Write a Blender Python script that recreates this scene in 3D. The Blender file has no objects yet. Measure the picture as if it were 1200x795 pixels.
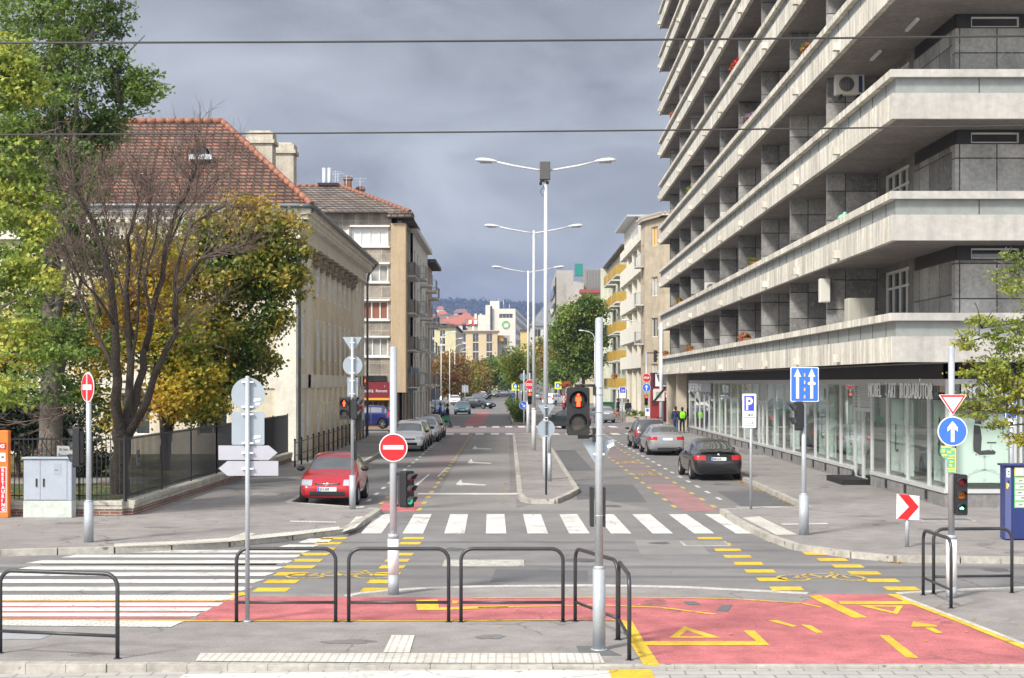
import bpy, bmesh, math, random
import numpy as np
USE_HAZE = True
from mathutils import Vector, Matrix
random.seed(7); rng = np.random.default_rng(7)
PI = math.pi
sc = bpy.context.scene
COL = sc.collection
# ---- camera geometry measured from the photograph: eye height 3.5 m, level view straight along +Y
F, H, X0, Y0 = 1800.0, 3.5, 600.0, 447.0
def G(px, py, z=0.0):
    Y = F*(H-z)/(py-Y0); return ((px-X0)/F*Y, Y)
def V(px, py, Y): return ((px-X0)/F*Y, Y, H-(py-Y0)/F*Y)
def zat(py, Y): return H-(py-Y0)/F*Y

# ---------------------------------------------------------------- materials
MATS = {}
def _n(nt, t, **kw):
    n = nt.nodes.new(t)
    for k, v in kw.items(): setattr(n, k, v)
    return n
def M(name, col, rough=.75, metal=0., noise=None, bump=0., streak=0., spec=.5, emit=None, estr=1., alpha=None, coat=0., spots=None, cracks=None):
    if name in MATS: return MATS[name]
    m = bpy.data.materials.new(name); m.use_nodes = True; nt = m.node_tree
    b = nt.nodes['Principled BSDF']
    c = (col[0], col[1], col[2], 1)
    b.inputs['Base Color'].default_value = c
    b.inputs['Roughness'].default_value = rough; b.inputs['Metallic'].default_value = metal
    b.inputs['Specular IOR Level'].default_value = spec
    if coat: b.inputs['Coat Weight'].default_value = coat; b.inputs['Coat Roughness'].default_value = .04
    if emit:
        b.inputs['Emission Color'].default_value = (*emit, 1); b.inputs['Emission Strength'].default_value = estr
    L = nt.links
    cur = None
    geo = None
    if noise or streak or bump or spots or cracks:
        geo = _n(nt, 'ShaderNodeNewGeometry')
    def mulnoise(cur, vec, scale, amount, detail=6, lo=.3, hi=.7, rough_=.6):
        t = _n(nt, 'ShaderNodeTexNoise'); t.inputs['Scale'].default_value = scale; t.inputs['Detail'].default_value = detail
        t.inputs['Roughness'].default_value = rough_
        L.new(vec, t.inputs['Vector'])
        r = _n(nt, 'ShaderNodeMapRange'); r.inputs[1].default_value = lo; r.inputs[2].default_value = hi
        r.inputs[3].default_value = 1-amount; r.inputs[4].default_value = 1+amount
        L.new(t.outputs['Fac'], r.inputs[0])
        mx = _n(nt, 'ShaderNodeMix', data_type='RGBA', blend_type='MULTIPLY'); mx.inputs[0].default_value = 1
        if cur is None: mx.inputs[6].default_value = c
        else: L.new(cur, mx.inputs[6])
        L.new(r.outputs[0], mx.inputs[7])
        return mx.outputs[2], t
    if noise:
        for sc_, am in (noise if isinstance(noise[0], (tuple, list)) else [noise]):
            cur, tn = mulnoise(cur, geo.outputs['Position'], sc_, am)
    if streak:
        vm = _n(nt, 'ShaderNodeVectorMath', operation='MULTIPLY'); vm.inputs[1].default_value = (2.2, 2.2, .18)
        L.new(geo.outputs['Position'], vm.inputs[0])
        cur, _ = mulnoise(cur, vm.outputs[0], 1.6, streak, detail=8)
    if spots:
        t = _n(nt, 'ShaderNodeTexNoise'); t.inputs['Scale'].default_value = spots[0]; t.inputs['Detail'].default_value = 3
        L.new(geo.outputs['Position'], t.inputs['Vector'])
        r = _n(nt, 'ShaderNodeMapRange'); r.inputs[1].default_value = spots[1]; r.inputs[2].default_value = spots[1]+.05
        L.new(t.outputs['Fac'], r.inputs[0])
        mx = _n(nt, 'ShaderNodeMix', data_type='RGBA')
        L.new(r.outputs[0], mx.inputs[0])
        if cur is None: mx.inputs[6].default_value = c
        else: L.new(cur, mx.inputs[6])
        mx.inputs[7].default_value = (*spots[2], 1)
        cur = mx.outputs[2]
    if cracks:
        n_ = _n(nt, 'ShaderNodeTexNoise'); n_.inputs['Scale'].default_value = 1.1; n_.inputs['Detail'].default_value = 5; L.new(geo.outputs['Position'], n_.inputs['Vector'])
        va = _n(nt, 'ShaderNodeVectorMath', operation='MULTIPLY_ADD'); L.new(n_.outputs['Color'], va.inputs[0]); va.inputs[1].default_value = (1.6,1.6,0); L.new(geo.outputs['Position'], va.inputs[2])
        vo = _n(nt, 'ShaderNodeTexVoronoi', feature='DISTANCE_TO_EDGE'); vo.inputs['Scale'].default_value = cracks[0]; L.new(va.outputs[0], vo.inputs['Vector'])
        r = _n(nt, 'ShaderNodeMapRange'); r.inputs[1].default_value = 0; r.inputs[2].default_value = cracks[0]*.045; r.inputs[3].default_value = .55; r.inputs[4].default_value = 0; L.new(vo.outputs['Distance'], r.inputs[0])
        n2 = _n(nt, 'ShaderNodeTexNoise'); n2.inputs['Scale'].default_value = .35; L.new(geo.outputs['Position'], n2.inputs['Vector'])
        r2 = _n(nt, 'ShaderNodeMapRange'); r2.inputs[1].default_value = .48; r2.inputs[2].default_value = .56; L.new(n2.outputs['Fac'], r2.inputs[0])
        mu = _n(nt, 'ShaderNodeMath', operation='MULTIPLY'); L.new(r.outputs[0], mu.inputs[0]); L.new(r2.outputs[0], mu.inputs[1])
        mx = _n(nt, 'ShaderNodeMix', data_type='RGBA'); L.new(mu.outputs[0], mx.inputs[0]); L.new(cur, mx.inputs[6]); mx.inputs[7].default_value = (.05,.048,.045,1); cur = mx.outputs[2]
    if cur is not None: L.new(cur, b.inputs['Base Color'])
    if bump:
        t = _n(nt, 'ShaderNodeTexNoise'); t.inputs['Scale'].default_value = bump[0]; t.inputs['Detail'].default_value = 5
        L.new(geo.outputs['Position'], t.inputs['Vector'])
        bp = _n(nt, 'ShaderNodeBump'); bp.inputs['Strength'].default_value = bump[1]; bp.inputs['Distance'].default_value = bump[2] if len(bump) > 2 else .02
        L.new(t.outputs['Fac'], bp.inputs['Height']); L.new(bp.outputs[0], b.inputs['Normal'])
    MATS[name] = m
    return m

def grid_mat(name, c1, c2, cm, axes, bw, bh, mortar, rough=.8, noise=.12, offset=0., bumpd=.01, vary=.0, veins=0, streak=0):
    """tiles / slabs / bricks: brick texture in two world axes, e.g. 'xz', 'yz', 'xy'"""
    if name in MATS: return MATS[name]
    m = bpy.data.materials.new(name); m.use_nodes = True; nt = m.node_tree; L = nt.links
    b = nt.nodes['Principled BSDF']; b.inputs['Roughness'].default_value = rough
    geo = _n(nt, 'ShaderNodeNewGeometry'); sp = _n(nt, 'ShaderNodeSeparateXYZ'); L.new(geo.outputs['Position'], sp.inputs[0])
    cb = _n(nt, 'ShaderNodeCombineXYZ'); ix = {'x': 0, 'y': 1, 'z': 2}
    if axes[0] == 's':   # x+y sum, works on both wall directions
        ad = _n(nt, 'ShaderNodeMath', operation='ADD'); L.new(sp.outputs[0], ad.inputs[0]); L.new(sp.outputs[1], ad.inputs[1]); L.new(ad.outputs[0], cb.inputs[0])
    else: L.new(sp.outputs[ix[axes[0]]], cb.inputs[0])
    L.new(sp.outputs[ix[axes[1]]], cb.inputs[1])
    t = _n(nt, 'ShaderNodeTexBrick'); t.offset = offset; t.squash = 1
    t.inputs['Color1'].default_value = (*c1, 1); t.inputs['Color2'].default_value = (*c2, 1); t.inputs['Mortar'].default_value = (*cm, 1)
    t.inputs['Scale'].default_value = 1; t.inputs['Mortar Size'].default_value = mortar; t.inputs['Brick Width'].default_value = bw; t.inputs['Row Height'].default_value = bh
    t.inputs['Mortar Smooth'].default_value = .1
    L.new(cb.outputs[0], t.inputs['Vector'])
    cur = t.outputs['Color']
    for s_, a_ in ((1.3, noise), (9, noise*.7)):
        nz = _n(nt, 'ShaderNodeTexNoise'); nz.inputs['Scale'].default_value = s_; nz.inputs['Detail'].default_value = 6
        L.new(geo.outputs['Position'], nz.inputs['Vector'])
        r = _n(nt, 'ShaderNodeMapRange'); r.inputs[1].default_value = .3; r.inputs[2].default_value = .7; r.inputs[3].default_value = 1-a_; r.inputs[4].default_value = 1+a_
        L.new(nz.outputs['Fac'], r.inputs[0])
        mx = _n(nt, 'ShaderNodeMix', data_type='RGBA', blend_type='MULTIPLY'); mx.inputs[0].default_value = 1
        L.new(cur, mx.inputs[6]); L.new(r.outputs[0], mx.inputs[7]); cur = mx.outputs[2]
    if veins:
        nz = _n(nt, 'ShaderNodeTexNoise'); nz.inputs['Scale'].default_value = 1.7; nz.inputs['Detail'].default_value = 3; nz.inputs['Distortion'].default_value = 1.5
        L.new(geo.outputs['Position'], nz.inputs['Vector'])
        a1 = _n(nt, 'ShaderNodeMath', operation='SUBTRACT'); a1.inputs[1].default_value = .5; L.new(nz.outputs['Fac'], a1.inputs[0])
        a2 = _n(nt, 'ShaderNodeMath', operation='ABSOLUTE'); L.new(a1.outputs[0], a2.inputs[0])
        r = _n(nt, 'ShaderNodeMapRange'); r.inputs[1].default_value = .0; r.inputs[2].default_value = .012; r.inputs[3].default_value = veins; r.inputs[4].default_value = 0
        L.new(a2.outputs[0], r.inputs[0])
        mx = _n(nt, 'ShaderNodeMix', data_type='RGBA'); L.new(r.outputs[0], mx.inputs[0]); L.new(cur, mx.inputs[6]); mx.inputs[7].default_value = (.45, .42, .36, 1); cur = mx.outputs[2]
    L.new(cur, b.inputs['Base Color'])
    bp = _n(nt, 'ShaderNodeBump'); bp.inputs['Strength'].default_value = .8; bp.inputs['Distance'].default_value = bumpd; bp.invert = True
    L.new(t.outputs['Fac'], bp.inputs['Height']); L.new(bp.outputs[0], b.inputs['Normal'])
    MATS[name] = m
    return m

# ---------------------------------------------------------------- mesh builder
class MB:
    def __init__(s): s.v = []; s.f = []; s.m = []; s.sm = []
    def add(s, vs, fs, mi=0, smooth=False):
        o = len(s.v); s.v += [tuple(map(float, p)) for p in vs]
        for f in fs: s.f.append([i+o for i in f]); s.m.append(mi); s.sm.append(smooth)
        return s
    def box(s, cx, cy, cz, sx, sy, sz, rz=0, mi=0):
        c, n = math.cos(rz), math.sin(rz); vs = []
        for dx, dy, dz in ((-1,-1,-1),(1,-1,-1),(1,1,-1),(-1,1,-1),(-1,-1,1),(1,-1,1),(1,1,1),(-1,1,1)):
            x, y = dx*sx/2, dy*sy/2
            vs.append((cx+x*c-y*n, cy+x*n+y*c, cz+dz*sz/2))
        return s.add(vs, [(0,3,2,1),(4,5,6,7),(0,1,5,4),(1,2,6,5),(2,3,7,6),(3,0,4,7)], mi)
    def bx(s, x0, x1, y0, y1, z0, z1, mi=0): return s.box((x0+x1)/2, (y0+y1)/2, (z0+z1)/2, x1-x0, y1-y0, z1-z0, 0, mi)
    def bar(s, p, q, w, h, mi=0):
        """box beam from p to q, w horizontal thickness, h vertical"""
        p, q = Vector(p), Vector(q); d = (q-p); L_ = d.length; d.normalize()
        sd = Vector((0,0,1)).cross(d)
        if sd.length < 1e-3: sd = Vector((1,0,0))
        sd.normalize(); up = d.cross(sd)
        vs = []
        for a in (p, q):
            for x, y in ((-1,-1),(1,-1),(1,1),(-1,1)): vs.append(a+sd*x*w/2+up*y*h/2)
        return s.add(vs, [(0,1,2,3),(7,6,5,4),(0,4,5,1),(1,5,6,2),(2,6,7,3),(3,7,4,0)], mi)
    def cyl(s, p, q, r0, r1=None, n=12, mi=0, caps=True):
        r1 = r0 if r1 is None else r1
        p, q = Vector(p), Vector(q); d = (q-p).normalized()
        a = Vector((0,0,1)) if abs(d.z) < .9 else Vector((1,0,0))
        u = d.cross(a).normalized(); w = d.cross(u)
        o = len(s.v)
        for c, r in ((p, r0), (q, r1)):
            for i in range(n):
                t = 2*PI*i/n; s.v.append(tuple(c+u*math.cos(t)*r+w*math.sin(t)*r))
        for i in range(n):
            j = (i+1) % n; s.f.append([o+i, o+j, o+n+j, o+n+i]); s.m.append(mi); s.sm.append(True)
        if caps:
            s.f.append([o+i for i in range(n)][::-1]); s.m.append(mi); s.sm.append(False)
            s.f.append([o+n+i for i in range(n)]); s.m.append(mi); s.sm.append(False)
        return s
    def tube(s, pts, rs, n=8, mi=0):
        pts = [Vector(p) for p in pts]
        if not hasattr(rs, '__len__'): rs = [rs]*len(pts)
        o = len(s.v); prev = None
        for k, p in enumerate(pts):
            d = (pts[min(k+1, len(pts)-1)]-pts[max(k-1, 0)])
            if d.length < 1e-6: d = Vector((0,0,1))
            d.normalize()
            if prev is None:
                a = Vector((0,0,1)) if abs(d.z) < .9 else Vector((1,0,0)); u = d.cross(a).normalized()
            else:
                u = prev-d*prev.dot(d); u.normalize()
            prev = u; w = d.cross(u)
            for i in range(n):
                t = 2*PI*i/n; s.v.append(tuple(p+(u*math.cos(t)+w*math.sin(t))*rs[k]))
        for k in range(len(pts)-1):
            for i in range(n):
                j = (i+1) % n; s.f.append([o+k*n+i, o+k*n+j, o+(k+1)*n+j, o+(k+1)*n+i]); s.m.append(mi); s.sm.append(True)
        s.f.append([o+i for i in range(n)][::-1]); s.m.append(mi); s.sm.append(False)
        e = o+(len(pts)-1)*n; s.f.append([e+i for i in range(n)]); s.m.append(mi); s.sm.append(False)
        return s
    def prism(s, poly, y0, y1, mi=0):
        """poly in (x,z); front face at y0 (towards -Y), back at y1"""
        n = len(poly); vs = [(x, y0, z) for x, z in poly]+[(x, y1, z) for x, z in poly]
        return s.add(vs, [list(range(n)), list(range(2*n-1, n-1, -1))]+[(i, n+i, n+(i+1) % n, (i+1) % n) for i in range(n)], mi)
    def slab(s, poly, z0, z1, mi=0):
        n = len(poly); vs = [(x, y, z0) for x, y in poly]+[(x, y, z1) for x, y in poly]
        return s.add(vs, [list(range(n-1, -1, -1)), list(range(n, 2*n))]+[(i, (i+1) % n, n+(i+1) % n, n+i) for i in range(n)], mi)
    def sheet(s, poly, z, mi=0):
        return s.add([(x, y, z) for x, y in poly], [list(range(len(poly)))], mi)
    def lathe(s, prof, n=20, axis='z', c=(0,0,0), mi=0):
        o = len(s.v)
        for r, h in prof:
            for i in range(n):
                t = 2*PI*i/n
                if axis == 'z': p = (c[0]+r*math.cos(t), c[1]+r*math.sin(t), c[2]+h)
                else: p = (c[0]+r*math.cos(t), c[1]+h, c[2]+r*math.sin(t))
                s.v.append(p)
        for k in range(len(prof)-1):
            for i in range(n):
                j = (i+1) % n; s.f.append([o+k*n+i, o+k*n+j, o+(k+1)*n+j, o+(k+1)*n+i]); s.m.append(mi); s.sm.append(True)
        return s
    def ball(s, cx, cy, cz, rx, ry, rz, nu=12, nv=8, mi=0):
        o = len(s.v)
        for i in range(nv+1):
            ph = PI*i/nv
            for j in range(nu):
                t = 2*PI*j/nu; s.v.append((cx+rx*math.sin(ph)*math.cos(t), cy+ry*math.sin(ph)*math.sin(t), cz+rz*math.cos(ph)))
        for i in range(nv):
            for j in range(nu):
                k = (j+1) % nu; s.f.append([o+i*nu+j, o+(i+1)*nu+j, o+(i+1)*nu+k, o+i*nu+k]); s.m.append(mi); s.sm.append(True)
        return s
    def mesh(s, name, mats):
        me = bpy.data.meshes.new(name); me.from_pydata(s.v, [], s.f)
        for m in (mats if isinstance(mats, (list, tuple)) else [mats]): me.materials.append(m)
        me.polygons.foreach_set('material_index', s.m); me.polygons.foreach_set('use_smooth', s.sm)
        me.validate(); me.update(); return me
    def build(s, name, mats, parent=None, local=True, bevel=0):
        me = s.mesh(name, mats)
        if parent is not None and not local:
            me.transform(Matrix.Translation(-wloc(parent)))
        o = link(name, me, parent)
        if bevel:
            b = o.modifiers.new('bevel', 'BEVEL'); b.width = bevel; b.segments = 2; b.limit_method = 'ANGLE'
        return o
def wloc(o):
    l = o.location.copy()
    while o.parent: o = o.parent; l = l+o.location
    return l
def link(name, me, parent=None, loc=None, rz=0):
    o = bpy.data.objects.new(name, me); COL.objects.link(o)
    if parent is not None: o.parent = parent
    if loc is not None: o.location = loc
    if rz: o.rotation_euler = (0, 0, rz)
    return o
def tag(o, label=None, cat=None, group=None, kind=None):
    if label: o['label'] = label
    if cat: o['category'] = cat
    if group: o['group'] = group
    if kind: o['kind'] = kind
    return o
def thing(name, label, cat, loc=(0,0,0), rz=0, group=None):
    o = bpy.data.objects.new(name, None); COL.objects.link(o); o.location = loc; o.rotation_euler = (0,0,rz)
    o.empty_display_size = .2
    return tag(o, label, cat, group)
def copy_tree(o, parent=None):
    c = o.copy(); COL.objects.link(c); c.parent = parent
    for ch in o.children: copy_tree(ch, c)
    return c
def struct(o): o['kind'] = 'structure'; return o
def text_mb(mb, txt, size, origin, u=(1,0,0), up=(0,0,1), depth=.01, mi=0, align='LEFT', bold=.0, sx=1.):
    """solid lettering in mesh form"""
    cu = bpy.data.curves.new('t', 'FONT'); cu.body = txt; cu.size = size; cu.align_x = align; cu.extrude = depth/2; cu.offset = bold; cu.resolution_u = 3
    ob = bpy.data.objects.new('t', cu); COL.objects.link(ob)
    dg = bpy.context.evaluated_depsgraph_get(); me = bpy.data.meshes.new_from_object(ob.evaluated_get(dg))
    u, up = Vector(u).normalized(), Vector(up).normalized(); n = u.cross(up); O = Vector(origin)
    mb.add([O+u*v.co.x*sx+up*v.co.y+n*v.co.z for v in me.vertices], [list(p.vertices) for p in me.polygons], mi)
    bpy.data.objects.remove(ob); bpy.data.curves.remove(cu); bpy.data.meshes.remove(me)
def circ(r, n=28, cx=0, cz=0, a0=0): return [(cx+r*math.cos(a0+2*PI*i/n), cz+r*math.sin(a0+2*PI*i/n)) for i in range(n)]
def rrect(w, h, r, cx=0, cz=0, n=4):
    p = []
    for sx, sz, a in ((1,-1,-PI/2),(1,1,0),(-1,1,PI/2),(-1,-1,PI)):
        for i in range(n+1):
            t = a+PI/2*i/n; p.append((cx+sx*(w/2-r)+r*math.cos(t), cz+sz*(h/2-r)+r*math.sin(t)))
    return p

# walls with real openings
def grid_wall(mb, O, u, w, h, ops, depth=.18, mi=0):
    O = Vector(O); u = Vector(u).normalized(); up = Vector((0,0,1)); n = u.cross(up)
    us = sorted(set([0, w]+[a for o in ops for a in (o[0], o[2])])); vs = sorted(set([0, h]+[a for o in ops for a in (o[1], o[3])]))
    us = [x for x in us if -1e-6 <= x <= w+1e-6]; vs = [x for x in vs if -1e-6 <= x <= h+1e-6]
    P = lambda a, b, d=0: O+u*a+up*b-n*d
    for j in range(len(vs)-1):
        run = None
        cv = (vs[j]+vs[j+1])/2
        for i in range(len(us)-1):
            cu = (us[i]+us[i+1])/2
            if any(o[0] < cu < o[2] and o[1] < cv < o[3] for o in ops): continue
            mb.add([P(us[i], vs[j]), P(us[i+1], vs[j]), P(us[i+1], vs[j+1]), P(us[i], vs[j+1])], [(0,1,2,3)], mi)
    for a, b, c, d in ops:
        for (p, q) in (((a,b),(c,b)), ((c,b),(c,d)), ((c,d),(a,d)), ((a,d),(a,b))):
            mb.add([P(*p), P(*p, depth), P(*q, depth), P(*q)], [(0,1,2,3)], mi)
WCACHE = {}
def window_meshes(w, h, nv, nh, fr, pane, ft):
    key = (round(w, 2), round(h, 2), nv, nh, fr.name, pane.name, ft)
    if key in WCACHE: return WCACHE[key]
    mb = MB()
    for x in (ft/2, w-ft/2): mb.box(x, 0, h/2, ft, .07, h)
    for z in (ft/2, h-ft/2): mb.box(w/2, 0, z, w-2*ft, .07, ft)
    for i in range(nv): mb.box(w*(i+1)/(nv+1), 0, h/2, ft*.9, .06, h-2*ft)
    for z in nh: mb.box(w/2, .001, h*z, w-2*ft, .05, ft*.8)
    f = mb.mesh('window', fr)
    p = MB().box(w/2, .03, h/2, w-ft, .01, h-ft).mesh('pane', pane)
    WCACHE[key] = (f, p); return f, p
def window(root, O, u, w, h, nv=1, nh=(), fr=None, pane=None, depth=.15, ft=.07, name='window'):
    fr = fr or MW; pane = pane or MGL; u = Vector(u).normalized(); n = u.cross(Vector((0,0,1)))
    f, p = window_meshes(w, h, nv, nh, fr, pane, ft)
    a = link(name, f, root, Vector(O)-n*depth-wloc(root), math.atan2(u.y, u.x))
    link('pane', p, a)
    return a
def at(root, local): return Vector(local)+wloc(root)

# shared materials
MW = M('white_frame', (.72,.72,.70), .45)
MGL = M('window_glass', (.045,.05,.055), .06, noise=(.35,.6), spec=.9)
MGC = M('curtained_glass', (.33,.33,.31), .12, noise=(.9,.5), spec=.9)
MSH = M('roller_shutter', (.72,.73,.74), .55)
MSHB = M('brown_shutter', (.25,.10,.06), .6)
MGALV = M('galvanised_steel', (.42,.45,.48), .42, metal=.35, noise=((3,.06),(30,.08)))
MGALVL = M('pale_painted_steel', (.62,.64,.66), .45, noise=((2,.08),(22,.08)))
MBACK = M('sign_back_aluminium', (.32,.37,.42), .5, metal=.2, noise=(4,.05))
MBLK = M('black_plastic', (.018,.019,.021), .45)
MDKGREY = M('dark_grey_paint', (.065,.068,.075), .42, metal=.3, noise=(12,.15))
MRED = M('sign_red', (.75,.015,.02), .4)
MWHT = M('sign_white', (.82,.82,.82), .4)
MBLUE = M('sign_blue', (.04,.16,.75), .4)
MPRINT = M('printed_black', (.02,.02,.02), .5)
# ================================================================ GROUND
asph = M('road_asphalt', (.180,.174,.172), .9, noise=((.2,.17),(1.4,.12),(45,.28)), bump=(60,.25,.01), cracks=(.22,.10))
asph_s = M('pavement_asphalt', (.245,.228,.218), .9, noise=((.3,.18),(2.2,.15),(40,.24)), bump=(50,.25,.01), spots=(1.1,.73,(.17,.16,.155)), cracks=(.35,.14))
asph_d = M('dark_asphalt_patch', (.125,.125,.13), .9, noise=((.5,.12),(35,.22)), bump=(50,.25,.01))
asph_l = M('worn_pale_asphalt', (.225,.215,.205), .9, noise=((.4,.12),(5,.08),(40,.2)), bump=(50,.25,.01))
redp = M('red_cycle_paint', (.43,.13,.135), .82, noise=((.45,.26),(2.5,.2),(30,.24)), bump=(50,.2,.01), spots=(5,.68,(.36,.15,.15)), cracks=(.3,.1))
redw = M('worn_red_cycle_paint', (.30,.165,.165), .88, noise=((.4,.15),(2,.15),(25,.2)), bump=(50,.2,.01))
whp = M('white_road_paint', (.58,.57,.54), .75, noise=((1.1,.2),(9,.18),(40,.18)), spots=(7,.66,(.30,.29,.28)), cracks=(.5,.1))
whw = M('worn_white_paint', (.46,.45,.42), .8, noise=((2,.2),(14,.25)))
yep = M('yellow_road_paint', (.62,.42,.035), .75, noise=((1.1,.2),(9,.2),(40,.2)), spots=(8,.65,(.35,.28,.12)), cracks=(.5,.1))
yew = M('worn_yellow_paint', (.50,.36,.10), .8, noise=((2,.2),(14,.25)))
kerbm = grid_mat('kerb_stone', (.42,.40,.36), (.33,.31,.28), (.12,.11,.10), 's', .9, 50, .02, noise=.2) if False else M('kerb_stone', (.38,.36,.32), .85, noise=((1.5,.2),(8,.2)), bump=(12,.4,.02), spots=(4.5,.66,(.16,.14,.11)))
pav = grid_mat('grey_paving_slabs', (.37,.36,.335), (.40,.39,.36), (.22,.21,.20), 'xy', .42, .24, .012, noise=.10, offset=.5)
tact = grid_mat('pale_tactile_paving', (.64,.62,.55), (.56,.54,.48), (.42,.40,.36), 'xy', .1, .1, .012, noise=.16)
tactw = grid_mat('white_painted_blocks', (.66,.65,.61), (.60,.59,.54), (.36,.35,.32), 'xy', .2, .1, .010, noise=.14, offset=.5)
grassm = M('grass_green', (.055,.085,.025), .9, noise=((1.5,.35),(20,.4)), bump=(25,.8,.05), spots=(3.2,.58,(.26,.17,.05)))

def sheet(name, poly, z, mat, px=True, zz=None):
    pts = [G(x, y, z if zz is None else zz) for x, y in poly] if px else poly
    o = MB().sheet(pts, z).build(name, mat); struct(o); return o

struct(MB().sheet([(-3500,-60),(3500,-60),(3500,6000),(-3500,6000)], -.3).build('ground', M('far_ground', (.12,.12,.10), .95, noise=(.02,.3))))
struct(MB().sheet([(-90,19.3),(90,19.3),(90,900),(-90,900)], 0).build('road', asph))
# lower tramway paving and near kerb; the lane rises to meet the pavement on the right
def ledge(x): return 19.30 if x < -14 else (18.93 if x > -1 else 19.30+(x+14)/13*(18.93-19.30))
def lz(x): return -.11 if x < -6 else (-.03 if x > -1 else -.11+(x+6)/5*.08)
def lane_sheet(name, x0, x1, y0, y1, dz, mat):
    xs_ = sorted(set([x0, x1]+[v for v in (-14.,-10.,-6.,-5.,-4.,-3.,-2.,-1.) if x0 < v < x1])); mb = MB()
    for a, b in zip(xs_[:-1], xs_[1:]):
        ya, yb = (ledge(a)-.1, ledge(b)-.1) if y1 is None else (min(y1, ledge(a)-.12), min(y1, ledge(b)-.12))
        mb.add([(a,y0,lz(a)+dz),(b,y0,lz(b)+dz),(b,yb,lz(b)+dz),(a,ya,lz(a)+dz)], [(0,1,2,3)])
    return struct(mb.build(name, mat))
lane_sheet('tram_lane_paving', -60, 60, -20, None, 0, pav)
k = MB(); x = -20.0
while x < 24:
    st = .5 if x < 4.6 else 1.0; w_ = .2 if x < -5 else (.12 if x > 0 else .16)
    k.bar((x+.0015, ledge(x)-.02, -.055), (x+st-.0015, ledge(x+st)-.02, -.055), w_, .135); x += st
struct(k.build('near_kerb', kerbm, bevel=.006))
# island sheet (pavement)
isl = [(-25,19.36),(-14,19.36),(-1,18.98),(24,18.98)]+[G(*p) for p in ((1290,690),(1200,690),(1053,696),(947,696),(800,689),(700,686.5),(578,688),(480,691),(422,696),(275,697),(0,697),(-300,697))]
struct(MB().sheet(isl, .004).build('near_pavement', asph_s))
# flush pale kerb line in front of the island
def strip(mb, pts, w, z, mi=0):
    for i in range(len(pts)-1):
        a, b = Vector(pts[i]), Vector(pts[i+1]); d = (b-a).normalized(); n = Vector((-d.y, d.x))*w/2
        e = d*.0
        mb.add([(a.x-n.x, a.y-n.y, z), (b.x-n.x, b.y-n.y, z), (b.x+n.x, b.y+n.y, z), (a.x+n.x, a.y+n.y, z)], [(0,1,2,3)], mi)
def strips(name, lines, w, z, mat, px=True):
    mb = MB()
    for ln in lines: strip(mb, [G(x, y, z) for x, y in ln] if px else ln, w, z)
    return struct(mb.build(name, mat))
k = MB()
for ln in ([(408,699),(422,696),(480,691),(530,688.6),(578,687.6),(700,686.6),(800,688.6),(870,692),(947,696)], [(1053,696),(1120,692),(1200,689),(1290,688)]):
    pts = [G(*p) for p in ln]
    for i in range(len(pts)-1):
        k.bar((*pts[i], .0), (*pts[i+1], .0), .16, .03)
struct(k.build('flush_kerb', whw))
# red cycle track
red = [G(*p, .008) for p in ((262,699.5),(410,699.5),(578,700.5),(700,699.5),(800,700),(870,702),(935,706),(962,700),(950,696.6),(1051,696.6),(1110,721),(1200,759),(1250,779.5),(762,779.8),(741,742),(733,727.5),(560,727),(225,727.5))]
red = [p if p[1] > 18.99 else (p[0], 18.99) for p in red]
struct(MB().sheet(red, .008).build('red_cycle_track', redp))
# red and white zebra at far left of the cycle track
struct(MB().sheet([G(*p, .008) for p in ((-200,704),(255,704),(222,725),(-200,725))], .008).build('cycle_zebra_base', redp))
mb = MB()
for y, xr in ((708.4,262),(714.2,249),(720.4,236)):
    a, b = G(xr, y-2.1, .012), G(xr-7, y+2.1, .012); mb.sheet([(-9.5,b[1]),(b[0],b[1]),(a[0],a[1]),(-9.5,a[1])], .012)
struct(mb.build('cycle_zebra_stripes', whp))
struct(MB().sheet([G(*p, .012) for p in ((-200,697.5),(283,697.5),(272,703.6),(-200,703.6))], .012).build('block_paving_band', tactw))
struct(MB().sheet([G(*p, .012) for p in ((0,726.5),(217,727.5),(200,735),(0,733))], .012).build('block_paving_strip', tactw))
# yellow lines on the track
strips('yellow_track_edge', [[(0,704.3),(262,704),(275,700.6)], [(0,725.6),(222,727.4),(560,727.2),(690,726),(733,727.6)], [(552,700.8),(700,700),(800,700.5),(870,702.5),(940,707),(963,712)]], .07, .014, yep)
strips('yellow_track_line', [[(560,712),(700,709),(775,712),(838,720)]], .09, .014, yep)
strips('yellow_dash', [[(954,698),(1008,724)]], .22, .014, yep)
strips('yellow_kerb_line', [[(733,728),(745,750),(764,779.5)], [(1046,696.5),(1075,708),(1130,729),(1200,757),(1300,797)]], .2, .016, yep)
strips('white_kerb_line', [[(1056,699),(1080,708.5),(1136,729.5),(1204,756),(1300,793)]], .08, .018, whw)
def polys(name, plist, z, mat):
    mb = MB()
    for p in plist: mb.sheet([G(x, y, z) for x, y in p], z)
    return struct(mb.build(name, mat))
Z8 = lambda *p: [(800+x/3, 560+y/3) for x, y in p]
polys('yellow_give_way_marks', [
    [(750,751.5),(886,751.5),(871,739),(884,739),(902,756.3),(752,756.3)],
    [(784,747.6),(802,734),(846,747.6)],
    Z8((300,502),(330,500),(405,522),(385,524)), Z8((415,516),(450,518),(494,545),(470,545)),
    Z8((690,553),(725,554),(830,634),(785,632)),
    Z8((548,434),(800,434),(815,445),(555,445)), Z8((615,448),(775,450),(755,480)),
    Z8((810,505),(893,518),(895,524),(803,524)), Z8((850,527),(880,527),(916,546),(890,546)),
    [(487,703),(513,703),(515,715),(489,715)], [(515,712),(596,709.5),(595,712),(515,715)], [(530,704),(600,705.5),(530,707.4)],
    [(275+2,699),(268,696),(285,694),(292,697)]], .014, yep)
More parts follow.
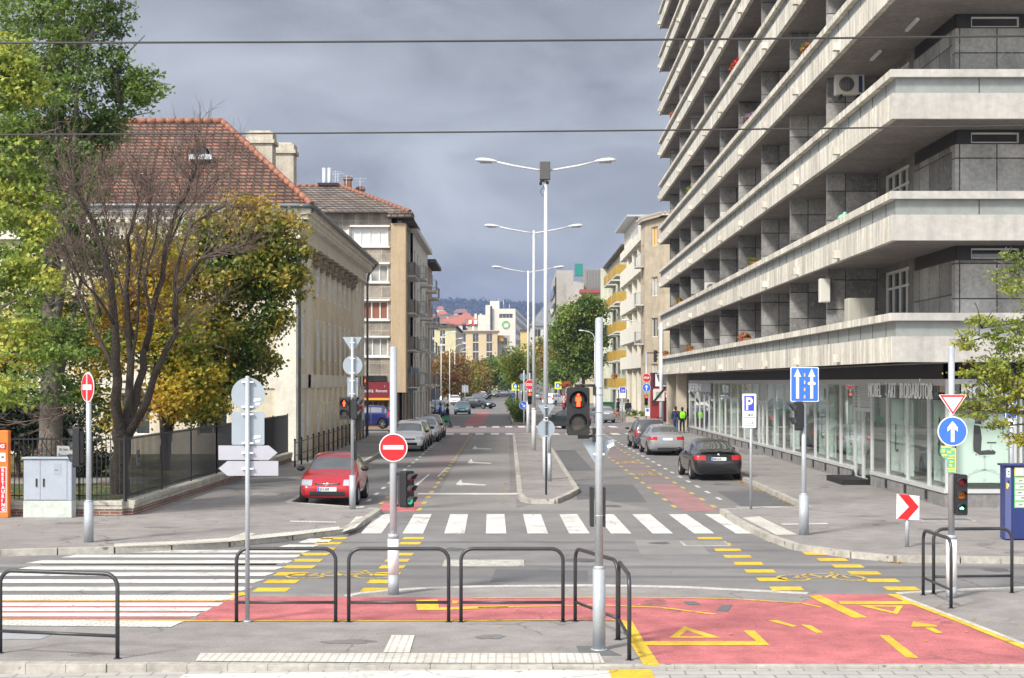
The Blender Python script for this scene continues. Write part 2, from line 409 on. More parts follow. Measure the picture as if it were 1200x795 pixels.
polys('red_triangle_cores', [[(796,745.6),(805,738.4),(826,745.6)], Z8((665,452),(752,453),(740,470)), [(536,704.9),(575,705.7),(536,706.7)]], .017, redp)
polys('dark_track_patches', [Z8((0,436),(40,434),(66,446),(20,447)), Z8((135,448),(175,446),(160,470),(118,468))], .013, asph_d)
# big zebra crossing on the left
mb = MB()
for i, y in enumerate((640.2,646.6,652.2,658.9,666.3,673.4,681.6,690.5)):
    Yc = F*H/(y-Y0); xl = (-7.6,-8.5,-8.9,-9.3,-9.2,-9.4,-9.2,-9.0)[i]; xr = -4.15-.045*i
    if i == 0: xl = -4.9
    mb.sheet([(xl-.05,Yc-.25),(xr-.06,Yc-.25),(xr+.06,Yc+.25),(xl+.12,Yc+.25)], .006)
mb.sheet([G(349,636.5),G(384,636.5),G(391,631.5),G(362,631.5)], .006)
struct(mb.build('zebra_crossing_side', whp))
mb = MB()
for k_ in range(10):
    x = -3.47+.957*k_
    mb.sheet([(x,35.25),(x+.47,35.25),(x+.40,40.4),(x-.07,40.4)], .006)
struct(mb.build('zebra_crossing_front', whp))
# yellow cycle crossing blocks
mb = MB()
for (xa, ya, xb, yb, n, w) in ((-4.04,25.75,-3.97,34.2,9,.56),(-2.30,25.75,-2.2,34.2,9,.46),(4.62,25.9,4.40,34.2,8,.54),(6.56,25.9,6.12,32.2,7,.56)):
    for i in range(n):
        t = i/(n-1); X, Y = xa+(xb-xa)*t, ya+(yb-ya)*t
        mb.sheet([(X-w/2,Y-.24),(X+w/2,Y-.24),(X+w/2+.02,Y+.24),(X-w/2+.02,Y+.24)], .006)
struct(mb.build('cycle_crossing_blocks', yep))
# bicycle symbols (thin worn yellow outlines)
def bike(mb, cx, cy, sx, sy, z):
    for ox in (-.55,.55):
        c = [(cx+(ox+.3*math.cos(t))*sx, cy+(.3*math.sin(t))*sy) for t in np.linspace(0, 2*PI, 15)]
        for i in range(14): strip(mb, [c[i], c[i+1]], .07, z)
    for a, b in (((-.55,0),(-.15,.45)),((-.15,.45),(.4,.45)),((.4,.45),(.55,0)),((-.15,.45),(.05,0)),((.05,0),(.4,.45)),((-.55,0),(.05,0)),((.4,.45),(.35,.65))):
        strip(mb, [(cx+a[0]*sx,cy+a[1]*sy),(cx+b[0]*sx,cy+b[1]*sy)], .07, z)
mb = MB()
bike(mb, -3.1, 27.6, 1.1, 1.2, .006); bike(mb, 5.5, 27.3, .9, 1.3, .006); bike(mb, 5.05, 57.5, .6, 2.2, .007); bike(mb, 5.05, 66, .6, 2.2, .007)
struct(mb.build('cycle_symbols', yew))
# ---- far pavements
SW = .12
lft = [(-40,30.8)]+[G(*p, SW) for p in ((0,645),(134,641.5),(200,638.5),(267,634.5),(340,627),(400,620),(420,612),(436,602),(444,596.5))]
lft += [(-6.25,42.9),(-6.3,99.5),(-40,99.5)]
struct(MB().slab(lft, -.1, SW).build('pavement_left', asph_s))
def kerb(name, pts, w=.16, h=SW+.012, mat=None, closed=False):
    mb = MB(); P = [Vector(p) for p in pts]; seg = []
    for i in range(len(P)-1):
        a, b = P[i], P[i+1]; L_ = (b-a).length; n = max(1, int(L_/1.0))
        for j in range(n):
            p = a.lerp(b, j/n); q = a.lerp(b, (j+1)/n); g = (q-p)*.012
            j_ = random.uniform(-.006, .006)
            mb.bar((p.x+g.x, p.y+g.y, h/2-.03+j_), (q.x-g.x, q.y-g.y, h/2-.03+j_), w, h+.06)
    return struct(mb.build(name, mat or kerbm))
kerb('kerb_left_corner', [(-40,30.8)]+lft[1:10])
kerb('kerb_left_bay', [lft[9], (-6.25,42.9), (-6.3,99.5)])
rgt = [G(*p, SW) for p in ((846.7,597),(858,605),(872,613),(903,628),(933,638),(1000,647),(1050,651.7),(1200,653.5))]
rgt = rgt+[(45,30.5),(45,111.5),(8.3,111.5),(8.2,56),(8.03,41.4)]
struct(MB().slab(rgt[::1], -.1, SW).build('pavement_right', asph_s))
kerb('kerb_right_corner', rgt[:8]+[(45,30.5)]); kerb('kerb_right_bay', [rgt[0], (8.03,41.4), (8.2,56), (8.3,111.5), (14,111.5)])
polys('tactile_left', [[(400,624),(417,618.5),(432,605),(417,605.5)]], SW+.006, tact)
mb = MB(); mb.sheet([G(*p, SW) for p in ((870,606.8),(890,605.5),(934,627),(910,627.5))], SW+.006); mb.sheet([G(*p, SW) for p in ((914,614),(970,613.2),(970,614.8),(918,615.6))], SW+.006)
mb.sheet([G(*p, SW) for p in ((340,610.6),(394,611.6),(394,613.2),(340,612))], SW+.006)
mb.sheet([G(*p, SW) for p in ((262,632.6),(286,624.6),(300,625.5),(284,632.4))], SW+.006)
struct(mb.build('tactile_right', tact))
mb = MB(); mb.sheet([G(*p, SW) for p in ((134,642),(200,639.2),(267,635.4),(340,628),(398,621),(398,617.4),(340,624),(267,631),(200,635),(134,637.6))], SW+.008); struct(mb.build('pale_kerb_paving', tact))
struct(MB().sheet([G(*p, SW) for p in ((150,566),(336,560),(350,563),(150,577))], SW+.003).build('pavement_patch', asph_d))
# near tactile bands
mb = MB(); mb.sheet([(-3.95,19.16),(-1,19.03),(1.15,19.03),(1.12,19.72),(-4.0,19.72)], .012); mb.sheet([G(*p) for p in ((449,766),(480,766),(486,745.5),(459,745.5))], .013)
struct(mb.build('tactile_band', tact))
lane_sheet('white_lane_band', -4.0, 1.18, 12, 18.72, .006, whp); lane_sheet('yellow_lane_band', 1.18, 1.70, 12, 18.79, .006, yep)
polys('dark_pavement_patch', [[(675,757),(703,757),(729,768),(680,768)], ], .009, asph_d)
polys('pavement_hatch_plate', [[(0,741.5),(64,742),(48,749),(0,749.5)]], .009, M('grey_steel_plate', (.33,.34,.35), .6, noise=(8,.15)))
polys('road_patch', [[(520,682.5),(512,690),(700,690),(700,682.5)]], .003, asph)
# ---- median island
isl2 = [G(*p, SW) for p in ((609.5,579),(613,583),(622,585.5),(650,585.6),(664,579.5),(676,573),(645.8,526),(631.5,508.5),(602,508))]
struct(MB().slab(isl2, -.1, SW).build('median_island', asph_s)); kerb('kerb_median', isl2[1:]+[isl2[0], isl2[1]])
med2 = [(1.0,124.5),(3.3,124.5),(3.0,300),(-.9,300)]
med2 = [(.15,124),(1.6,124),(1.0,225),(-1.2,225),(-.75,160)]
struct(MB().slab([(.1,124),(1.75,123),(1.3,240),(-.9,240)], -.1, .14).build('median_lawn', grassm)); kerb('kerb_median_lawn', [(1.3,240),(1.75,123),(.1,124),(-.9,240)], h=.17)
# lane lines
mb = MB()
def dash(x, y0, y1, on, off, w, sl=-.0022):
    y = y0
    while y < y1:
        X = x+sl*(y-45); mb.sheet([(X-w/2,y),(X+w/2,y),(X+w/2+sl*on,y+on),(X-w/2+sl*on,y+on)], .006); y += on+off
dash(-4.2, 42, 100, 1.0, 1.6, .12); dash(6.17, 45.3, 108, 1.0, 1.6, .12)
mb.sheet([G(490,578.2),G(606,578.2),G(606,580),G(489,580)], .006)
mb.sheet([G(478,575),G(483,575),G(504,556),G(502,556)], .006); mb.sheet([G(512,559),G(514,559),G(524,548.5),G(523,548.5)], .006)
mb.sheet([G(863,594),G(937,594),G(938,595.4),G(862,595.4)], .006)
for (cx, cy, s_) in ((552,567,1),(562,542,.8),(565,525.5,.65)):
    c = lambda x, y: G(cx+x*s_, cy+y*s_)
    mb.sheet([c(-18,1),c(-12,-5),c(-10,-.8),c(18,1.2),c(16,2.4),c(-12,1.5),c(-9,2.8)], .006)
for X in np.arange(-8.4, 8.2, 1.0):
    mb.sheet([(X,100.5),(X+.55,100.5),(X+.5,103.5),(X-.05,103.5)], .006); mb.sheet([(X-.1,116),(X+.45,116),(X+.4,120),(X-.15,120)], .006)
struct(mb.build('white_lane_marks', whp))
mb = MB(); dash(-2.53, 41.5, 100, .9, 1.3, .13); dash(-3.75, 41.5, 46, .9, 1.3, .13); dash(4.52, 42.5, 108, .9, 1.6, .13); dash(5.62, 42.5, 108, .9, 1.6, .13)
struct(mb.build('yellow_lane_marks', yew))
struct(MB().sheet([(-3.68,41.2),(-2.62,41.2),(-2.62,44.6),(-3.68,44.6)], .004).build('red_lane_start_left', redp))
struct(MB().sheet([(-3.68,44.6),(-2.62,44.6),(-2.72,100),(-3.78,100)], .003).build('red_lane_left', M('faint_red_lane', (.20,.165,.168), .9, noise=((.4,.12),(40,.2)))))
struct(MB().sheet([(4.62,41.2),(5.55,41.2),(5.52,52),(4.6,52)], .004).build('red_lane_start_right', redw))
struct(MB().sheet([(4.6,52),(5.52,52),(5.4,108),(4.4,108)], .003).build('red_lane_right', M('faint_red_lane', (.2,.165,.168))))
struct(MB().sheet([(-7,104.5),(9,104.5),(9,115),(-7,115)], .003).build('red_crossing_track', M('faint_red_lane', (.2,.165,.168))))
struct(MB().sheet([(-3.9,120.5),(-2.3,120.5),(-2.5,175),(-4.1,175)], .004).build('red_lane_far', M('faded_red_lane', (.36,.14,.14), .85, noise=((.5,.2),(20,.2)))))
struct(MB().sheet([G(470,582),G(605,582),G(605,596),G(640,588),G(700,585),G(760,596),G(760,598.5),G(462,598.5)], .002).build('worn_road_patch', asph_l))
struct(MB().sheet([(-2.3,44.8),(-.05,44.8),(-.2,99),(-2.5,99)], .0045).build('pale_wheel_track', asph_l))
tyre = M('tyre_darkened_asphalt', (.140,.137,.139), .85, noise=((.8,.14),(40,.22)), bump=(50,.2,.01)); newp = M('fresh_repair_asphalt', (.115,.115,.12), .9, noise=((.8,.1),(40,.2)), bump=(50,.2,.01)); oldp = M('pale_repair_asphalt', (.215,.208,.20), .9, noise=((.8,.14),(40,.22)), bump=(50,.2,.01))
def blob(cx, cy, rx, ry, n=18, j=.25): return [(cx+rx*(1+random.uniform(-j,j))*math.cos(2*PI*i/n), cy+ry*(1+random.uniform(-j,j))*math.sin(2*PI*i/n)) for i in range(n)]
mb = MB()
for cx, cy, rx, ry in ((1.4,30,.35,.3),(3.2,33.2,.25,.25),(-1.2,32,.2,.3),(7.1,52.2,.3,.3),(-5.6,45.2,.22,.2),(2.8,43,.3,.4),(-.8,29,.15,.15),(2.2,62,.3,.8),(-1.2,55,.25,.7),(9,28.5,.25,.3),(-12,28,.3,.3)): mb.sheet(blob(cx, cy, rx, ry), .0022)
struct(mb.build('oil_stains', M('oil_stain', (.10,.098,.10), .6, noise=(3,.3))))
mb = MB(); mb.sheet([(-.4,26.2),(1.3,26.1),(1.4,28.4),(-.3,28.6)], .0018); mb.sheet([(1.9,44.5),(3.9,44.4),(4.1,52),(2.1,52.2)], .0018); mb.sheet([(2.2,60),(3.2,60),(3.2,78),(2.2,78)], .0018); mb.sheet([(6.4,42.2),(7.9,42.2),(8.0,49.0),(6.5,48.8)], .0018); struct(mb.build('repair_patches_dark', newp))
mb = MB(); mb.sheet([(-12,31.1-2.2),(-4.5,31.5-2.4),(-4.5,31.9-2.4),(-12,31.5-2.2)], .0015) ; mb.sheet([(-9,29.3),(9.5,29.1),(9.5,29.5),(-9,29.7)], .0015); mb.sheet([(2.6,31),(4.0,31),(4.1,33.8),(2.7,33.9)], .0018); struct(mb.build('repair_patches_pale', oldp))
mb = MB()
for y in (27.3,28.7,31.6,33.2): mb.sheet([(-40,y-.25),(-10,y-.2),(0,y+.05),(12,y-.1),(40,y-.3),(40,y+.1),(12,y+.25),(0,y+.4),(-10,y+.2),(-40,y+.15)], .0012)
struct(mb.build('tyre_paths', tyre))
mb = MB()
for x, y in ((-8,21.2),(-2.2,20.6),(3.5,21.2) if False else (-.3,21.0),(8.2,22.6),(9.4,35),(8.9,38.5),(-8.1,35.5),(-10.5,36.6),(-7.4,40.5)): mb.sheet(blob(x, y, random.uniform(.15,.5), random.uniform(.1,.3)), (.0085 if y < 24 else SW+.0025))
struct(mb.build('pavement_stains', M('pavement_stain', (.165,.155,.15), .85, noise=(4,.3))))
# small covers
def cover(px, py, w, d, label, z, mat, name='inspection_cover'):
    X, Y = G(px, py, z); t = thing(name, label, 'inspection cover', (X, Y, z))
    m_ = MB(); m_.box(0,0,.006,w,d,.012); m_.build('cover_frame', kerbm, t); MB().box(0,0,.009,w-.12,d-.12,.014).build('cover_plate', mat, t); return t
cov = M('pale_cover_concrete', (.42,.41,.37), .85, noise=((5,.25),(18,.25)))
cover(567,660.3,1.55,1.0,'pale mosaic inspection cover set in the middle of the road junction',0,cov)
cover(311,580,.85,.95,'small pale inspection cover in the dark pavement left of the red car',SW,cov)
cover(836,600.5-1,.5,.5,'grey round inspection plate at the mouth of the right carriageway',0.0,asph_d) if False else None
cover(826,637.5,1.0,.9,'worn grey inspection cover beside the yellow blocks right of the zebra',0,asph_l)
cover(1108,609.5,1.3,.7,'dark oval gully plate in the pavement before the showroom corner',SW,asph_d)
# fallen leaves
def leaves_sheet(name, label, spots_, mat):
    vs = []; 
    for (x, y, z, sx, sy, n) in spots_:
        for _ in range(n):
            a = random.uniform(0, PI); s = random.uniform(.02, .05); cx = x+random.gauss(0, sx); cy = y+random.gauss(0, sy)
            c, q = math.cos(a)*s, math.sin(a)*s; vs.append([(cx-c,cy-q,z),(cx+q*.6,cy-c*.6,z+.012),(cx+c,cy+q,z+.004),(cx-q*.6,cy+c*.6,z+.01)])
    mb = MB()
    for v in vs: mb.add(v, [(0,1,2,3)])
    o = mb.build(name, mat); tag(o, label, 'leaves', kind='stuff')
lfm = M('fallen_leaf', (.48,.30,.06), .8, noise=((6,.45),))
sp = []
for i in range(60):
    t = random.random(); a, b = Vector(rgt[3]), Vector(rgt[6]); p = a.lerp(b, t); sp.append((p.x, p.y-.18, .01, .08, .06, 10))
for i in range(50): sp.append((random.uniform(8.0,25), 30.35+random.uniform(-.1,.05), .01, .3, .06, 8))
for i in range(25): y = random.uniform(42,56); sp.append((7.93, y, .01, .06, .3, 10))
for i in range(30): sp.append((random.uniform(-7,9), random.uniform(19.2,26), .02, .4, .4, 1))
for i in range(26): sp.append((random.uniform(-16,-5), random.uniform(31.5,38), SW+.012, .5, .4, 2))
for i in range(14): sp.append((random.uniform(-9,-6.5), random.uniform(38,48), SW+.012, .5, .4, 2))
for i in range(16): y = random.uniform(43,100); sp.append((-.12-.002*y, y, .01, .05, .6, 5))
leaves_sheet('fallen_leaves', 'small yellow fallen leaves scattered along the kerbs and pavements', sp, lfm)
# park ground behind the fence
struct(MB().slab([(-40,38.8),(-9.9,38.8),(-10.5,54),(-9.9,65),(-40,65)], -.1, .42).build('park_lawn', grassm))
struct(MB().sheet([(-40,46),(-11.0,46),(-11.2,49),(-40,49)], .43).build('park_path', asph_s))
sp = [(random.uniform(-24,-10.5), random.uniform(39,60), .44, .8, .8, 40) for _ in range(160)]
leaves_sheet('park_leaf_litter', 'brown and yellow leaf litter lying on the park grass behind the fence', sp, lfm)
# ================================================================ STREET FURNITURE
RG = 'grey steel guard rails'
rail_m = M('guard_rail_paint', (.055,.058,.064), .4, metal=.35, noise=(9,.15))
def guard_rail(x0, y0, x1, y1, label, h=1.07, z=.0):
    cx, cy = (x0+x1)/2, (y0+y1)/2; L_ = math.hypot(x1-x0, y1-y0)
    t = thing('guard_rail', label, 'guard rail', (cx, cy, z), math.atan2(y1-y0, x1-x0), RG)
    r = .17; pts = [(-L_/2,0,0),(-L_/2,0,h-r)]+[(-L_/2+r-r*math.cos(a),0,h-r+r*math.sin(a)) for a in np.linspace(.2,PI/2,6)]
    pts += [(-p[0],0,p[2]) for p in pts[::-1]]
    MB().tube(pts, .027, 10).build('rail_frame', rail_m, t)
    MB().cyl((-L_/2,0,.29),(L_/2,0,.29),.022, n=8).build('lower_bar', rail_m, t)
    for s in (-1, 1): MB().cyl((s*L_/2,0,-.01),(s*L_/2,0,.012),.05, n=14).build('foot_plate', rail_m, t)
    return t
guard_rail(-6.58,19.75,-4.97,19.35,'dark tubular guard rail at the far left, in front of the red and white zebra')
guard_rail(-4.00,22.3,-2.56,22.3,'dark guard rail with the back-turned sign post standing before it')
guard_rail(-2.37,22.3,-.92,22.3,'dark guard rail in front of the pole with the large no entry sign')
guard_rail(-.74,22.3,.74,22.3,'dark guard rail directly left of the thick pole with the red pedestrian signal')
guard_rail(.92,22.35,1.43,20.8,'dark guard rail turning away just behind the thick galvanised pole')
guard_rail(1.44,20.75,1.47,19.25,'dark guard rail nearest the tram lane, right of the thick galvanised pole')
guard_rail(6.93,25.25,8.25,25.35,'dark guard rail behind the pole with the give way and ahead only signs')
guard_rail(6.72,25.1,6.76,23.65,'dark guard rail end-on to the left of the pole with the give way sign')

def plate(parent, name, poly, y, th, mat, rim=None, rimpoly=None, back=None):
    """plate facing -Y (local). poly in x,z"""
    o = MB().prism(poly, y-th/2, y+th/2).build(name, mat, parent); return o
def signal_head(parent, x, z, y, rz, lens, size=.2, pitch=.24, backboard=False, name='traffic_signal'):
    """housing with visors; facing direction -Y rotated by rz. lens: list of (material, figure) top to bottom"""
    n = len(lens); hh = pitch*n+.04; ww = size+.07
    e = bpy.data.objects.new(name, None); COL.objects.link(e); e.parent = parent; e.location = (x, y, z); e.rotation_euler = (0,0,rz); e.empty_display_size = .1
    hs = MB(); hs.prism(rrect(ww, hh, .03), -.045, .09); hs.box(0,.10,0,ww*.7,.05,hh*.8)
    hs.build('housing', MBLK, e)
    for i, (lm, fig) in enumerate(lens):
        zc = (n/2-.5-i)*pitch; r = size/2
        MB().lathe([(r*1.0,-.047),(r*.98,-.052),(r*.6,-.062),(.001,-.066)], 20, 'y', (0,0,zc)).build('lens', lm, e)
        vb = MB(); o = len(vb.v); N = 18; lo = -.35
        for k_, dy in ((0,-.045),(1,-.19)):
            for rr in (r*1.06, r*1.12):
                for j in range(N+1):
                    a = lo+(PI-2*lo)*j/N
                    cut = dy if k_ == 0 else -.045-(.145)*(.45+.55*max(0, math.sin(a)))
                    vb.v.append((rr*math.cos(a), cut, zc+rr*math.sin(a)))
        m_ = N+1
        for j in range(N):
            for A, B in ((0,2),(1,3),(2,3)):
                vb.f.append([A*m_+j, A*m_+j+1, B*m_+j+1, B*m_+j]); vb.m.append(0); vb.sm.append(True)
        vb.build('visor', M('visor_grey', (.05,.053,.058), .5), e)
        if fig: fig(e, zc, r)
    return e
def man_fig(mat, scale=1.):
    def f(e, zc, r):
        s = r*1.35*scale; mb = MB()
        mb.prism(circ(.16*s, 14, 0, zc+.55*s), -.075, -.067)
        mb.prism([(-.27*s,zc+.36*s),(.27*s,zc+.36*s),(.33*s,zc-.1*s),(.22*s,zc-.12*s),(.17*s,zc-.05*s),(.19*s,zc-.72*s),(.02*s,zc-.72*s),(0,zc-.15*s),(-.02*s,zc-.72*s),(-.19*s,zc-.72*s),(-.17*s,zc-.05*s),(-.22*s,zc-.12*s),(-.33*s,zc-.1*s)], -.075, -.067)
        mb.build('standing_figure', mat, e)
    return f
lens_dark = M('dark_lens', (.03,.03,.03), .25); lens_grey = M('unlit_lens', (.07,.065,.06), .3)
lens_red_off = M('unlit_red_lens', (.25,.015,.03), .25); lens_amb_off = M('unlit_amber_lens', (.65,.20,.02), .25)
lens_green = M('lit_green_lens', (.01,.25,.14), .25, emit=(.0,.45,.25), estr=.35)
lens_cyan = M('lit_green_symbol', (.2,.9,.7), .3, emit=(.3,1,.8), estr=1.6)
lit_red = M('lit_red_figure', (.9,.05,.01), .4, emit=(1,.055,.012), estr=1.5)
lit_red_l = M('lit_red_lens', (.9,.05,.02), .4, emit=(1,.06,.02), estr=1.2)

def clamp(parent, z, r=.045): return MB().cyl((0,0,z-.015),(0,0,z+.015), r+.012, n=14).build('clamp', MGALV, parent)
def pole(parent, h, r, r2=None, sleeve=None, mat=None, smat=None, cap=True, x=0, y=0):
    mb = MB().cyl((x,y,0),(x,y,h), r, r2, n=18); 
    if cap: mb.ball(x,y,h,r2 or r,r2 or r,(r2 or r)*.6)
    p = mb.build('pole', mat or MGALV, parent)
    if sleeve: MB().cyl((x,y,-.01),(x,y,sleeve[0]),sleeve[1], n=20).cyl((x,y,sleeve[0]),(x,y,sleeve[0]+.04),sleeve[1],r, n=20).build('pole_base', smat or MGALV, parent)
    return p
def disc_sign(parent, x, z, y, r, face, rimcol, symbols=(), name='round_sign', back=False):
    d = MB().prism(circ(r, 36, x, z), y-.006, y+.006).build(name, rimcol, parent)
    if not back:
        MB().prism(circ(r*.93, 36, x, z), y-.010, y-.007).build('sign_face', face, d)
        for nm, poly, mt in symbols: MB().prism([(x+a*r, z+b*r) for a, b in poly], y-.014, y-.011).build(nm, mt, d)
    return d
ARROW_UP = [(-.12,-.72),(.12,-.72),(.12,.18),(.34,-.02),(.34,.26),(0,.68),(-.34,.26),(-.34,-.02),(-.12,.18)]
NOENTRY = [('bar', [(-.72,-.13),(.72,-.13),(.72,.17),(-.72,.17)], M('reflective_bar', (.70,.68,.70), .5))]

# --- A: far-left pole with angled no entry sign and a signal turned away
X, Y = G(104, 635.5, SW)
t = thing('sign_post', 'galvanised post with a narrow angled no entry disc beside the grey utility cabinet', 'sign post', (X, Y, SW))
pole(t, 3.55, .055, sleeve=(.85,.10), smat=MGALV)
e = bpy.data.objects.new('no_entry_sign', None); COL.objects.link(e); e.parent = t; e.location = (.04,0,3.25); e.rotation_euler = (0,0,math.radians(-50))
MB().prism(circ(.31,36), -.072, -.06).build('sign_plate', MWHT, e); MB().prism(circ(.29,36), -.077, -.073).build('sign_face', MRED, e); MB().prism([(-.21,-.05),(.21,-.05),(.21,.06),(-.21,.06)], -.082, -.078).build('bar', MWHT, e)
signal_head(t, -.26, 2.0, 0, math.radians(-90), [(lens_dark,None)]*3, .2, .27)
MB().cyl((-.2,0,2.36),(.05,0,2.36),.018).build('bracket', MBLK, t); MB().cyl((-.2,0,1.64),(.05,0,1.64),.018).build('bracket', MBLK, t)
# --- B: slender post with sign backs
X, Y = G(290, 729.5)
t = thing('sign_post', 'slim post carrying the grey backs of a disc, a square and two arrow boards', 'sign post', (X, Y, 0))
pole(t, 3.56, .033, cap=True); MB().cyl((0,0,0),(0,0,.03),.06).build('foot_plate', MGALV, t)
MBK2 = M('sign_back_pale', (.40,.40,.45), .55, metal=.15, noise=(4,.05))
MB().prism(circ(.243,36,0,3.31), .045, .055).build('sign_back', MBACK, t)
MB().prism(rrect(.475,.48,.02,0,2.815), .045, .055).build('sign_back', MBACK, t)
MB().prism([(-.43,2.355),(.30,2.355),(.43,2.46),(.30,2.565),(-.43,2.565)], .045, .055).build('arrow_board', MBK2, t)
MB().prism([(.44,2.125),(-.30,2.125),(-.43,2.232),(-.30,2.34),(.44,2.34)], .045, .055).build('arrow_board', MBK2, t)
for z in (3.49,3.13,3.02,2.60,2.46,2.23): MB().box(0,.02,z,.17,.05,.022).build('clamp', MWHT, t)
for (x, z) in ((.13,3.20),(.13,2.66)):
    mb = MB(); mb.prism([(x-.05,z),(x+.05,z+.02),(x+.06,z+.05),(x-.04,z+.05)], .038,.044); mb.prism([(x-.02,z-.05),(x+.04,z-.05),(x+.05,z-.01),(x-.02,z-.02)], .038,.044); mb.build('sticker', MWHT, t)
# --- C: no entry + three lens signal
X, Y = G(461, 697)
t = thing('sign_post', 'galvanised pole with the round no entry sign facing us and a three lens signal below', 'sign post', (X, Y, 0))
pole(t, 4.04, .06, mat=MGALV); MB().cyl((0,0,0),(0,0,.33),.092,n=20).build('pole_base', MGALV, t); MB().cyl((0,0,.33),(0,0,.92),.0925,n=20).build('white_band', MWHT, t); MB().cyl((0,0,.92),(0,0,1.0),.092,n=20).build('pole_collar', MGALV, t)
disc_sign(t, .005, 2.415, -.075, .232, MRED, MWHT, NOENTRY)
for z in (2.55,2.28): clamp(t, z, .06)
def bikefig(mat):
    def f(e, zc, r):
        mb = MB(); s = r*.6
        for ox in (-.5,.5): mb.prism([(ox*s+.33*s*math.cos(a), zc-.25*s+.33*s*math.sin(a)) for a in np.linspace(0,2*PI,11)[:-1]], -.074,-.068)
        mb.prism([(-.5*s,zc-.25*s),(-.1*s,zc+.4*s),(.3*s,zc+.4*s),(.5*s,zc-.25*s),(.35*s,zc-.25*s),(.2*s,zc+.22*s),(0,zc+.22*s),(-.3*s,zc-.25*s)], -.0745,-.0685)
        mb.build('cycle_symbol', mat, e)
    return f
signal_head(t, .24, 1.73, -.01, math.radians(52), [(lens_red_off,None),(lens_red_off,None),(lens_green,None)], .13, .185, name='cycle_signal')
MB().cyl((.05,0,1.98),(.2,0,1.98),.016).build('bracket', MBLK, t); MB().cyl((.05,0,1.46),(.2,0,1.46),.016).build('bracket', MBLK, t)
MB().box(.13,.04,1.73,.11,.10,.57).build('signal_box', MDKGREY, t)
# --- D: thick pole with red man
X, Y = G(702, 762)
t = thing('signal_post', 'tall thick galvanised pole nearest the camera with the big red standing man pedestrian signal', 'signal post', (X, Y, 0))
MB().cyl((0,0,1.08),(0,0,4.3),.053,.050,n=24).ball(0,0,4.3,.05,.05,.035).build('pole', MGALV, t)
MB().cyl((0,0,0),(0,0,1.06),.083,n=24).cyl((0,0,1.06),(0,0,1.10),.083,.055,n=24).cyl((0,0,0),(0,0,.02),.11,n=24).build('pole_base', MGALV, t)
for z in (3.42,3.33,3.10,2.80,1.75): MB().cyl((0,0,z-.008),(0,0,z+.008),.057,n=24).build('clamp', MGALV, t)
e = signal_head(t, -.273, 3.11, -.02, 0, [(lens_dark,man_fig(lit_red,.78)),(lens_grey,None)], .225, .292, name='pedestrian_signal')
mb = MB(); mb.box(-.273,.02,3.435,.09,.1,.05); mb.cyl((-.25,.02,3.445),(0,.0,3.445),.018); mb.box(-.2,.02,2.775,.15,.08,.05); mb.cyl((-.2,.02,2.785),(0,.02,2.785),.018); mb.box(-.055,0,3.38,.05,.07,.12); mb.box(-.06,0,2.80,.05,.06,.18); mb.build('bracket', MBLK, t)
MB().prism([(-.235,2.735),(.215,2.735),(-.01,2.36)], .055, .065).build('sign_back', MBACK, t)
MB().box(0,.02,2.55,.14,.09,.025).build('clamp', MWHT, t)
MB().prism([(.10,2.66),(.2,2.70),(.2,2.66),(.12,2.62)], .045,.054).build('sticker', MWHT, t)
for sx in (-1, 1):
    m_ = MB(); m_.prism(rrect(.05,.51,.01,sx*.075-.015,1.86), -.02, .22); m_.build('signal_side', MBLK, t)
# --- E: blue lane sign + signal
X, Y = G(942, 627, SW)
t = thing('sign_post', 'galvanised pole with the square blue two arrow lane sign in front of the showroom windows', 'sign post', (X, Y, SW))
pole(t, 3.05, .052, sleeve=(.88,.11), cap=False)
MB().prism(rrect(.62,.76,.03,0,3.31), -.085, -.073).build('lane_sign', MWHT, t)
b_ = MB().prism(rrect(.585,.725,.03,0,3.31), -.089, -.086).build('sign_face', MBLUE, t)
for i, ax in enumerate((-.155,.155)):
    MB().prism([(ax-.032,3.0),(ax+.032,3.0),(ax+.032,3.48),(ax+.078,3.48),(ax,3.66),(ax-.078,3.48),(ax-.032,3.48)], -.093,-.090).build('arrow', MWHT, b_)
for z in (3.04,3.20,3.36,3.52): MB().box(0,-.0915,z,.028,.003,.075).build('lane_dash', M('sign_amber', (.75,.5,.12), .5), b_)
mb = MB()
for ox in (-.055,.055): mb.prism(circ(.032,14,.155+ox,3.33), -.096,-.0935)
mb.prism([(.09,3.33),(.125,3.385),(.19,3.385),(.225,3.33),(.2,3.33),(.18,3.36),(.13,3.36),(.11,3.33)], -.097,-.0942); mb.build('cycle_symbol', MWHT, b_)
signal_head(t, -.14, 2.62, 0, math.radians(-90), [(lens_dark,None)]*2, .2, .30)
MB().cyl((-.12,0,2.86),(.02,0,2.86),.018).build('bracket', MBLK, t); MB().cyl((-.12,0,2.38),(.02,0,2.38),.018).build('bracket', MBLK, t)
# --- F: parking sign
X, Y = G(872+.5, 597, SW)
X, Y = G(880, 597, SW)
t = thing('sign_post', 'thin post with the white framed blue P parking sign beside the black saloon', 'sign post', (X, Y, SW))
pole(t, 3.0, .036, cap=True)
MB().prism(rrect(.36,.90,.02,-.05,2.60), -.055, -.043).build('parking_sign', MWHT, t)
MB().prism(rrect(.26,.40,.01,-.055,2.80), -.059, -.0555).build('blue_panel', M('parking_blue', (.05,.07,.62), .4), t)
mb = MB(); text_mb(mb, 'P', .46, (-.155,-.061,2.635), sx=.8, bold=.012); mb.build('letter', MWHT, t)
mb = MB(); mb.box(-.05,-.057,2.49,.05,.003,.06); mb.box(.02,-.057,2.50,.05,.003,.03); mb.box(-.02,-.057,2.47,.2,.003,.012); mb.box(-.05,-.057,2.415,.32,.003,.022)
for z, w in ((2.36,.26),(2.31,.24),(2.26,.16),(2.22,.26)): mb.box(-.05,-.057,z,w,.003,.014)
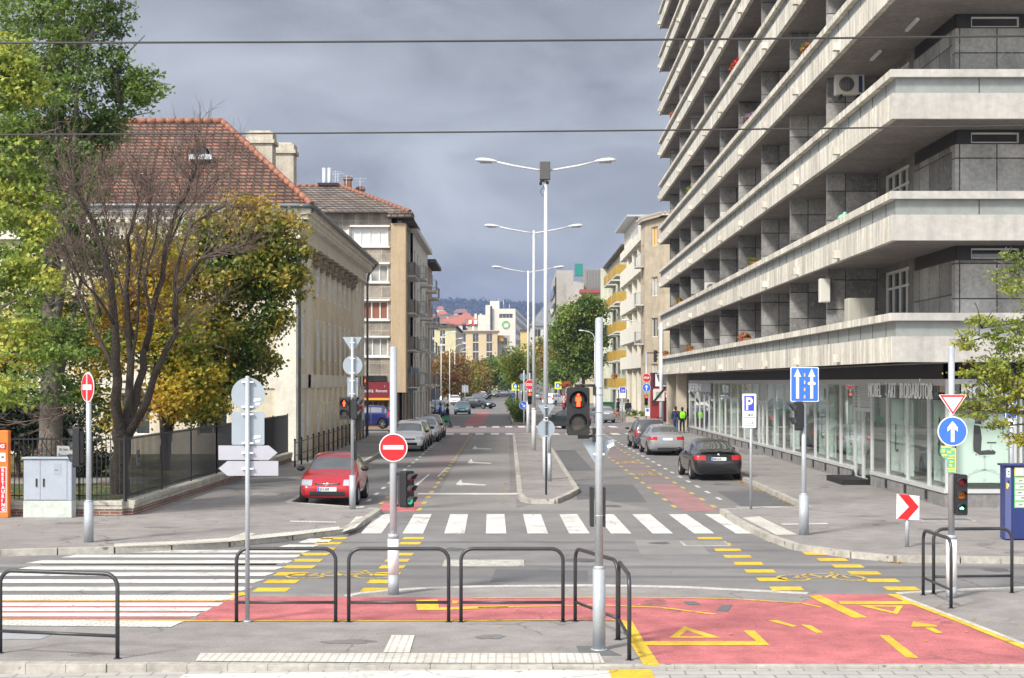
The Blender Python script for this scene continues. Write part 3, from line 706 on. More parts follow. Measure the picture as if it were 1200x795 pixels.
mb.box(.03,-.0575,2.275,.02,.003,.05); mb.build('printed_lines', M('printed_grey', (.16,.16,.17), .6), t)
# --- G: right pole
X, Y = G(1115, 701)
t = thing('sign_post', 'galvanised pole at right with a give way triangle above a round blue ahead only sign', 'sign post', (X, Y, 0))
MB().cyl((0,0,1.0),(0,0,4.04),.05,n=20).ball(0,0,4.04,.05,.05,.03).build('pole', MGALV, t)
MB().cyl((0,0,0),(0,0,.19),.085,n=20).build('pole_base', MGALV, t); MB().cyl((0,0,.19),(0,0,.95),.0855,n=20).build('white_band', MWHT, t); MB().cyl((0,0,.95),(0,0,1.02),.085,n=20).build('pole_collar', MGALV, t)
tri = lambda s, cz: [(-s*.5,cz+s*.32),(s*.5,cz+s*.32),(s*.5*.92,cz+s*.28),(0,cz-s*.5),(-s*.5*.92,cz+s*.28)]
g_ = MB().prism([(-.218,3.285),(.218,3.285),(.222,3.27),(0,2.95),(-.222,3.27)], -.075, -.065).build('give_way_sign', MWHT, t)
MB().prism([(-.208,3.278),(.208,3.278),(0,2.965)], -.079, -.0755).build('red_border', MRED, g_); MB().prism([(-.158,3.245),(.158,3.245),(0,3.01)], -.083, -.0795).build('white_centre', MWHT, g_)
disc_sign(t, -.005, 2.695, -.072, .24, MBLUE, MWHT, [('arrow', ARROW_UP, MWHT)])
st = MB().prism([(-.19,2.47),(.04,2.43),(.05,2.02),(-.09,2.02),(-.10,2.24),(-.17,2.28),(-.21,2.36)], -.071, -.065).build('sticker_board', M('sticker_green', (.12,.42,.30), .5, noise=(30,.3)), t)
mb = MB()
for (x, z, w, h_) in ((-.1,2.44,.16,.02),(-.15,2.38,.05,.05),(-.06,2.36,.06,.04),(-.13,2.31,.08,.03),(-.02,2.30,.09,.02),(-.03,2.26,.12,.015),(-.02,2.2,.05,.03),(-.03,2.09,.12,.02),(-.02,2.05,.12,.02),(.045,2.22,.018,.4),(0.0,2.40,.05,.03),(-.03,2.14,.04,.04)): mb.box(x,-.073,z,w,.003,h_)
mb.build('yellow_marks', M('sticker_yellow', (.75,.65,.08), .5), st)
e = signal_head(t, .13, 1.67, -.06, 0, [(lens_red_off,None),(lens_amb_off,bikefig(M('dim_amber', (.18,.07,.02), .5))),(M('dim_green_lens', (.01,.10,.07), .25),bikefig(lens_cyan))], .13, .205, name='cycle_signal')
MB().box(.08,0,1.98,.10,.07,.05).box(.06,.03,2.2,.04,.06,.5).build('bracket', MBLK, t); MB().box(.08,0,1.38,.1,.07,.05).build('bracket', MBLK, t)
# --- H: red and white chevron
X, Y = G(1063, 641, SW)
t = thing('chevron_sign', 'low square board with a red chevron pointing right on a short tilted post', 'chevron sign', (X, Y, SW))
pole(t, .75, .042, cap=False)
c_ = MB().prism([(-.235,.58),(.23,.55),(.235,1.04),(-.225,1.09)], -.062, -.05).build('board', MWHT, t)
MB().prism([(-.20,1.085),(.02,1.062),(.225,.82),(.0,.566),(-.215,.579),(.02,.82)], -.066, -.0625).build('chevron', MRED, c_)
# --- I: parking meter and P post
X, Y = G(1188, 633, SW)
t = thing('parking_meter', 'dark blue parking ticket machine with green tariff labels at the right edge', 'parking meter', (X, Y+.1, SW))
navy = M('navy_paint', (.025,.04,.16), .35, noise=(5,.1))
MB().box(.04,0,.80,.50,.34,1.56).build('cabinet', navy, t, bevel=.015)
MB().box(.04,0,1.60,.58,.46,.045).build('canopy', navy, t, bevel=.01)
MB().box(-.145,-.182,.78,.125,.02,1.5).build('front_strip', M('blue_grey_strip', (.10,.12,.28), .4), t)
l = MB().box(.125,-.175,1.02,.27,.012,.66).build('tariff_panel', M('tariff_green', (.18,.62,.16), .5), t)
mb = MB(); 
for z in (1.27,1.14,1.01,.90,.76): mb.box(.125,-.183,z,.235,.004,.085)
mb.build('printed_label', MWHT, l)
mb = MB()
for z, x in ((1.28,.12),(1.15,.14),(1.02,.1),(.91,.17),(.77,.12)): mb.box(x,-.187,z,.09,.003,.02); mb.box(x-.03,-.187,z-.025,.12,.003,.008)
mb.build('label_print', M('printed_grey', (.16,.16,.17), .6), l)
l2 = MB().box(.125,-.175,1.46,.27,.012,.19).build('yellow_notice', M('notice_yellow', (.8,.66,.05), .5), t); MB().box(.09,-.183,1.46,.16,.004,.14).build('notice_print', MWHT, l2)
mb = MB(); mb.box(-.145,-.195,1.44,.08,.006,.2); mb.box(-.145,-.195,1.2,.03,.006,.12); mb.build('display', MWHT, t); mb = MB(); mb.box(-.14,-.2,1.46,.03,.004,.03); mb.box(-.14,-.2,1.40,.03,.004,.02); mb.box(-.145,-.2,1.24,.03,.006,.06); mb.build('coin_slot', MBLK, t); MB().box(-.17,-.2,1.16,.04,.006,.12).build('yellow_tab', M('notice_yellow', (.8,.66,.05)), t)
X, Y = G(1194, 628, SW)
t = thing('sign_post', 'slim post with a tall blue P sign partly hidden by yellow green leaves', 'sign post', (X, Y+.5, SW))
pole(t, 3.15, .045, cap=True)
p_ = MB().prism(rrect(.25,.62,.01,-.03,2.86), -.07, -.058).build('parking_sign', MWHT, t); MB().prism(rrect(.225,.595,.01,-.03,2.86), -.074, -.0705).build('sign_face', MBLUE, p_)
mb = MB(); text_mb(mb, 'P', .5, (-.105,-.077,2.70), sx=.55, bold=.01); mb.build('letter', MWHT, p_)
MB().prism(rrect(.14,.17,.01,-.02,2.45), -.07, -.058).build('small_plate', MWHT, t); MB().box(-.02,-.072,2.45,.07,.004,.06).build('printed_figure', MPRINT, t)
# --- utility cabinet
X, Y = G(55.5, 607, SW)
cab = M('cabinet_grey', (.36,.40,.46), .5, noise=((2,.06),(20,.06))); cabb = M('cabinet_base', (.50,.54,.50), .8, noise=((3,.15),(15,.1)))
t = thing('utility_cabinet', 'large pale grey roadside utility cabinet with two doors on a pale plinth before the fence', 'utility cabinet', (X, Y+.2, SW))
MB().box(0,0,.21,1.2,.40,.42).build('plinth', cabb, t, bevel=.01)
MB().box(0,.01,.94,1.19,.38,1.02).build('body', cab, t, bevel=.008); MB().box(0,.0,1.475,1.26,.46,.05).build('lid', cab, t, bevel=.015)
MB().box(-.385,-.185,.94,.40,.015,.99).build('door', cab, t, bevel=.004); MB().box(.155,-.185,.94,.65,.015,.99).build('door', cab, t, bevel=.004)
for x in (-.27,-.09): MB().box(x,-.2,.87,.035,.025,.20).build('handle', MBLK, t)
mb = MB(); mb.box(.25,-.195,1.20,.18,.006,.27); mb.build('hatch', M('cabinet_hatch', (.33,.37,.43), .5), t); MB().box(.22,-.2,1.18,.08,.006,.012).build('slot', MPRINT, t)
# --- orange advertising stand
X, Y = G(-6, 607, SW)
org = M('orange_panel', (.85,.20,.03), .5, noise=(3,.06))
t = thing('advertising_stand', 'tall orange advertising stand with white lettering on red strips at the left edge', 'advertising stand', (X, Y+.1, SW))
MB().box(0,.0,1.08,.66,.22,2.16).build('body', org, t, bevel=.02)
b_ = MB().box(.02,-.116,.70,.50,.012,1.08).build('red_panel', M('panel_red', (.62,.02,.03), .5), t); MB().box(.02,-.112,.70,.54,.008,1.12).build('panel_border', MWHT, b_)
mb = MB()
for i, ch in enumerate('RESTAURANT'[:9]): pass
for i, ch in enumerate('RESTAURING'): text_mb(mb, ch, .115, (.17,-.126,1.14-.107*i), bold=.004)
mb.build('lettering', MWHT, b_)
b_ = MB().box(.08,-.116,1.78,.40,.012,.16).build('red_label', M('panel_red', (.62,.02,.03)), t); mb = MB(); text_mb(mb, 'XS', .13, (.10,-.126,1.73), bold=.004); mb.build('lettering', MWHT, b_)
b_ = MB().box(.1,-.116,1.5,.34,.012,.22).build('white_label', MWHT, t); MB().box(.2,-.124,1.5,.06,.004,.05).build('printed_mark', M('printed_grey', (.16,.16,.17)), b_)
# --- park sign
X, Y = G(77, 588, SW); 
t = thing('park_sign', 'white park name sign on posts behind the grey cabinet', 'park sign', (-11.12, 38.62, .5))
b_ = MB().prism([(-.32,1.0),(.30,1.0),(.30,.86),(.32,.86) if False else (.30,.9),(.30,1.36),(-.32,1.38)], -.012, .0).build('board', M('cream_sign', (.66,.66,.60), .6), t)
mb = MB(); text_mb(mb, 'III. ker. Budapest', .085, (-.26,-.016,1.26), bold=.001); text_mb(mb, 'Bennelkpark', .135, (-.285,-.016,1.09), sx=.83, bold=.001); mb.build('lettering', M('printed_grey', (.16,.16,.17)), b_)
for x in (-.25,.25): MB().cyl((x,.02,-.1),(x,.02,1.3),.015).build('post', MBLK, t)
t = thing('small_notice', 'small cream notice plate hung on the dark fence right of the bare tree trunk', 'notice', (-9.83, 40.3, 1.35))
MB().box(.03,-.02,.15,.02,.30,.42).build('plate', M('cream_sign', (.66,.66,.60)), t); mb = MB(); mb.box(.045,-.02,.2,.004,.16,.08); mb.box(.045,-.02,.05,.004,.16,.03); mb.build('printed_lines', M('printed_grey', (.16,.16,.17)), t)

# --- fence on the park: low wall + railings
brk = grid_mat('old_red_brick', (.17,.07,.05), (.22,.10,.07), (.30,.27,.23), 'sz', .26, .08, .012, noise=.25, offset=.5)
capm = M('weathered_stone_coping', (.42,.40,.35), .9, noise=((1.2,.2),(9,.2)), bump=(10,.4,.02), spots=(3.4,.64,(.20,.17,.13)))
fm = M('fence_black_paint', (.022,.022,.025), .5)
def park_fence(pts, label, wallh=.38, top=1.98, bars=.115, board=False):
    c = pts[0]; t = thing('park_fence', label, 'fence', (c[0], c[1], SW))
    w, cp, rl = MB(), MB(), MB(); posts = []
    for i in range(len(pts)-1):
        a, b = Vector((*pts[i],0))-Vector((*c,0)), Vector((*pts[i+1],0))-Vector((*c,0)); d = b-a; L_ = d.length; d.normalize()
        w.bar(a+Vector((0,0,wallh*.22)), b+Vector((0,0,wallh*.22)), .36, wallh*.44)
        n = int(L_/1.6)+1
        for j in range(n):
            p, q = a.lerp(b, j/n)+d*.006, a.lerp(b, (j+1)/n)-d*.006
            w.bar(p+Vector((0,0,wallh*.56)), q+Vector((0,0,wallh*.56)), .40+random.uniform(-.02,.02), wallh*.24, 1)
            cp.bar(p+Vector((0,0,wallh*.84+random.uniform(-.008,.008))), q+Vector((0,0,wallh*.84+random.uniform(-.008,.008))), .44+random.uniform(-.02,.02), wallh*.30)
        rl.bar(a+Vector((0,0,top-.06)), b+Vector((0,0,top-.06)), .03, .035); rl.bar(a+Vector((0,0,wallh+.12)), b+Vector((0,0,wallh+.12)), .03, .03)
        m_ = int(L_/bars)
        for j in range(m_+1):
            p = a.lerp(b, j/m_); rl.box(p.x, p.y, (top+wallh)/2, .02 if not board else .02, .02 if not board else .022, top-wallh-.02)
        k2 = max(1, int(L_/3.2))
        for j in range(k2+1):
            p = a.lerp(b, j/k2); posts.append(p)
    w.build('brick_base', [brk, capm], t); cp.build('coping', capm, t, bevel=.012); rl.build('railing', fm, t)
    for p in posts: MB().box(p.x, p.y, (top+wallh)/2, .05, .05, top-wallh+.06).build('fence_post', fm, t)
    return t
park_fence([(-34,38.75),(-9.78,38.75)], 'black iron railings on a low stone and brick wall behind the grey cabinet')
park_fence([(-9.75,38.8),(-9.62,50),(-9.5,65.0)], 'black close-set railings on a brick base running away along the left pavement', bars=.125, board=True)
# --- black hoop rail along the old building
t = thing('pavement_railing', 'low black railing of posts and thin bars along the foot of the cream building', 'railing', (-8.55, 60.5, SW))
mb = MB(); n = 17
for j in range(n):
    y = j*1.95; mb2 = MB().cyl((-.01*j,y,0),(-.01*j,y,1.05),.035,n=8).ball(-.01*j,y,1.07,.05,.05,.05,8,6); mb2.build('post', fm, t)
for z in (.95,.45): mb.bar((0,0,z),(-.16,(n-1)*1.95,z+0),.025,.03)
mb.build('rail_bars', fm, t)

# --- overhead tram wires
wm = M('overhead_wire', (.06,.055,.055), .5, metal=.5)
def wire(label, pts, r, Y):
    mb = MB(); P = []
    xs = np.linspace(-300, 1500, 25)
    co = np.polyfit([p[0] for p in pts], [p[1] for p in pts], 2)
    for x in xs: P.append(V(x, np.polyval(co, x), Y))
    mb.tube(P, r, 6); o = mb.build('tram_wire', wm); tag(o, label, 'wire')
wire('upper of the two dark tram wires crossing the whole sky', [(0,50.5),(600,48),(1200,42.5)], .0075, 10.5)
wire('lower of the two dark tram wires, passing over the tiled roof', [(0,158),(600,154.5),(1200,147.5)], .0080, 14.0)

# --- double arm street lamps on the median
def lamp_head(mb, x, z, s, tilt, L_=.75):
    prof = [(0,.035),(.12,.07),(.3,.10),(.5,.11),(.65,.085),(.75,.03)]
    for (a, r0), (b, r1) in zip(prof[:-1], prof[1:]):
        p0 = (x+s*a, 0, z+tilt*a); p1 = (x+s*b, 0, z+tilt*b)
        o = len(mb.v); n = 12
        for (px_, pz_, r) in ((p0[0],p0[2],r0),(p1[0],p1[2],r1)):
            for i in range(n):
                t_ = 2*PI*i/n; zz = r*math.sin(t_); zz = zz*.55 if zz < 0 else zz*.95
                mb.v.append((px_, r*1.25*math.cos(t_), pz_+zz))
        for i in range(n):
            j = (i+1) % n; mb.f.append([o+i,o+j,o+n+j,o+n+i]); mb.m.append(0); mb.sm.append(True)
def double_lamp():
    t = thing('street_lamp', 'x', 'street lamp', (0,0,0), 0, 'twin armed street lamps on the median')
    MB().cyl((0,0,0),(0,0,2.0),.115,.11,n=16).cyl((0,0,2.0),(0,0,2.08),.115,.09,n=16).cyl((0,0,2.08),(0,0,10.75),.09,.055,n=16).build('pole', MGALVL, t)
    for s in (-1, 1):
        a = MB().tube([(0,0,10.62),(s*.4,0,10.68),(s*1.1,0,10.80),(s*1.72,0,10.94)], .035, 8).build('arm', MGALVL, t)
        mb = MB(); lamp_head(mb, s*1.68, 10.95, s, .06); mb.build('lamp_head', M('lamp_housing', (.60,.62,.64), .4), a)
        MB().box(s*2.05,0,10.91,.42,.17,.03).build('lamp_glass', M('lamp_glass', (.12,.12,.12), .15), a)
    return t
dl = double_lamp(); dl.location = (1.165, 52.9, SW)
dl['label'] = 'tallest, nearest twin armed street lamp with a dark box under its arms'
MB().box(-.03,-.05,10.62,.36,.24,.62).build('control_box', M('control_box_grey', (.085,.085,.085), .5), dl, bevel=.02)
mb = MB(); mb.cyl((-.18,-.06,10.2),(-.18,-.2,10.15),.05); mb.cyl((.05,-.06,10.22),(.05,-.15,10.2),.06); mb.box(-.1,0,10.27,.2,.08,.05); mb.tube([(.0,0,10.2),(-.2,.0,9.9),(-.08,0,9.75)],.012,6); mb.build('sensor', MBLK, dl)
lab2 = ['second twin armed street lamp, standing just behind the tallest one','third twin armed street lamp at the back end of the median']
for i, (px, py, lb) in enumerate(((625.6,528,lab2[0]),(619,506.5,lab2[1]))):
    c = copy_tree(dl) if False else None
    X, Y = G(px, py, SW); c = copy_tree(dl); c.location = (X, Y, SW); c['label'] = lb
    for ch in list(c.children):
        if ch.name.startswith(('control_box','sensor')): bpy.data.objects.remove(ch)
def single_lamp():
    t = thing('street_lamp', 'x', 'street lamp', (0,0,0), 0, 'single armed street lamps along the pavement')
    MB().cyl((0,0,0),(0,0,1.6),.10,n=12).cyl((0,0,1.6),(0,0,8.0),.075,.05,n=12).build('pole', MGALVL, t)
    a = MB().tube([(0,0,7.95),(.03,0,8.5),(.25,0,8.95),(.7,0,9.2),(1.2,0,9.28)], .04, 8).build('arm', MGALVL, t)
    mb = MB(); lamp_head(mb, 1.15, 9.29, 1, .04); mb.build('lamp_head', M('lamp_housing', (.6,.62,.64)), a)
    return t
sl = single_lamp(); first = True
singles = [(504,70,137,0,'curved arm street lamp nearest on the left, by the grey balcony house'),(517,56,186,0,'second curved arm street lamp of the left row'),(527,49,213,0,'third curved arm street lamp of the left row, before the brown trees'),
 (533,43,243,0,'fourth curved arm street lamp of the left row'),(539,38.5,270,0,'fifth curved arm street lamp of the left row, against the beige house'),(563.5,28,372,0,'far street lamp before the round green tree in the distance'),
 (697,58,180,180,'curved arm street lamp over the right carriageway beside the green tree'),(680,48,217,180,'farther curved arm street lamp seen in front of the green tree'),(752,70,149,180,'curved arm street lamp in front of the yellow balconies')]
for px, dz, Y, rz, lb in singles:
    c = sl if first else copy_tree(sl); first = False
    c.location = ((px-X0)/F*Y, Y, SW); c.rotation_euler = (0,0,math.radians(rz)); c['label'] = lb
for i, (px, Y) in enumerate(((577,430),(588,455),(594,480),(600,520),(606,400),(611,350))):
    c = copy_tree(sl); c.location = ((px-X0)/F*Y, Y, SW); c.rotation_euler = (0,0,PI*(i % 2)); c['label'] = ('tiny street lamp far away by the parked row','tiny far street lamp right of the parked row','tiny far street lamp at the end of the carriageway','tiny far street lamp beyond the crossing dark car','tiny far street lamp above the median trees','small street lamp among the median trees')[i]

# --- signal post on left kerb
X, Y = G(413, 597, SW)
t = thing('signal_post', 'slim grey pole by the red car with a small red man signal and sign backs', 'signal post', (X, Y, SW))
MB().cyl((0,0,.9),(0,0,4.55),.045,n=14).build('pole', MGALV, t); MB().cyl((0,0,0),(0,0,.9),.085,n=16).build('pole_base', MGALV, t)
MB().prism([(-.27,4.55),(.25,4.55),(0,4.12)], .05, .06).build('sign_back', MBACK, t); MB().prism(circ(.26,30,0,3.80), .05,.06).build('sign_back', MBACK, t); MB().prism(rrect(.28,.5,.01,0,3.23), .05,.06).build('sign_back', MBACK, t)
for z in (4.4,3.98,3.6,3.4,3.05): MB().box(0,.0,z,.14,.08,.02).build('clamp', MWHT, t)
signal_head(t, -.2, 2.66, -.03, math.radians(-8), [(lens_dark,man_fig(lit_red,.8)),(lens_grey,None)], .2, .27, name='pedestrian_signal')
signal_head(t, .1, 2.66, 0, math.radians(80), [(lens_dark,None)]*2, .2, .27, name='pedestrian_signal')
MB().box(.14,.25,2.25,.16,.2,.5).build('signal_box', MBLK, t); MB().box(.07,.12,1.55,.09,.2,.5).build('signal_box', MBLK, t)
# --- median post with triangle and disc backs
X, Y = G(640, 580, SW)
t = thing('sign_post', 'thin dark post on the median tip carrying a triangle back and a disc back', 'sign post', (X, Y, SW))
MB().cyl((0,0,0),(0,0,2.65),.03,n=12).build('pole', MDKGREY, t)
MB().prism([(-.25,2.68),(.27,2.68),(.0,2.26)], .035, .045).build('sign_back', MBACK, t); MB().prism(circ(.262,30,0,1.97), .035,.045).build('sign_back', MBACK, t)
for z in (2.6,2.3,2.2,1.75): MB().box(0,.0,z,.1,.07,.02).build('clamp', MWHT, t)
X, Y = G(644.5, 565.5, SW)
t = thing('bollard', 'stout grey post standing on the median behind the nearest lamp', 'post', (X, Y+.5, SW)); MB().cyl((0,0,0),(0,0,.95),.07,n=12).cyl((0,0,.95),(0,0,2.0),.055,n=12).build('pole', MGALV, t)

# --- signposts farther along
stopred = M('stop_red', (.62,.02,.03), .5)
def stop_plate(t, z, r=.33, x=0):
    o = MB().prism(circ(r,8,x,z,PI/8), -.07,-.06).build('stop_sign', MWHT, t); MB().prism(circ(r*.93,8,x,z,PI/8), -.075,-.071).build('sign_face', stopred, o)
    mb = MB(); text_mb(mb, 'STOP', .23, (x,-.08,z-.08), align='CENTER', sx=.85, bold=.008); mb.build('lettering', MWHT, o)
def far_signal(t, x, z, lit): signal_head(t, x, z, -.05, 0, [(lit_red_l if lit else lens_dark,None),(lens_dark,None),(lens_dark,None)], .2, .26)
X, Y = G(757.5, 497.5, SW); Y0_ = Y
t = thing('sign_post', 'pole with stop sign, blue ahead sign and red light at the right side street', 'sign post', (X, Y, SW))
pole(t, 5.7, .06); k_ = Y/F
stop_plate(t, zat(443,Y)-SW, .36); disc_sign(t, 0, zat(454.5,Y)-SW, -.07, .33, MBLUE, MWHT, [('arrow', ARROW_UP, MWHT)])
far_signal(t, -.02, zat(469,Y)-SW, True)
MB().prism(rrect(.36,.62,.02,.08,zat(483,Y)-SW), -.08,-.07).build('small_sign', MWHT, t); MB().prism(circ(.12,12,.08,zat(481,Y)-SW), -.085,-.081).build('sign_symbol', MBLUE, t)
MB().box(.6,0,5.6,1.2,.08,.08).build('arm', MBLK, t); signal_head(t, .72, 5.35, .0, math.radians(60), [(lens_dark,None)]*3, .2, .3)
X, Y = (775-X0)/F*109.5, 109.5
t = thing('lamp_column', 'thick grey column carrying a white square board with a black diagonal near the bank', 'column', (X, Y, SW))
MB().cyl((0,0,0),(0,0,7.5),.16,.12,n=16).build('pole', MGALVL, t)
q = zat(463,Y)-SW; b_ = MB().prism(rrect(.8,.86,.03,-.2,q), -.2,-.18).build('square_sign', M('cream_sign', (.66,.66,.6)), t)
MB().prism(rrect(.42,.44,.02,-.2,q), -.205,-.201).build('grey_square', M('sign_grey', (.35,.38,.38), .5), b_); MB().prism([(-.72,q-.55),(-.58,q-.62),(.35,q+.5),(.22,q+.58)], -.215,-.206).build('diagonal', MPRINT, b_)
X, Y = G(729.5, 495, SW)
t = thing('sign_post', 'thin post with a blue and white parking zone sign beside the walking person in black', 'sign post', (X, Y, SW))
pole(t, 2.9, .04); MB().prism(rrect(.55,.95,.02,.0,2.45), -.06,-.05).build('parking_sign', MWHT, t); MB().prism(rrect(.45,.45,.02,0,2.66), -.066,-.061).build('blue_panel', M('parking_blue', (.05,.07,.62)), t); mb = MB(); mb.prism([(-.12,2.6),(.08,2.6),(.08,2.72),(.14,2.72),(.14,2.56),(-.12,2.55)], -.072,-.067); mb.prism([(-.1,2.68),(.0,2.72),(-.1,2.76)], -.072,-.067); mb.build('white_symbol', MWHT, t)
X, Y = G(621, 508, SW)
t = thing('signal_post', 'median signal post with a stop sign above a lit orange red lamp', 'signal post', (X, Y+1, SW))
pole(t, 3.9, .06); stop_plate(t, zat(451,Y)-SW, .34); far_signal(t, .0, zat(467,Y)-SW, True)
X, Y = G(614, 497, .14)
t = thing('sign_post', 'white median post with a round blue keep right sign on the lawn edge', 'sign post', (X, Y, .14))
pole(t, 4.2, .06, mat=MGALVL); disc_sign(t, -.05, zat(475,Y)-.14, -.07, .32, MBLUE, MWHT, [('arrow', [(-.5,.35),(-.35,.5),(.2,-.05),(.45,.2),(.5,-.5),(-.2,-.45),(.05,-.2)], MWHT)])
MB().prism(circ(.30,24,-.05,zat(442,Y)-.14), .06,.07).build('sign_back', MBACK, t); MB().prism(rrect(.55,.55,.02,-.05,zat(454,Y)-.14), .06,.07).build('sign_back', MBACK, t)
lime = M('fluorescent_lime', (.65,.75,.05), .5)
for px, py, Y, lb in ((604,453,190,'fluorescent lime pedestrian crossing sign among the median trees'),(654,452,215,'fluorescent lime pedestrian crossing sign over the right carriageway')):
    X = (px-X0)/F*Y; t = thing('crossing_sign', lb, 'crossing sign', (X, Y, SW)); z = zat(py, Y)-SW
    pole(t, z+.4, .05); b_ = MB().prism(rrect(.95,1.05,.04,0,z), -.07,-.06).build('board', lime, t); MB().prism(rrect(.6,.6,.03,0,z+.03), -.075,-.071).build('blue_panel', MBLUE, b_); MB().prism([(0,z+.28),(.2,z-.15),(-.2,z-.15)], -.08,-.076).build('white_triangle', MWHT, b_)
t = thing('sign_post', 'small round blue sign with a white bar low among the median bushes', 'sign post', ((601.5-X0)/F*150, 150, .14)); pole(t, 2.2, .04); disc_sign(t, 0, 2.0, -.05, .22, MBLUE, MWHT, [('bar', [(-.5,-.15),(.5,-.15),(.5,.15),(-.5,.15)], MWHT)])
for px, Y, dz, lb in ((482,118,[(-.0,438,1.2,.9),(0,452,.9,.7)],'post with two rectangular grey sign backs before the grey balcony house'),(496,150,[(0,445,.8,.9)],'post with a round and a square sign back by the left house corner'),(510,150,[(0,462,.75,1.1)],'short post with a grey rectangular board by the parked silver car'),(545,215,[(0,456,.9,1.0)],'post with a grey board among the far left lamps')):
    t = thing('sign_post', lb, 'sign post', ((px-X0)/F*Y, Y, SW)); mx = 0
    for (dx, py, w, h_) in dz: z = zat(py, Y)-SW; mx = max(mx, z+h_/2); MB().prism(rrect(w,h_,.02,dx,z), .05,.06).build('sign_back', MBACK, t)
    pole(t, mx+.1, .05)
t = thing('ticket_machine', 'narrow yellow and grey pavement post with a red top near the blue van', 'ticket machine', (*G(420,513.5,SW), SW)); MB().box(0,0,.8,.42,.3,1.6).build('body', M('ochre_paint', (.55,.40,.12), .5), t, bevel=.02); MB().box(0,0,1.75,.5,.32,.35).build('red_head', MRED, t, bevel=.02); MB().box(.02,-.16,1.0,.25,.02,.5).build('panel', MGALV, t)
t = thing('information_column', 'dark red column standing behind the grey column near the bank', 'column', ((767.5-X0)/F*118, 118, SW)); MB().box(0,0,1.35,.7,.5,2.7).build('body', M('dark_red_paint', (.28,.03,.035), .45), t, bevel=.03); MB().box(0,-.26,1.9,.5,.02,.8).build('panel', M('dark_red_panel', (.12,.02,.03), .4), t)
t = thing('wheelie_bin', 'green wheeled waste bin behind the silver hatchback in the right street', 'bin', ((713-X0)/F*140, 140, SW)); MB().box(0,0,.75,.95,.9,1.3).build('body', M('bin_green', (.03,.11,.05), .5), t, bevel=.05); MB().box(0,0,1.45,1.05,1.0,.12).build('lid', M('bin_green_lid', (.035,.13,.06), .45), t, bevel=.04)
# ================================================================ CARS
glassm = M('car_glass', (.075,.085,.09), .04, spec=1.0, coat=.5); glassm.node_tree.nodes['Principled BSDF'].inputs['IOR'].default_value = 1.95
rubber = M('tyre_rubber', (.018,.018,.018), .8); rimm = M('alloy_rim', (.42,.43,.45), .3, metal=.7); darkpl = M('dark_plastic_trim', (.022,.022,.024), .55)
headm = M('headlamp_lens', (.55,.57,.60), .12, metal=.35, spec=1); tailm = M('tail_lamp_red', (.45,.012,.018), .2, spec=.8); chrome = M('chrome', (.7,.7,.72), .15, metal=.9)
def paint(name, c, metal=.0, rough=.32): return M(name, c, rough*.7, metal=metal, coat=.9, noise=(1.2,.04))
# station: x, z_bottom, z_belt, z_top, half width, half roof width
CARS = {
 'hatch': dict(L=3.85, wb=2.5, r=.30, st=[(-1.92,.42,.60,.63,.60,.56),(-1.88,.27,.80,.84,.76,.70),(-1.78,.20,.88,.96,.80,.68),(-1.50,.19,.93,1.30,.82,.58),(-1.28,.19,.94,1.39,.825,.575),(-.35,.19,.93,1.445,.83,.58),(.28,.19,.91,1.37,.83,.575),(1.02,.19,.89,.93,.825,.66),(1.45,.19,.80,.86,.81,.60),(1.74,.20,.66,.72,.77,.56),(1.88,.24,.56,.60,.70,.52),(1.92,.34,.50,.53,.56,.45)],
   pil=[(-1.40,-1.18),(-.42,-.36),(.30,.36)], head=(1.50,9,.44,.76,.585,.735), tail=(-9,-1.60,.60,.9,.72,1.05), grille=(1.70,9,0,.36,.60,.655), intake=(1.7,9,0,.50,.29,.42), plate=(.505,.83)),
 'sedan': dict(L=4.7, wb=2.72, r=.325, st=[(-2.35,.45,.62,.66,.62,.58),(-2.30,.28,.84,.90,.80,.74),(-2.18,.21,.93,1.01,.86,.74),(-1.72,.19,.95,1.05,.88,.66),(-1.05,.19,.95,1.37,.89,.57),(-.60,.19,.94,1.42,.895,.575),(.0,.19,.93,1.44,.90,.585),(.45,.19,.91,1.38,.90,.58),(1.25,.19,.88,.94,.89,.72),(1.80,.19,.80,.86,.87,.66),(2.16,.21,.70,.74,.82,.6),(2.32,.26,.58,.62,.72,.52),(2.36,.36,.50,.53,.58,.45)],
   pil=[(-1.22,-1.04),(-.16,-.08),(.45,.52)], head=(1.92,9,.50,.86,.60,.75), tail=(-9,-2.05,.46,.92,.74,.90), grille=(2.1,9,0,.40,.56,.66), intake=(2.1,9,0,.55,.30,.42), plate=(.50,.80)),
 'suv': dict(L=4.1, wb=2.55, r=.335, st=[(-2.05,.45,.72,.76,.66,.62),(-2.02,.30,.95,1.02,.80,.72),(-1.94,.24,1.0,1.30,.84,.66),(-1.80,.23,1.02,1.56,.855,.62),(-1.50,.23,1.02,1.62,.86,.63),(-.40,.23,1.0,1.64,.865,.635),(.35,.23,.98,1.56,.865,.62),(1.0,.23,.96,1.02,.86,.72),(1.55,.23,.88,.94,.85,.66),(1.88,.25,.74,.80,.80,.6),(2.02,.30,.62,.66,.72,.54),(2.05,.40,.55,.58,.6,.5)],
   pil=[(-1.50,-1.40),(-.50,-.42),(.38,.46)], head=(1.62,9,.46,.82,.64,.82), tail=(-9,-1.85,.62,.92,.78,1.10), grille=(1.82,9,0,.42,.64,.72), intake=(1.8,9,0,.52,.34,.50), plate=(.57,.86)),
}
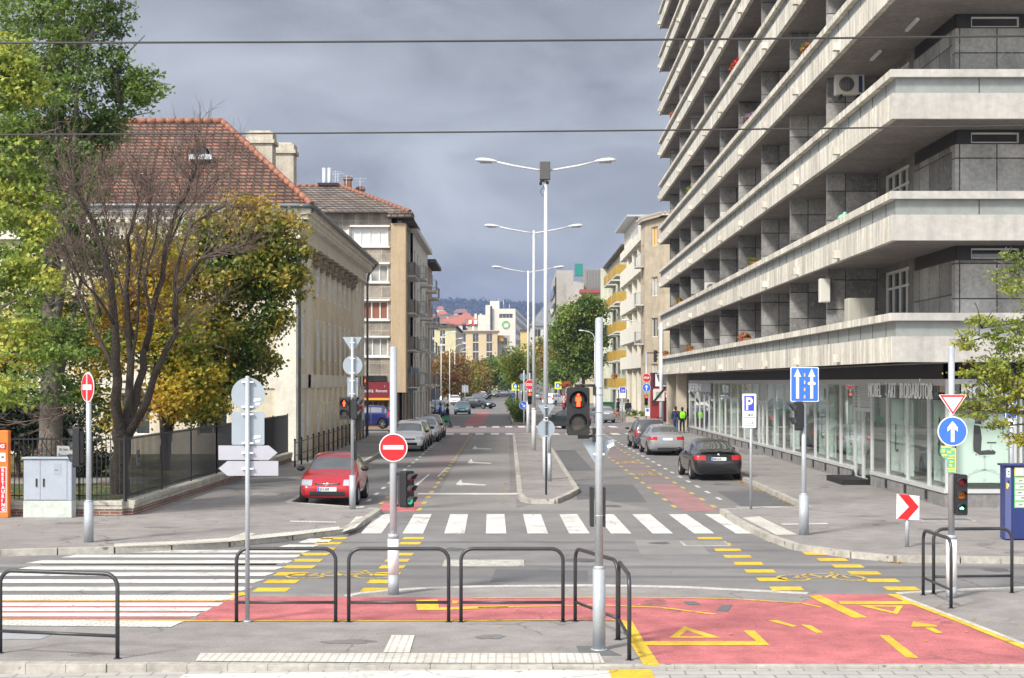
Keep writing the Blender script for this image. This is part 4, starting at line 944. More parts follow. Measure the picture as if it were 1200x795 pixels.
def build_car_meshes(kind):
    c = CARS[kind]; st = c['st']; bm = bmesh.new(); rings = []
    for x, zb, zs, zt, w, wr in st:
        cab = zt-zs > .25
        half = [(0,zb),(w*.78,zb),(w*.95,zb+.06),(w,zb+(zs-zb)*.45),(w*.985,zs-.06),(w*.955 if cab else w*.93,zs)]
        half += [(wr,zt-.055 if cab else zt-.02),(wr*.84,zt-.008),(0,zt+.018)]
        pts = half+[(-a, b) for a, b in half[-2:0:-1]]
        rings.append([bm.verts.new((x, a, b)) for a, b in pts])
    n = len(rings[0])
    for k in range(len(rings)-1):
        a, b = st[k], st[k+1]; ca, cb = a[3]-a[2] > .25, b[3]-b[2] > .25
        for i in range(n):
            j = (i+1) % n; f = bm.faces.new([rings[k][i], rings[k][j], rings[k+1][j], rings[k+1][i]]); f.smooth = True
            seg = i if i < 8 else n-1-i
            if ca and cb and seg == 5: f.material_index = 1
            if ca != cb and seg in (6, 7): f.material_index = 1
    bm.faces.new(rings[0][::-1]); bm.faces.new(rings[-1])
    # rear screen of saloons / hatches spans two low-to-high stations
    bmesh.ops.recalc_face_normals(bm, faces=bm.faces)
    cl = bm.edges.layers.float.new('crease_edge')
    me = bpy.data.meshes.new('b'); bm.to_mesh(me); bm.free()
    ob = bpy.data.objects.new('b', me); COL.objects.link(ob)
    for m_ in range(6): me.materials.append(None)
    s = ob.modifiers.new('s', 'SUBSURF'); s.levels = 3; s.render_levels = 3
    cutters = []
    for sx in (-1, 1):
        for sy in (-1, 1):
            mb = MB(); mb.cyl((sx*c['wb']/2, sy*.55, c['r']+.02), (sx*c['wb']/2, sy*1.2, c['r']+.02), c['r']+.055, n=28)
            cm = mb.mesh('c', darkpl); co = bpy.data.objects.new('c', cm); COL.objects.link(co); cutters.append(co)
            b = ob.modifiers.new('k', 'BOOLEAN'); b.operation = 'DIFFERENCE'; b.object = co; b.solver = 'EXACT'
    dg = bpy.context.evaluated_depsgraph_get(); ev = bpy.data.meshes.new_from_object(ob.evaluated_get(dg))
    for o in cutters+[ob]: bpy.data.objects.remove(o)
    bm = bmesh.new(); bm.from_mesh(ev)
    def cut(co, no): bmesh.ops.bisect_plane(bm, geom=bm.verts[:]+bm.edges[:]+bm.faces[:], plane_co=co, plane_no=no)
    regs = [(2,)+c['head'], (3,)+c['tail'], (4,)+c['grille'], (4,)+c['intake']]
    for r in regs:
        for xv in r[1:3]:
            if abs(xv) < 5: cut((xv,0,0),(1,0,0))
        for yv in r[3:5]:
            if 0 < yv < .85: cut((0,yv,0),(0,1,0)); cut((0,-yv,0),(0,1,0))
        for zv in r[5:7]: cut((0,0,zv),(0,0,1))
    for a, b in c['pil']: cut((a,0,0),(1,0,0)); cut((b,0,0),(1,0,0))
    for xs in (c['pil'][0][0]+.12, c['pil'][1][0], c['pil'][2][1]+.45): cut((xs,0,0),(1,0,0)); cut((xs+.014,0,0),(1,0,0))
    for f in bm.faces:
        q = f.calc_center_median(); ay = abs(q.y)
        if f.material_index == 1:
            if abs(f.normal.y) > .55 and any(a < q.x < b for a, b in c['pil'][:2]): f.material_index = 0
            continue
        for r in regs:
            if r[1] < q.x < r[2] and r[3] <= ay < r[4] and r[5] < q.z < r[6]: f.material_index = r[0]
        if f.material_index == 0 and ay > .6 and .3 < q.z < 1.0 and abs(f.normal.y) > .5:
            for xs in (c['pil'][0][0]+.12, c['pil'][1][0], c['pil'][2][1]+.45):
                if xs < q.x < xs+.014: f.material_index = 4
        if q.z < .235: f.material_index = 4
    out = []
    def take(name, cond, mat, off=0):
        b2 = bm.copy(); kill = [f for f in b2.faces if not cond(f)]; bmesh.ops.delete(b2, geom=kill, context='FACES')
        m_ = bpy.data.meshes.new(name); b2.to_mesh(m_); b2.free(); m_.materials.clear(); m_.materials.append(mat); m_.polygons.foreach_set('material_index', [0]*len(m_.polygons)); m_.polygons.foreach_set('use_smooth', [True]*len(m_.polygons)); m_.update()
        if len(m_.polygons): out.append((name, m_, []))
    cx = lambda f: f.calc_center_median()
    take('body', lambda f: f.material_index == 0 or f.material_index > 4, darkpl)
    take('windscreen', lambda f: f.material_index == 1 and cx(f).x > .2 and abs(f.normal.y) < .55, glassm)
    take('rear_window', lambda f: f.material_index == 1 and cx(f).x < -.2 and abs(f.normal.y) < .55, glassm)
    for s_ in (1, -1): take('side_window', lambda f: f.material_index == 1 and abs(f.normal.y) >= .55 and cx(f).y*s_ > 0, glassm)
    for s_ in (1, -1): take('headlight', lambda f: f.material_index == 2 and cx(f).y*s_ > 0, headm)
    for s_ in (1, -1): take('tail_light', lambda f: f.material_index == 3 and cx(f).y*s_ > 0, tailm)
    take('trim', lambda f: f.material_index == 4, darkpl)
    xf = max(v.co.x for v in bm.verts if abs(v.co.y) < .2 and abs(v.co.z-c['plate'][0]) < .06); xr = min(v.co.x for v in bm.verts if abs(v.co.y) < .2 and abs(v.co.z-c['plate'][1]) < .06)
    bm.free()
    pl = MWHT
    out.append(('number_plate', MB().box(xf+.012,0,c['plate'][0]-.02,.02,.52,.115).mesh('plate', pl), [('plate_band', MB().box(xf+.024,-.235,c['plate'][0]-.02,.004,.04,.11).mesh('pb', MBLUE))]))
    out.append(('number_plate', MB().box(xr-.012,0,c['plate'][1]-.02,.02,.52,.115).mesh('plate', pl), [('plate_band', MB().box(xr-.024,.235,c['plate'][1]-.02,.004,.04,.11).mesh('pb', MBLUE))]))
    mb = MB(); r = c['r']; w = .10
    mb.lathe([(r*.62,-w*.9),(r*.9,-w),(r*.98,-w*.75),(r,-w*.4),(r,w*.4),(r*.98,w*.75),(r*.9,w),(r*.62,w*.9)], 28, 'y'); tyre = mb.mesh('tyre', rubber)
    mb = MB(); mb.lathe([(r*.66,-w*.9),(r*.64,-w*.5),(r*.60,-w*.3)], 28, 'y'); mb.lathe([(r*.18,-w*.75),(r*.16,-w*.85),(.001,-w*.85)], 16, 'y')
    for i in range(5):
        a = 2*PI*i/5; ca, sa = math.cos(a), math.sin(a)
        for s_ in (-1, 1):
            b = a+s_*.16; mb.bar((ca*r*.12,-w*.72,sa*r*.12),(math.cos(b)*r*.64,-w*.62,math.sin(b)*r*.64),.03,.028)
    rim = mb.mesh('rim', rimm)
    back = MB().lathe([(r*.63,-w*.2),(.001,-w*.2)], 20, 'y').mesh('hub', darkpl)
    mb = MB(); mb.ball(0,0,0,.09,.12,.075,10,8); mir = mb.mesh('mirror', darkpl)
    return dict(parts=out, tyre=tyre, rim=rim, back=back, mir=mir, c=c, xf=xf, xr=xr)
CM = {}
def car(kind, x, y, heading, pmat, label, scale=(1,1,1), z=0, group=None, plates=None, name='parked_car', mirror_paint=False, cat='car'):
    """heading in degrees: 90 = driving away from the camera, -90 = towards it"""
    if kind not in CM: CM[kind] = build_car_meshes(kind)
    k = CM[kind]; c = k['c']
    t = thing(name, label, cat, (x, y, z), math.radians(heading), group); t.scale = scale
    bd = None
    for nm, me, subs in k['parts']:
        o = link(nm, me, t)
        if nm == 'body': o.material_slots[0].link = 'OBJECT'; o.material_slots[0].material = pmat; bd = o
        for sn, sm in subs: link(sn, sm, o)
    for sx in (-1, 1):
        for sy in (-1, 1):
            w = link('wheel', k['tyre'], t, (sx*c['wb']/2, sy*(c['st'][5][4]-.10), c['r'])); w.rotation_euler = (0,0,0 if sy < 0 else PI)
            link('rim', k['rim'], w); link('brake_hub', k['back'], w)
    for sy in (-1, 1):
        m_ = link('door_mirror', k['mir'], t, (c['pil'][2][1]+.22, sy*(c['st'][5][4]+.09), c['st'][5][2]+.06))
        if mirror_paint: m_.material_slots[0].link = 'OBJECT'; m_.material_slots[0].material = pmat
    if plates:
        mb = MB(); text_mb(mb, plates, .10, (k['xf']+.026,-.20,c['plate'][0]-.055), u=(0,1,0), sx=.75, depth=.003, bold=.002); text_mb(mb, plates, .10, (k['xr']-.026,.20,c['plate'][1]-.055), u=(0,-1,0), sx=.75, depth=.003, bold=.002)
        mb.build('plate_lettering', MPRINT, t)
    return t
P_RED = paint('car_red', (.42,.008,.02)); P_BLK = paint('car_black', (.010,.010,.012)); P_SIL = paint('car_silver', (.42,.43,.45), .5); P_WHT = paint('car_white', (.86,.87,.88)); P_GRY = paint('car_grey', (.10,.105,.115), .4)
P_BEI = paint('car_pearl', (.58,.57,.53), .2); P_TEAL = paint('car_teal', (.12,.32,.36), .3); P_BLUE = paint('car_blue', (.012,.02,.12)); P_DKGRN = paint('car_dark_green', (.02,.03,.032)); P_LSIL = paint('car_pale_blue', (.34,.42,.50), .4); P_YEL = paint('car_yellow', (.45,.42,.10))
GL, GR = 'cars parked along the left kerb', 'cars parked along the right kerb'
t = car('hatch', -5.16, 44.8, -90, P_RED, 'small red hatchback parked facing the camera beside the grey signal post', plates='JKG-839', name='parked_car')
mb = MB(); mb.tube([(1.83,-.36,.640),(1.895,0,.628),(1.83,.36,.640)], .014, 6); mb.lathe([(.055,-.01),(.05,-.02),(.001,-.025)], 16, 'y'); 
MB().tube([(1.80,-.36,.638),(1.90,0,.625),(1.80,.36,.638)], .016, 6).ball(1.905,0,.625,.015,.05,.05).build('grille_bar', chrome, t)
mb = MB(); mb.tube([(1.04,-.62,.90),(.98,-.1,.945)], .012, 5); mb.tube([(1.04,-.05,.945),(.98,.5,.93)], .012, 5); mb.build('wiper', darkpl, t)
car('suv', -5.2, 77.9, -90, P_WHT, 'white compact off-roader, front car of the left row', (.94,.96,.93), group=GL)
car('hatch', -5.25, 83.9, -90, P_BEI, 'pearl white hatchback second in the left row', group=GL)
car('sedan', -5.1, 90.2, -90, P_SIL, 'silver saloon third in the left row', (.92,1,1), group=GL)
car('sedan', -5.1, 96.2, -90, P_GRY, 'grey saloon last of the left row before the far crossing', (.92,1,1), group=GL)
t = car('sedan', 7.18, 56.1, 91.5, P_BLK, 'black saloon parked nearest on the right, rear lights towards the camera', plates='MSH-618')
mb = MB(); mb.box(-2.30,.42,.42,.03,.28,.05); mb.box(-2.30,-.42,.42,.03,.28,.05); mb.build('reflector', tailm, t)
mb = MB(); mb.box(-2.18,0,1.02,.12,1.2,.03); mb.build('boot_lip', P_BLK, t); MB().ball(-2.31,0,.93,.012,.05,.045).build('badge', chrome, t)
t = car('sedan', 7.22, 74.4, 91.5, P_SIL, 'silver saloon parked behind the black one on the right', (1.0,.99,1), group=GR, mirror_paint=True)
mb = MB(); mb.box(-2.35,0,.33,.03,.9,.10); mb.build('diffuser', darkpl, t)
t = car('suv', 7.1, 81.0, 91.5, P_GRY, 'dark grey estate with a roof rail parked beyond the silver saloon', (1,1,.95), group=GR)
MB().box(-.5,.6,1.67,2,.05,.05).box(-.5,-.6,1.67,2,.05,.05).build('roof_rail', darkpl, t)
car('hatch', 4.05, 113, 128, P_DKGRN, 'dark green car turning across the junction behind the median', (1.0,1,1), name='moving_car')
car('hatch', 7.55, 130.5, 100, P_SIL, 'silver hatchback waiting beyond the junction on the right with its red tail lamps showing', (1.05,1.03,1), name='moving_car')
car('suv', 5.9, 143, 92, P_WHT, 'white car ahead of the silver hatchback, mostly behind the thick pole', (1.0,1,1), name='moving_car')
car('suv', 6.2, 222, 60, P_WHT, 'distant white van crossing the right carriageway', (1.1,1.1,1.1), name='moving_car')
car('hatch', -10.4, 109.3, 180, P_BLUE, 'dark blue people carrier parked sideways before the maroon shop front', (1.0,1,1.18), z=.12)
car('hatch', -5.25, 163.0, -90, P_TEAL, 'teal hatchback driving towards the camera beyond the far crossing', name='moving_car')
car('suv', -7.5, 153, -92, P_LSIL, 'pale blue estate parked left of the walking pedestrians', group=GL, z=0.0)
car('sedan', -8.6, 149, -100, P_GRY, 'dark saloon half hidden behind the lamp at the left house corner', group=GL)
car('sedan', -4.3, 196, -35, P_BLK, 'black saloon pulling out behind the teal hatchback', name='moving_car')
car('sedan', -5.6, 205, -90, P_LSIL, 'pale blue saloon behind the black saloon that pulls out', group=GL)
car('suv', -5.2, 226, -90, P_GRY, 'dark off-roader farther up the left row', (1.05,1.05,1.05), group=GL)
car('hatch', -5.3, 240, -90, P_YEL, 'yellow green hatchback farther up the left row', group=GL)
car('sedan', -1.9, 331, 172, P_GRY, 'dark saloon crossing the far end of the carriageway', name='moving_car')
far_cols = [(P_LSIL,'pale blue'),(P_SIL,'silver'),(P_WHT,'white'),(P_SIL,'silver'),(P_WHT,'white'),(P_SIL,'silver'),(P_GRY,'grey'),(P_WHT,'white'),(P_SIL,'silver'),(P_WHT,'white')]
ordn = ['first','second','third','fourth','fifth','sixth','seventh','eighth','ninth','tenth']
for i, (pm, cn) in enumerate(far_cols):
    car(('sedan','hatch','suv')[i % 3], -5.5-.0016*(i*9), 262+i*11, -90, pm, f'{cn} car, {ordn[i]} of the far left queue beyond the yellow green hatchback', group=GL)
for i, (X, Y, pm, cn) in enumerate(((-9.2,176,P_GRY,'grey car parked under the brown trees, nearest of them'),(-9.4,190,P_SIL,'silver car parked under the brown trees'),(-8.6,232,P_WHT,'white car parked beyond the brown trees'),(8.2,250,P_RED,'small red car far up the right carriageway'),(4.6,290,P_SIL,'silver car far up the right carriageway'),(8.4,190,P_GRY,'grey car parked at the kerb below the green tree'))):
    car(('sedan','hatch')[i % 2], X, Y, 90 if X > 0 else -90, pm, cn, group='cars parked farther away')
# scooter rider
def scooter(x, y, rz, label):
    t = thing('motor_scooter', label, 'motor scooter', (x, y, 0), rz)
    for sx in (-.62,.62): w = MB().lathe([(.14,-.05),(.24,-.055),(.27,0),(.24,.055),(.14,.05)], 20, 'y', (sx,0,.27)).build('wheel', rubber, t); MB().cyl((sx,-.04,.27),(sx,.04,.27),.14,n=14).build('rim', rimm, w)
    mb = MB(); mb.prism([(-.75,.45),(-.1,.42),(.05,.3),(.4,.3),(.55,.75),(.5,1.0),(.42,1.0),(.35,.5),(.1,.45),(.0,.72),(-.75,.78)], -.17, .17); mb.build('body', P_RED, t, bevel=.04)
    MB().box(-.4,0,.80,.65,.28,.09).build('seat', darkpl, t, bevel=.03); MB().cyl((.45,-.33,1.02),(.45,.33,1.02),.02).build('handlebar', darkpl, t); MB().ball(.56,0,.9,.06,.09,.09).build('headlight', headm, t)
    return t
scooter(6.1, 180, math.radians(80), 'red motor scooter on the right carriageway, ridden by a person')
# ================================================================ PEOPLE
def skin_mesh(pts, edges, rad, name, mat, lev=2, root=0):
    me = bpy.data.meshes.new(name); me.from_pydata(pts, edges, []); ob = bpy.data.objects.new(name, me); COL.objects.link(ob)
    sk = ob.modifiers.new('skin', 'SKIN'); sk.use_smooth_shade = True
    lay = me.skin_vertices[0].data
    for i, r in enumerate(rad):
        lay[i].radius = (r, r) if not hasattr(r, '__len__') else r; lay[i].use_root = (i == root)
    s = ob.modifiers.new('s', 'SUBSURF'); s.levels = lev; s.render_levels = lev
    dg = bpy.context.evaluated_depsgraph_get(); out = bpy.data.meshes.new_from_object(ob.evaluated_get(dg)); bpy.data.objects.remove(ob)
    out.materials.clear(); out.materials.append(mat); out.polygons.foreach_set('use_smooth', [True]*len(out.polygons)); return out
skinm = M('skin_tone', (.45,.26,.18), .6)
def person(x, y, z, rz, h, label, top, legs, shoes=None, hair=None, stride=.28, coat=False, arms=.12, sit=False, hood=False, bag=None, reach=None):
    """faces local +X"""
    s = h/1.75; t = thing('person', label, 'person', (x, y, z), math.radians(rz))
    st = stride/2
    def leg(sy, fx):
        if sit: return [(0,sy*.10,.93),(.40,sy*.16,.86),(.34,sy*.17,.45),(.42,sy*.17,.36)]
        return [(0,sy*.09,.93),(fx*.45+.04,sy*.10,.50),(fx-.03,sy*.10,.09),(fx+.16,sy*.11,.035)]
    L_, R_ = leg(1, st), leg(-1, -st)
    hipz = 0 if not sit else 0
    def arm(sy, sw):
        if sit: return [(.02,sy*.20,1.42),(.12,sy*.26,1.17),(.36,sy*.26,1.10),(.42,sy*.26,1.10)]
        return [(0,sy*.19,1.42),(sw*.35-.03,sy*.25,1.14),(sw+.05,sy*.25,.90),(sw+.07,sy*.245,.84)]
    AL, AR = arm(1, -arms), arm(-1, arms)
    pts = [(0,0,.95),(0,0,1.15),(0,0,1.38),(0,0,1.50),(.02,0,1.58),(.03,0,1.66)]; rad = [(.13,.15),(.12,.135),(.12,.17),(.055,.055),(.075,.07),(.095,.08)]
    ed = [(0,1),(1,2),(2,3),(3,4),(4,5)]
    def chain(start, ps, rs):
        i = len(pts); pts.extend(ps); rad.extend(rs); ed.append((start, i)); ed.extend((j, j+1) for j in range(i, i+len(ps)-1)); return i+len(ps)-1
    for Lg in (L_, R_): chain(0, Lg, [.085,.062,.042,.035])
    for A in (AL, AR):
        w = chain(2, A, [.055,.045,.032,.030])
        hx, hy, hz = A[-1]; sg = 1 if hy > 0 else -1
        for i, (dx, L2) in enumerate(((-.03,.075),(-.01,.09),(.012,.085),(.032,.065))): chain(w, [(hx+dx,hy,hz-.05),(hx+dx+.012,hy-sg*.012,hz-.05-L2)], [.010,.008])
        chain(w, [(hx+.04,hy-sg*.01,hz-.01),(hx+.065,hy-sg*.02,hz-.06)], [.011,.009])
    pts = [(a*s,b*s,c*s) for a, b, c in pts]; rad = [(r*s, r*s) if not hasattr(r,'__len__') else (r[0]*s, r[1]*s) for r in rad]
    bm_ = skin_mesh(pts, ed, rad, 'person', skinm); body = link('body', bm_, t)
    mb = MB(); mb.ball(.03*s,0,1.655*s,.10*s,.082*s,.12*s); mb.ball(.128*s,0,1.64*s,.022*s,.014*s,.02*s,8,6)
    for sy in (-1,1): mb.ball(.03*s,sy*.085*s,1.645*s,.02*s,.012*s,.03*s,8,6)
    mb.build('head', skinm, t)
    mb = MB()
    for sy in (-1,1): mb.ball(.118*s,sy*.032*s,1.665*s,.012*s,.014*s,.008*s,8,6)
    mb.build('eyes', MPRINT, t); MB().box(.124*s,0,1.595*s,.01*s,.045*s,.008*s).build('mouth', M('lip_tone', (.35,.12,.1), .6), t)
    hm = hair or M('dark_hair', (.02,.014,.01), .7)
    mb = MB(); mb.ball(.005*s,0,1.685*s,.115*s,.098*s,.115*s); mb.ball(-.03*s,0,1.60*s,.085*s,.085*s,.10*s)
    mb.build('hair', hm, t)
    # jacket
    P = [(0,0,.92 if not coat else .78),(0,0,1.15),(0,0,1.38),(0,0,1.49)]; R2 = [(.165,.185),(.15,.165),(.15,.195),(.075,.075)]; E = [(0,1),(1,2),(2,3)]
    for A in (AL, AR):
        i = len(P); P += A[:3]; R2 += [.078,.066,.05]; E += [(2,i),(i,i+1),(i+1,i+2)]
    link('jacket', skin_mesh([(a*s,b*s,c*s) for a,b,c in P], E, [(r*s,r*s) if not hasattr(r,'__len__') else (r[0]*s,r[1]*s) for r in R2], 'jacket', top, root=1), t)
    P = [(0,0,.95)]; R2 = [(.14,.155)]; E = []
    for Lg in (L_, R_):
        i = len(P); P += Lg[:3]; R2 += [.10,.078,.06]; E += [(0,i),(i,i+1),(i+1,i+2)]
    link('trousers', skin_mesh([(a*s,b*s,c*s) for a,b,c in P], E, [(r*s,r*s) if not hasattr(r,'__len__') else (r[0]*s,r[1]*s) for r in R2], 'trousers', legs), t)
    for Lg in (L_, R_):
        fx, fy, fz = Lg[3]; ax = Lg[2]; MB().ball((ax[0]+.07)*s,fy*s,max(.045,fz+.01)*s if not sit else (fz)*s,.14*s,.05*s,.05*s,12,8).build('shoe', shoes or MBLK, t)
    return t
C_BLK = M('black_cloth', (.014,.014,.017), .85, noise=(14,.3)); C_NAVY = M('navy_cloth', (.02,.03,.07), .85, noise=(14,.3)); C_BLUE = M('bright_blue_cloth', (.02,.12,.55), .8, noise=(14,.25)); C_JEAN = M('blue_denim', (.05,.08,.20), .85, noise=(14,.25)); C_GRY = M('grey_cloth', (.12,.12,.13), .85, noise=(14,.25)); C_YEL = M('yellow_cloth', (.5,.42,.06), .8); C_RW = M('red_white_cloth', (.5,.12,.12), .8, spots=(9,.5,(.7,.7,.7))); C_LGRY = M('light_grey_cloth', (.3,.3,.3), .85)
Gp = lambda px, py: G(px, py, SW)
x, y = Gp(791.7,507.5); person(x, y, SW, 88, 1.70, 'person in a long dark coat and blue jeans walking away beside the showroom', C_NAVY, C_JEAN, coat=True)
x, y = Gp(799.5,507.7); person(x, y, SW, 92, 1.66, 'person in black wearing a bright green rucksack, walking away beside the showroom', C_BLK, C_BLK)
b_ = thing('rucksack', 'bright green rucksack on the back of the walking person in black', 'rucksack', (x, y-.22, SW+1.17)); MB().prism(rrect(.34,.46,.12,0,0), -.08, .08).build('bag', M('bright_green_nylon', (.30,.85,.02), .6), b_, bevel=.04); MB().prism(rrect(.22,.2,.06,0,-.08), -.11, -.08).build('pocket', M('green_nylon_dark', (.18,.55,.02), .6), b_)
x, y = Gp(793.5,503.8); person(x, y, SW, -80, 1.72, 'person in a yellow jacket half hidden behind the dark coat', C_YEL, C_BLK)
x, y = Gp(802,504); person(x, y, SW, -95, 1.78, 'person in black standing at the showroom end behind the rucksack wearer', C_BLK, C_BLK)
x, y = Gp(736,493); person(x, y, SW, 100, 1.80, 'person in a black hooded jacket walking away on the right side street pavement', C_BLK, C_GRY, shoes=MWHT)
x, y = Gp(724,489.5); person(x, y, SW, 150, 1.75, 'person in dark clothes walking a tan dog on the right pavement', C_NAVY, C_GRY)
x, y = G(516,497); person(x, y, 0, 175, 1.72, 'person in a bright blue jacket stepping off the far crossing at left', C_BLUE, C_NAVY, stride=.5)
x, y = G(524.5,500); person(x, y, 0, 180, 1.74, 'person in a black coat carrying a green bag over the far crossing', C_BLK, C_JEAN, stride=.5, coat=True)
b_ = thing('carrier_bag', 'green carrier bag held low by the person in the black coat', 'carrier bag', (x-.12, y-.28, .52)); MB().prism([(-.22,-.28),(.20,-.28),(.25,.0),(.2,.24),(-.19,.26),(-.26,.05)], -.09, .09).build('bag', M('bag_green', (.03,.30,.14), .6), b_, bevel=.03); MB().tube([(-.1,0,.24),(-.06,0,.36),(.06,0,.36),(.1,0,.24)], .012, 6).build('handle', M('bag_green', (.03,.3,.14)), b_)
person(6.1, 179.8, 0, 80, 1.72, 'person in a red and white jacket riding the motor scooter', C_RW, C_BLK, sit=True, hair=M('white_helmet', (.7,.7,.7), .3))
# dog
x, y = Gp(720.5,491)
t = thing('dog', 'tan dog with a thin tail walking beside its owner on the right pavement', 'dog', (x, y, SW), math.radians(160))
P = [(-.28,0,.50),(-.05,0,.49),(.18,0,.50),(.32,0,.58),(.42,0,.70),(.50,0,.70),(.62,0,.66),(-.38,0,.52),(-.55,0,.62)]
R2 = [.10,.105,.13,.085,.07,.06,.035,.03,.015]; E = [(2,1),(1,0),(2,3),(3,4),(4,5),(5,6),(0,7),(7,8)]
for sy in (-1, 1):
    o = len(P); f = .05*sy; P += [(.20,sy*.08,.38),(.19+f,sy*.085,.20),(.20+f,sy*.085,.03),(.25+f,sy*.085,.02)]; R2 += [.06,.035,.026,.028]; E += [(2,o),(o,o+1),(o+1,o+2),(o+2,o+3)]
    o = len(P); P += [(-.26,sy*.08,.36),(-.20-f,sy*.085,.30),(-.36-f,sy*.085,.17),(-.33-f,sy*.085,.03),(-.28-f,sy*.085,.02)]; R2 += [.075,.05,.03,.024,.027]; E += [(0,o),(o,o+1),(o+1,o+2),(o+2,o+3),(o+3,o+4)]
    o = len(P); P += [(.42,sy*.05,.77),(.40,sy*.07,.70)]; R2 += [.02,.015]; E += [(4,o),(o,o+1)]
link('body', skin_mesh(P, E, R2, 'dog', M('tan_fur', (.30,.14,.05), .8, noise=(20,.3)), root=2), t)
# ================================================================ TREES
def leaf_mat(name, cols, rough=.6):
    if name in MATS: return MATS[name]
    m = bpy.data.materials.new(name); m.use_nodes = True; nt = m.node_tree; L = nt.links; b = nt.nodes['Principled BSDF']; b.inputs['Roughness'].default_value = rough
    geo = _n(nt, 'ShaderNodeNewGeometry'); cr = _n(nt, 'ShaderNodeValToRGB'); el = cr.color_ramp.elements
    while len(el) < len(cols): el.new(.5)
    for i, c in enumerate(cols): el[i].position = i/(len(cols)-1); el[i].color = (*c, 1)
    nz = _n(nt, 'ShaderNodeTexNoise'); nz.inputs['Scale'].default_value = .55; nz.inputs['Detail'].default_value = 3; L.new(geo.outputs['Position'], nz.inputs['Vector'])
    a = _n(nt, 'ShaderNodeMath', operation='MULTIPLY_ADD'); a.inputs[1].default_value = .55; a.inputs[2].default_value = -.275; L.new(geo.outputs['Random Per Island'], a.inputs[0])
    r = _n(nt, 'ShaderNodeMapRange'); r.inputs[1].default_value = .32; r.inputs[2].default_value = .68; L.new(nz.outputs['Fac'], r.inputs[0])
    ad = _n(nt, 'ShaderNodeMath', operation='ADD', use_clamp=True); L.new(a.outputs[0], ad.inputs[0]); L.new(r.outputs[0], ad.inputs[1]); L.new(ad.outputs[0], cr.inputs[0])
    L.new(cr.outputs[0], b.inputs['Base Color'])
    tr = _n(nt, 'ShaderNodeBsdfTranslucent'); L.new(cr.outputs[0], tr.inputs[0]); mx = _n(nt, 'ShaderNodeMixShader'); mx.inputs[0].default_value = .35
    L.new(b.outputs[0], mx.inputs[1]); L.new(tr.outputs[0], mx.inputs[2]); L.new(mx.outputs[0], nt.nodes['Material Output'].inputs[0])
    MATS[name] = m; return m
def leaf_mesh(name, clusters, size, mat, aspect=.62, clump=.32, per=26, droop=0., flat=1.):
    """clusters: (x,y,z,rx,ry,rz,n). Leaves gather in clumps spread through each ellipsoid"""
    C = []
    for (x, y, z, rx, ry, rz, n) in clusters:
        k = max(3, int(n/per)); d = rng.normal(size=(k,3)); d /= np.linalg.norm(d, axis=1)[:,None]
        r = rng.random(k)**(.42); cc = d*r[:,None]*np.array([rx,ry,rz])+np.array([x,y,z])
        idx = rng.integers(0, k, n); cl = clump*(.6+.8*rng.random(k))[idx][:,None]
        C.append(cc[idx]+rng.normal(size=(n,3))*cl*np.array([1,1,.62*flat]))
    P = np.concatenate(C); n = len(P)
    nrm = rng.normal(size=(n,3))+np.array([0,-.15,.75]); nrm /= np.linalg.norm(nrm, axis=1)[:,None]
    a = np.cross(nrm, rng.normal(size=(n,3))); a /= np.linalg.norm(a, axis=1)[:,None]; b = np.cross(nrm, a)
    s = (size*(.6+.8*rng.random(n)))[:,None]
    v = np.empty((n,4,3)); v[:,0] = P-a*s; v[:,1] = P-b*s*aspect+nrm*s*.18; v[:,2] = P+a*s; v[:,3] = P+b*s*aspect+nrm*s*.18
    v = v.reshape(-1,3); me = bpy.data.meshes.new(name); me.vertices.add(n*4); me.vertices.foreach_set('co', v.ravel())
    me.loops.add(n*4); me.loops.foreach_set('vertex_index', np.arange(n*4, dtype=np.int32)); me.polygons.add(n)
    me.polygons.foreach_set('loop_start', np.arange(0,n*4,4,dtype=np.int32)); me.polygons.foreach_set('loop_total', np.full(n,4,dtype=np.int32))
    me.materials.append(mat); me.update(calc_edges=True); return me
bark = M('dark_bark', (.048,.037,.028), .9, noise=((3,.3),(16,.35)), bump=(14,.9,.05)); barkl = M('grey_bark', (.13,.115,.095), .9, noise=((3,.3),(16,.35)), bump=(14,.8,.04)); twigm = M('twig_bark', (.16,.115,.095), .9, noise=(4,.3))
def limb(mb, pts, r0, r1, n=8):
    k = len(pts); P = []
    for i in range(k-1):
        a, b = Vector(pts[i]), Vector(pts[i+1])
        for j in range(3): P.append(a.lerp(b, j/3)+Vector((random.gauss(0,.03),random.gauss(0,.03),0))*(i > 0 or j > 0)*min(1, r0*8))
    P.append(Vector(pts[-1])); m_ = len(P); mb.tube(P, [r0+(r1-r0)*(i/(m_-1))**.8 for i in range(m_)], n)
    return P
def twigs(mb, p, d, L_, r, depth):
    """recursive fine branching"""
    p = Vector(p); d = Vector(d).normalized(); pts = [p]; q = p.copy(); dd = d.copy(); n = 4
    for i in range(n):
        dd = (dd+Vector((random.gauss(0,.16),random.gauss(0,.16),random.gauss(.05,.12)))).normalized(); q = q+dd*L_/n; pts.append(q.copy())
        if depth > 0 and i > 0:
            for _ in range(random.choice((1,1,2))):
                e = (dd+Vector((random.gauss(0,.55),random.gauss(0,.55),random.gauss(.1,.4)))).normalized()
                twigs(mb, q, e, L_*random.uniform(.5,.75), r*.62, depth-1)
    mb.tube(pts, [r*(1-.7*i/n) for i in range(n+1)], 5 if r > .015 else 3)
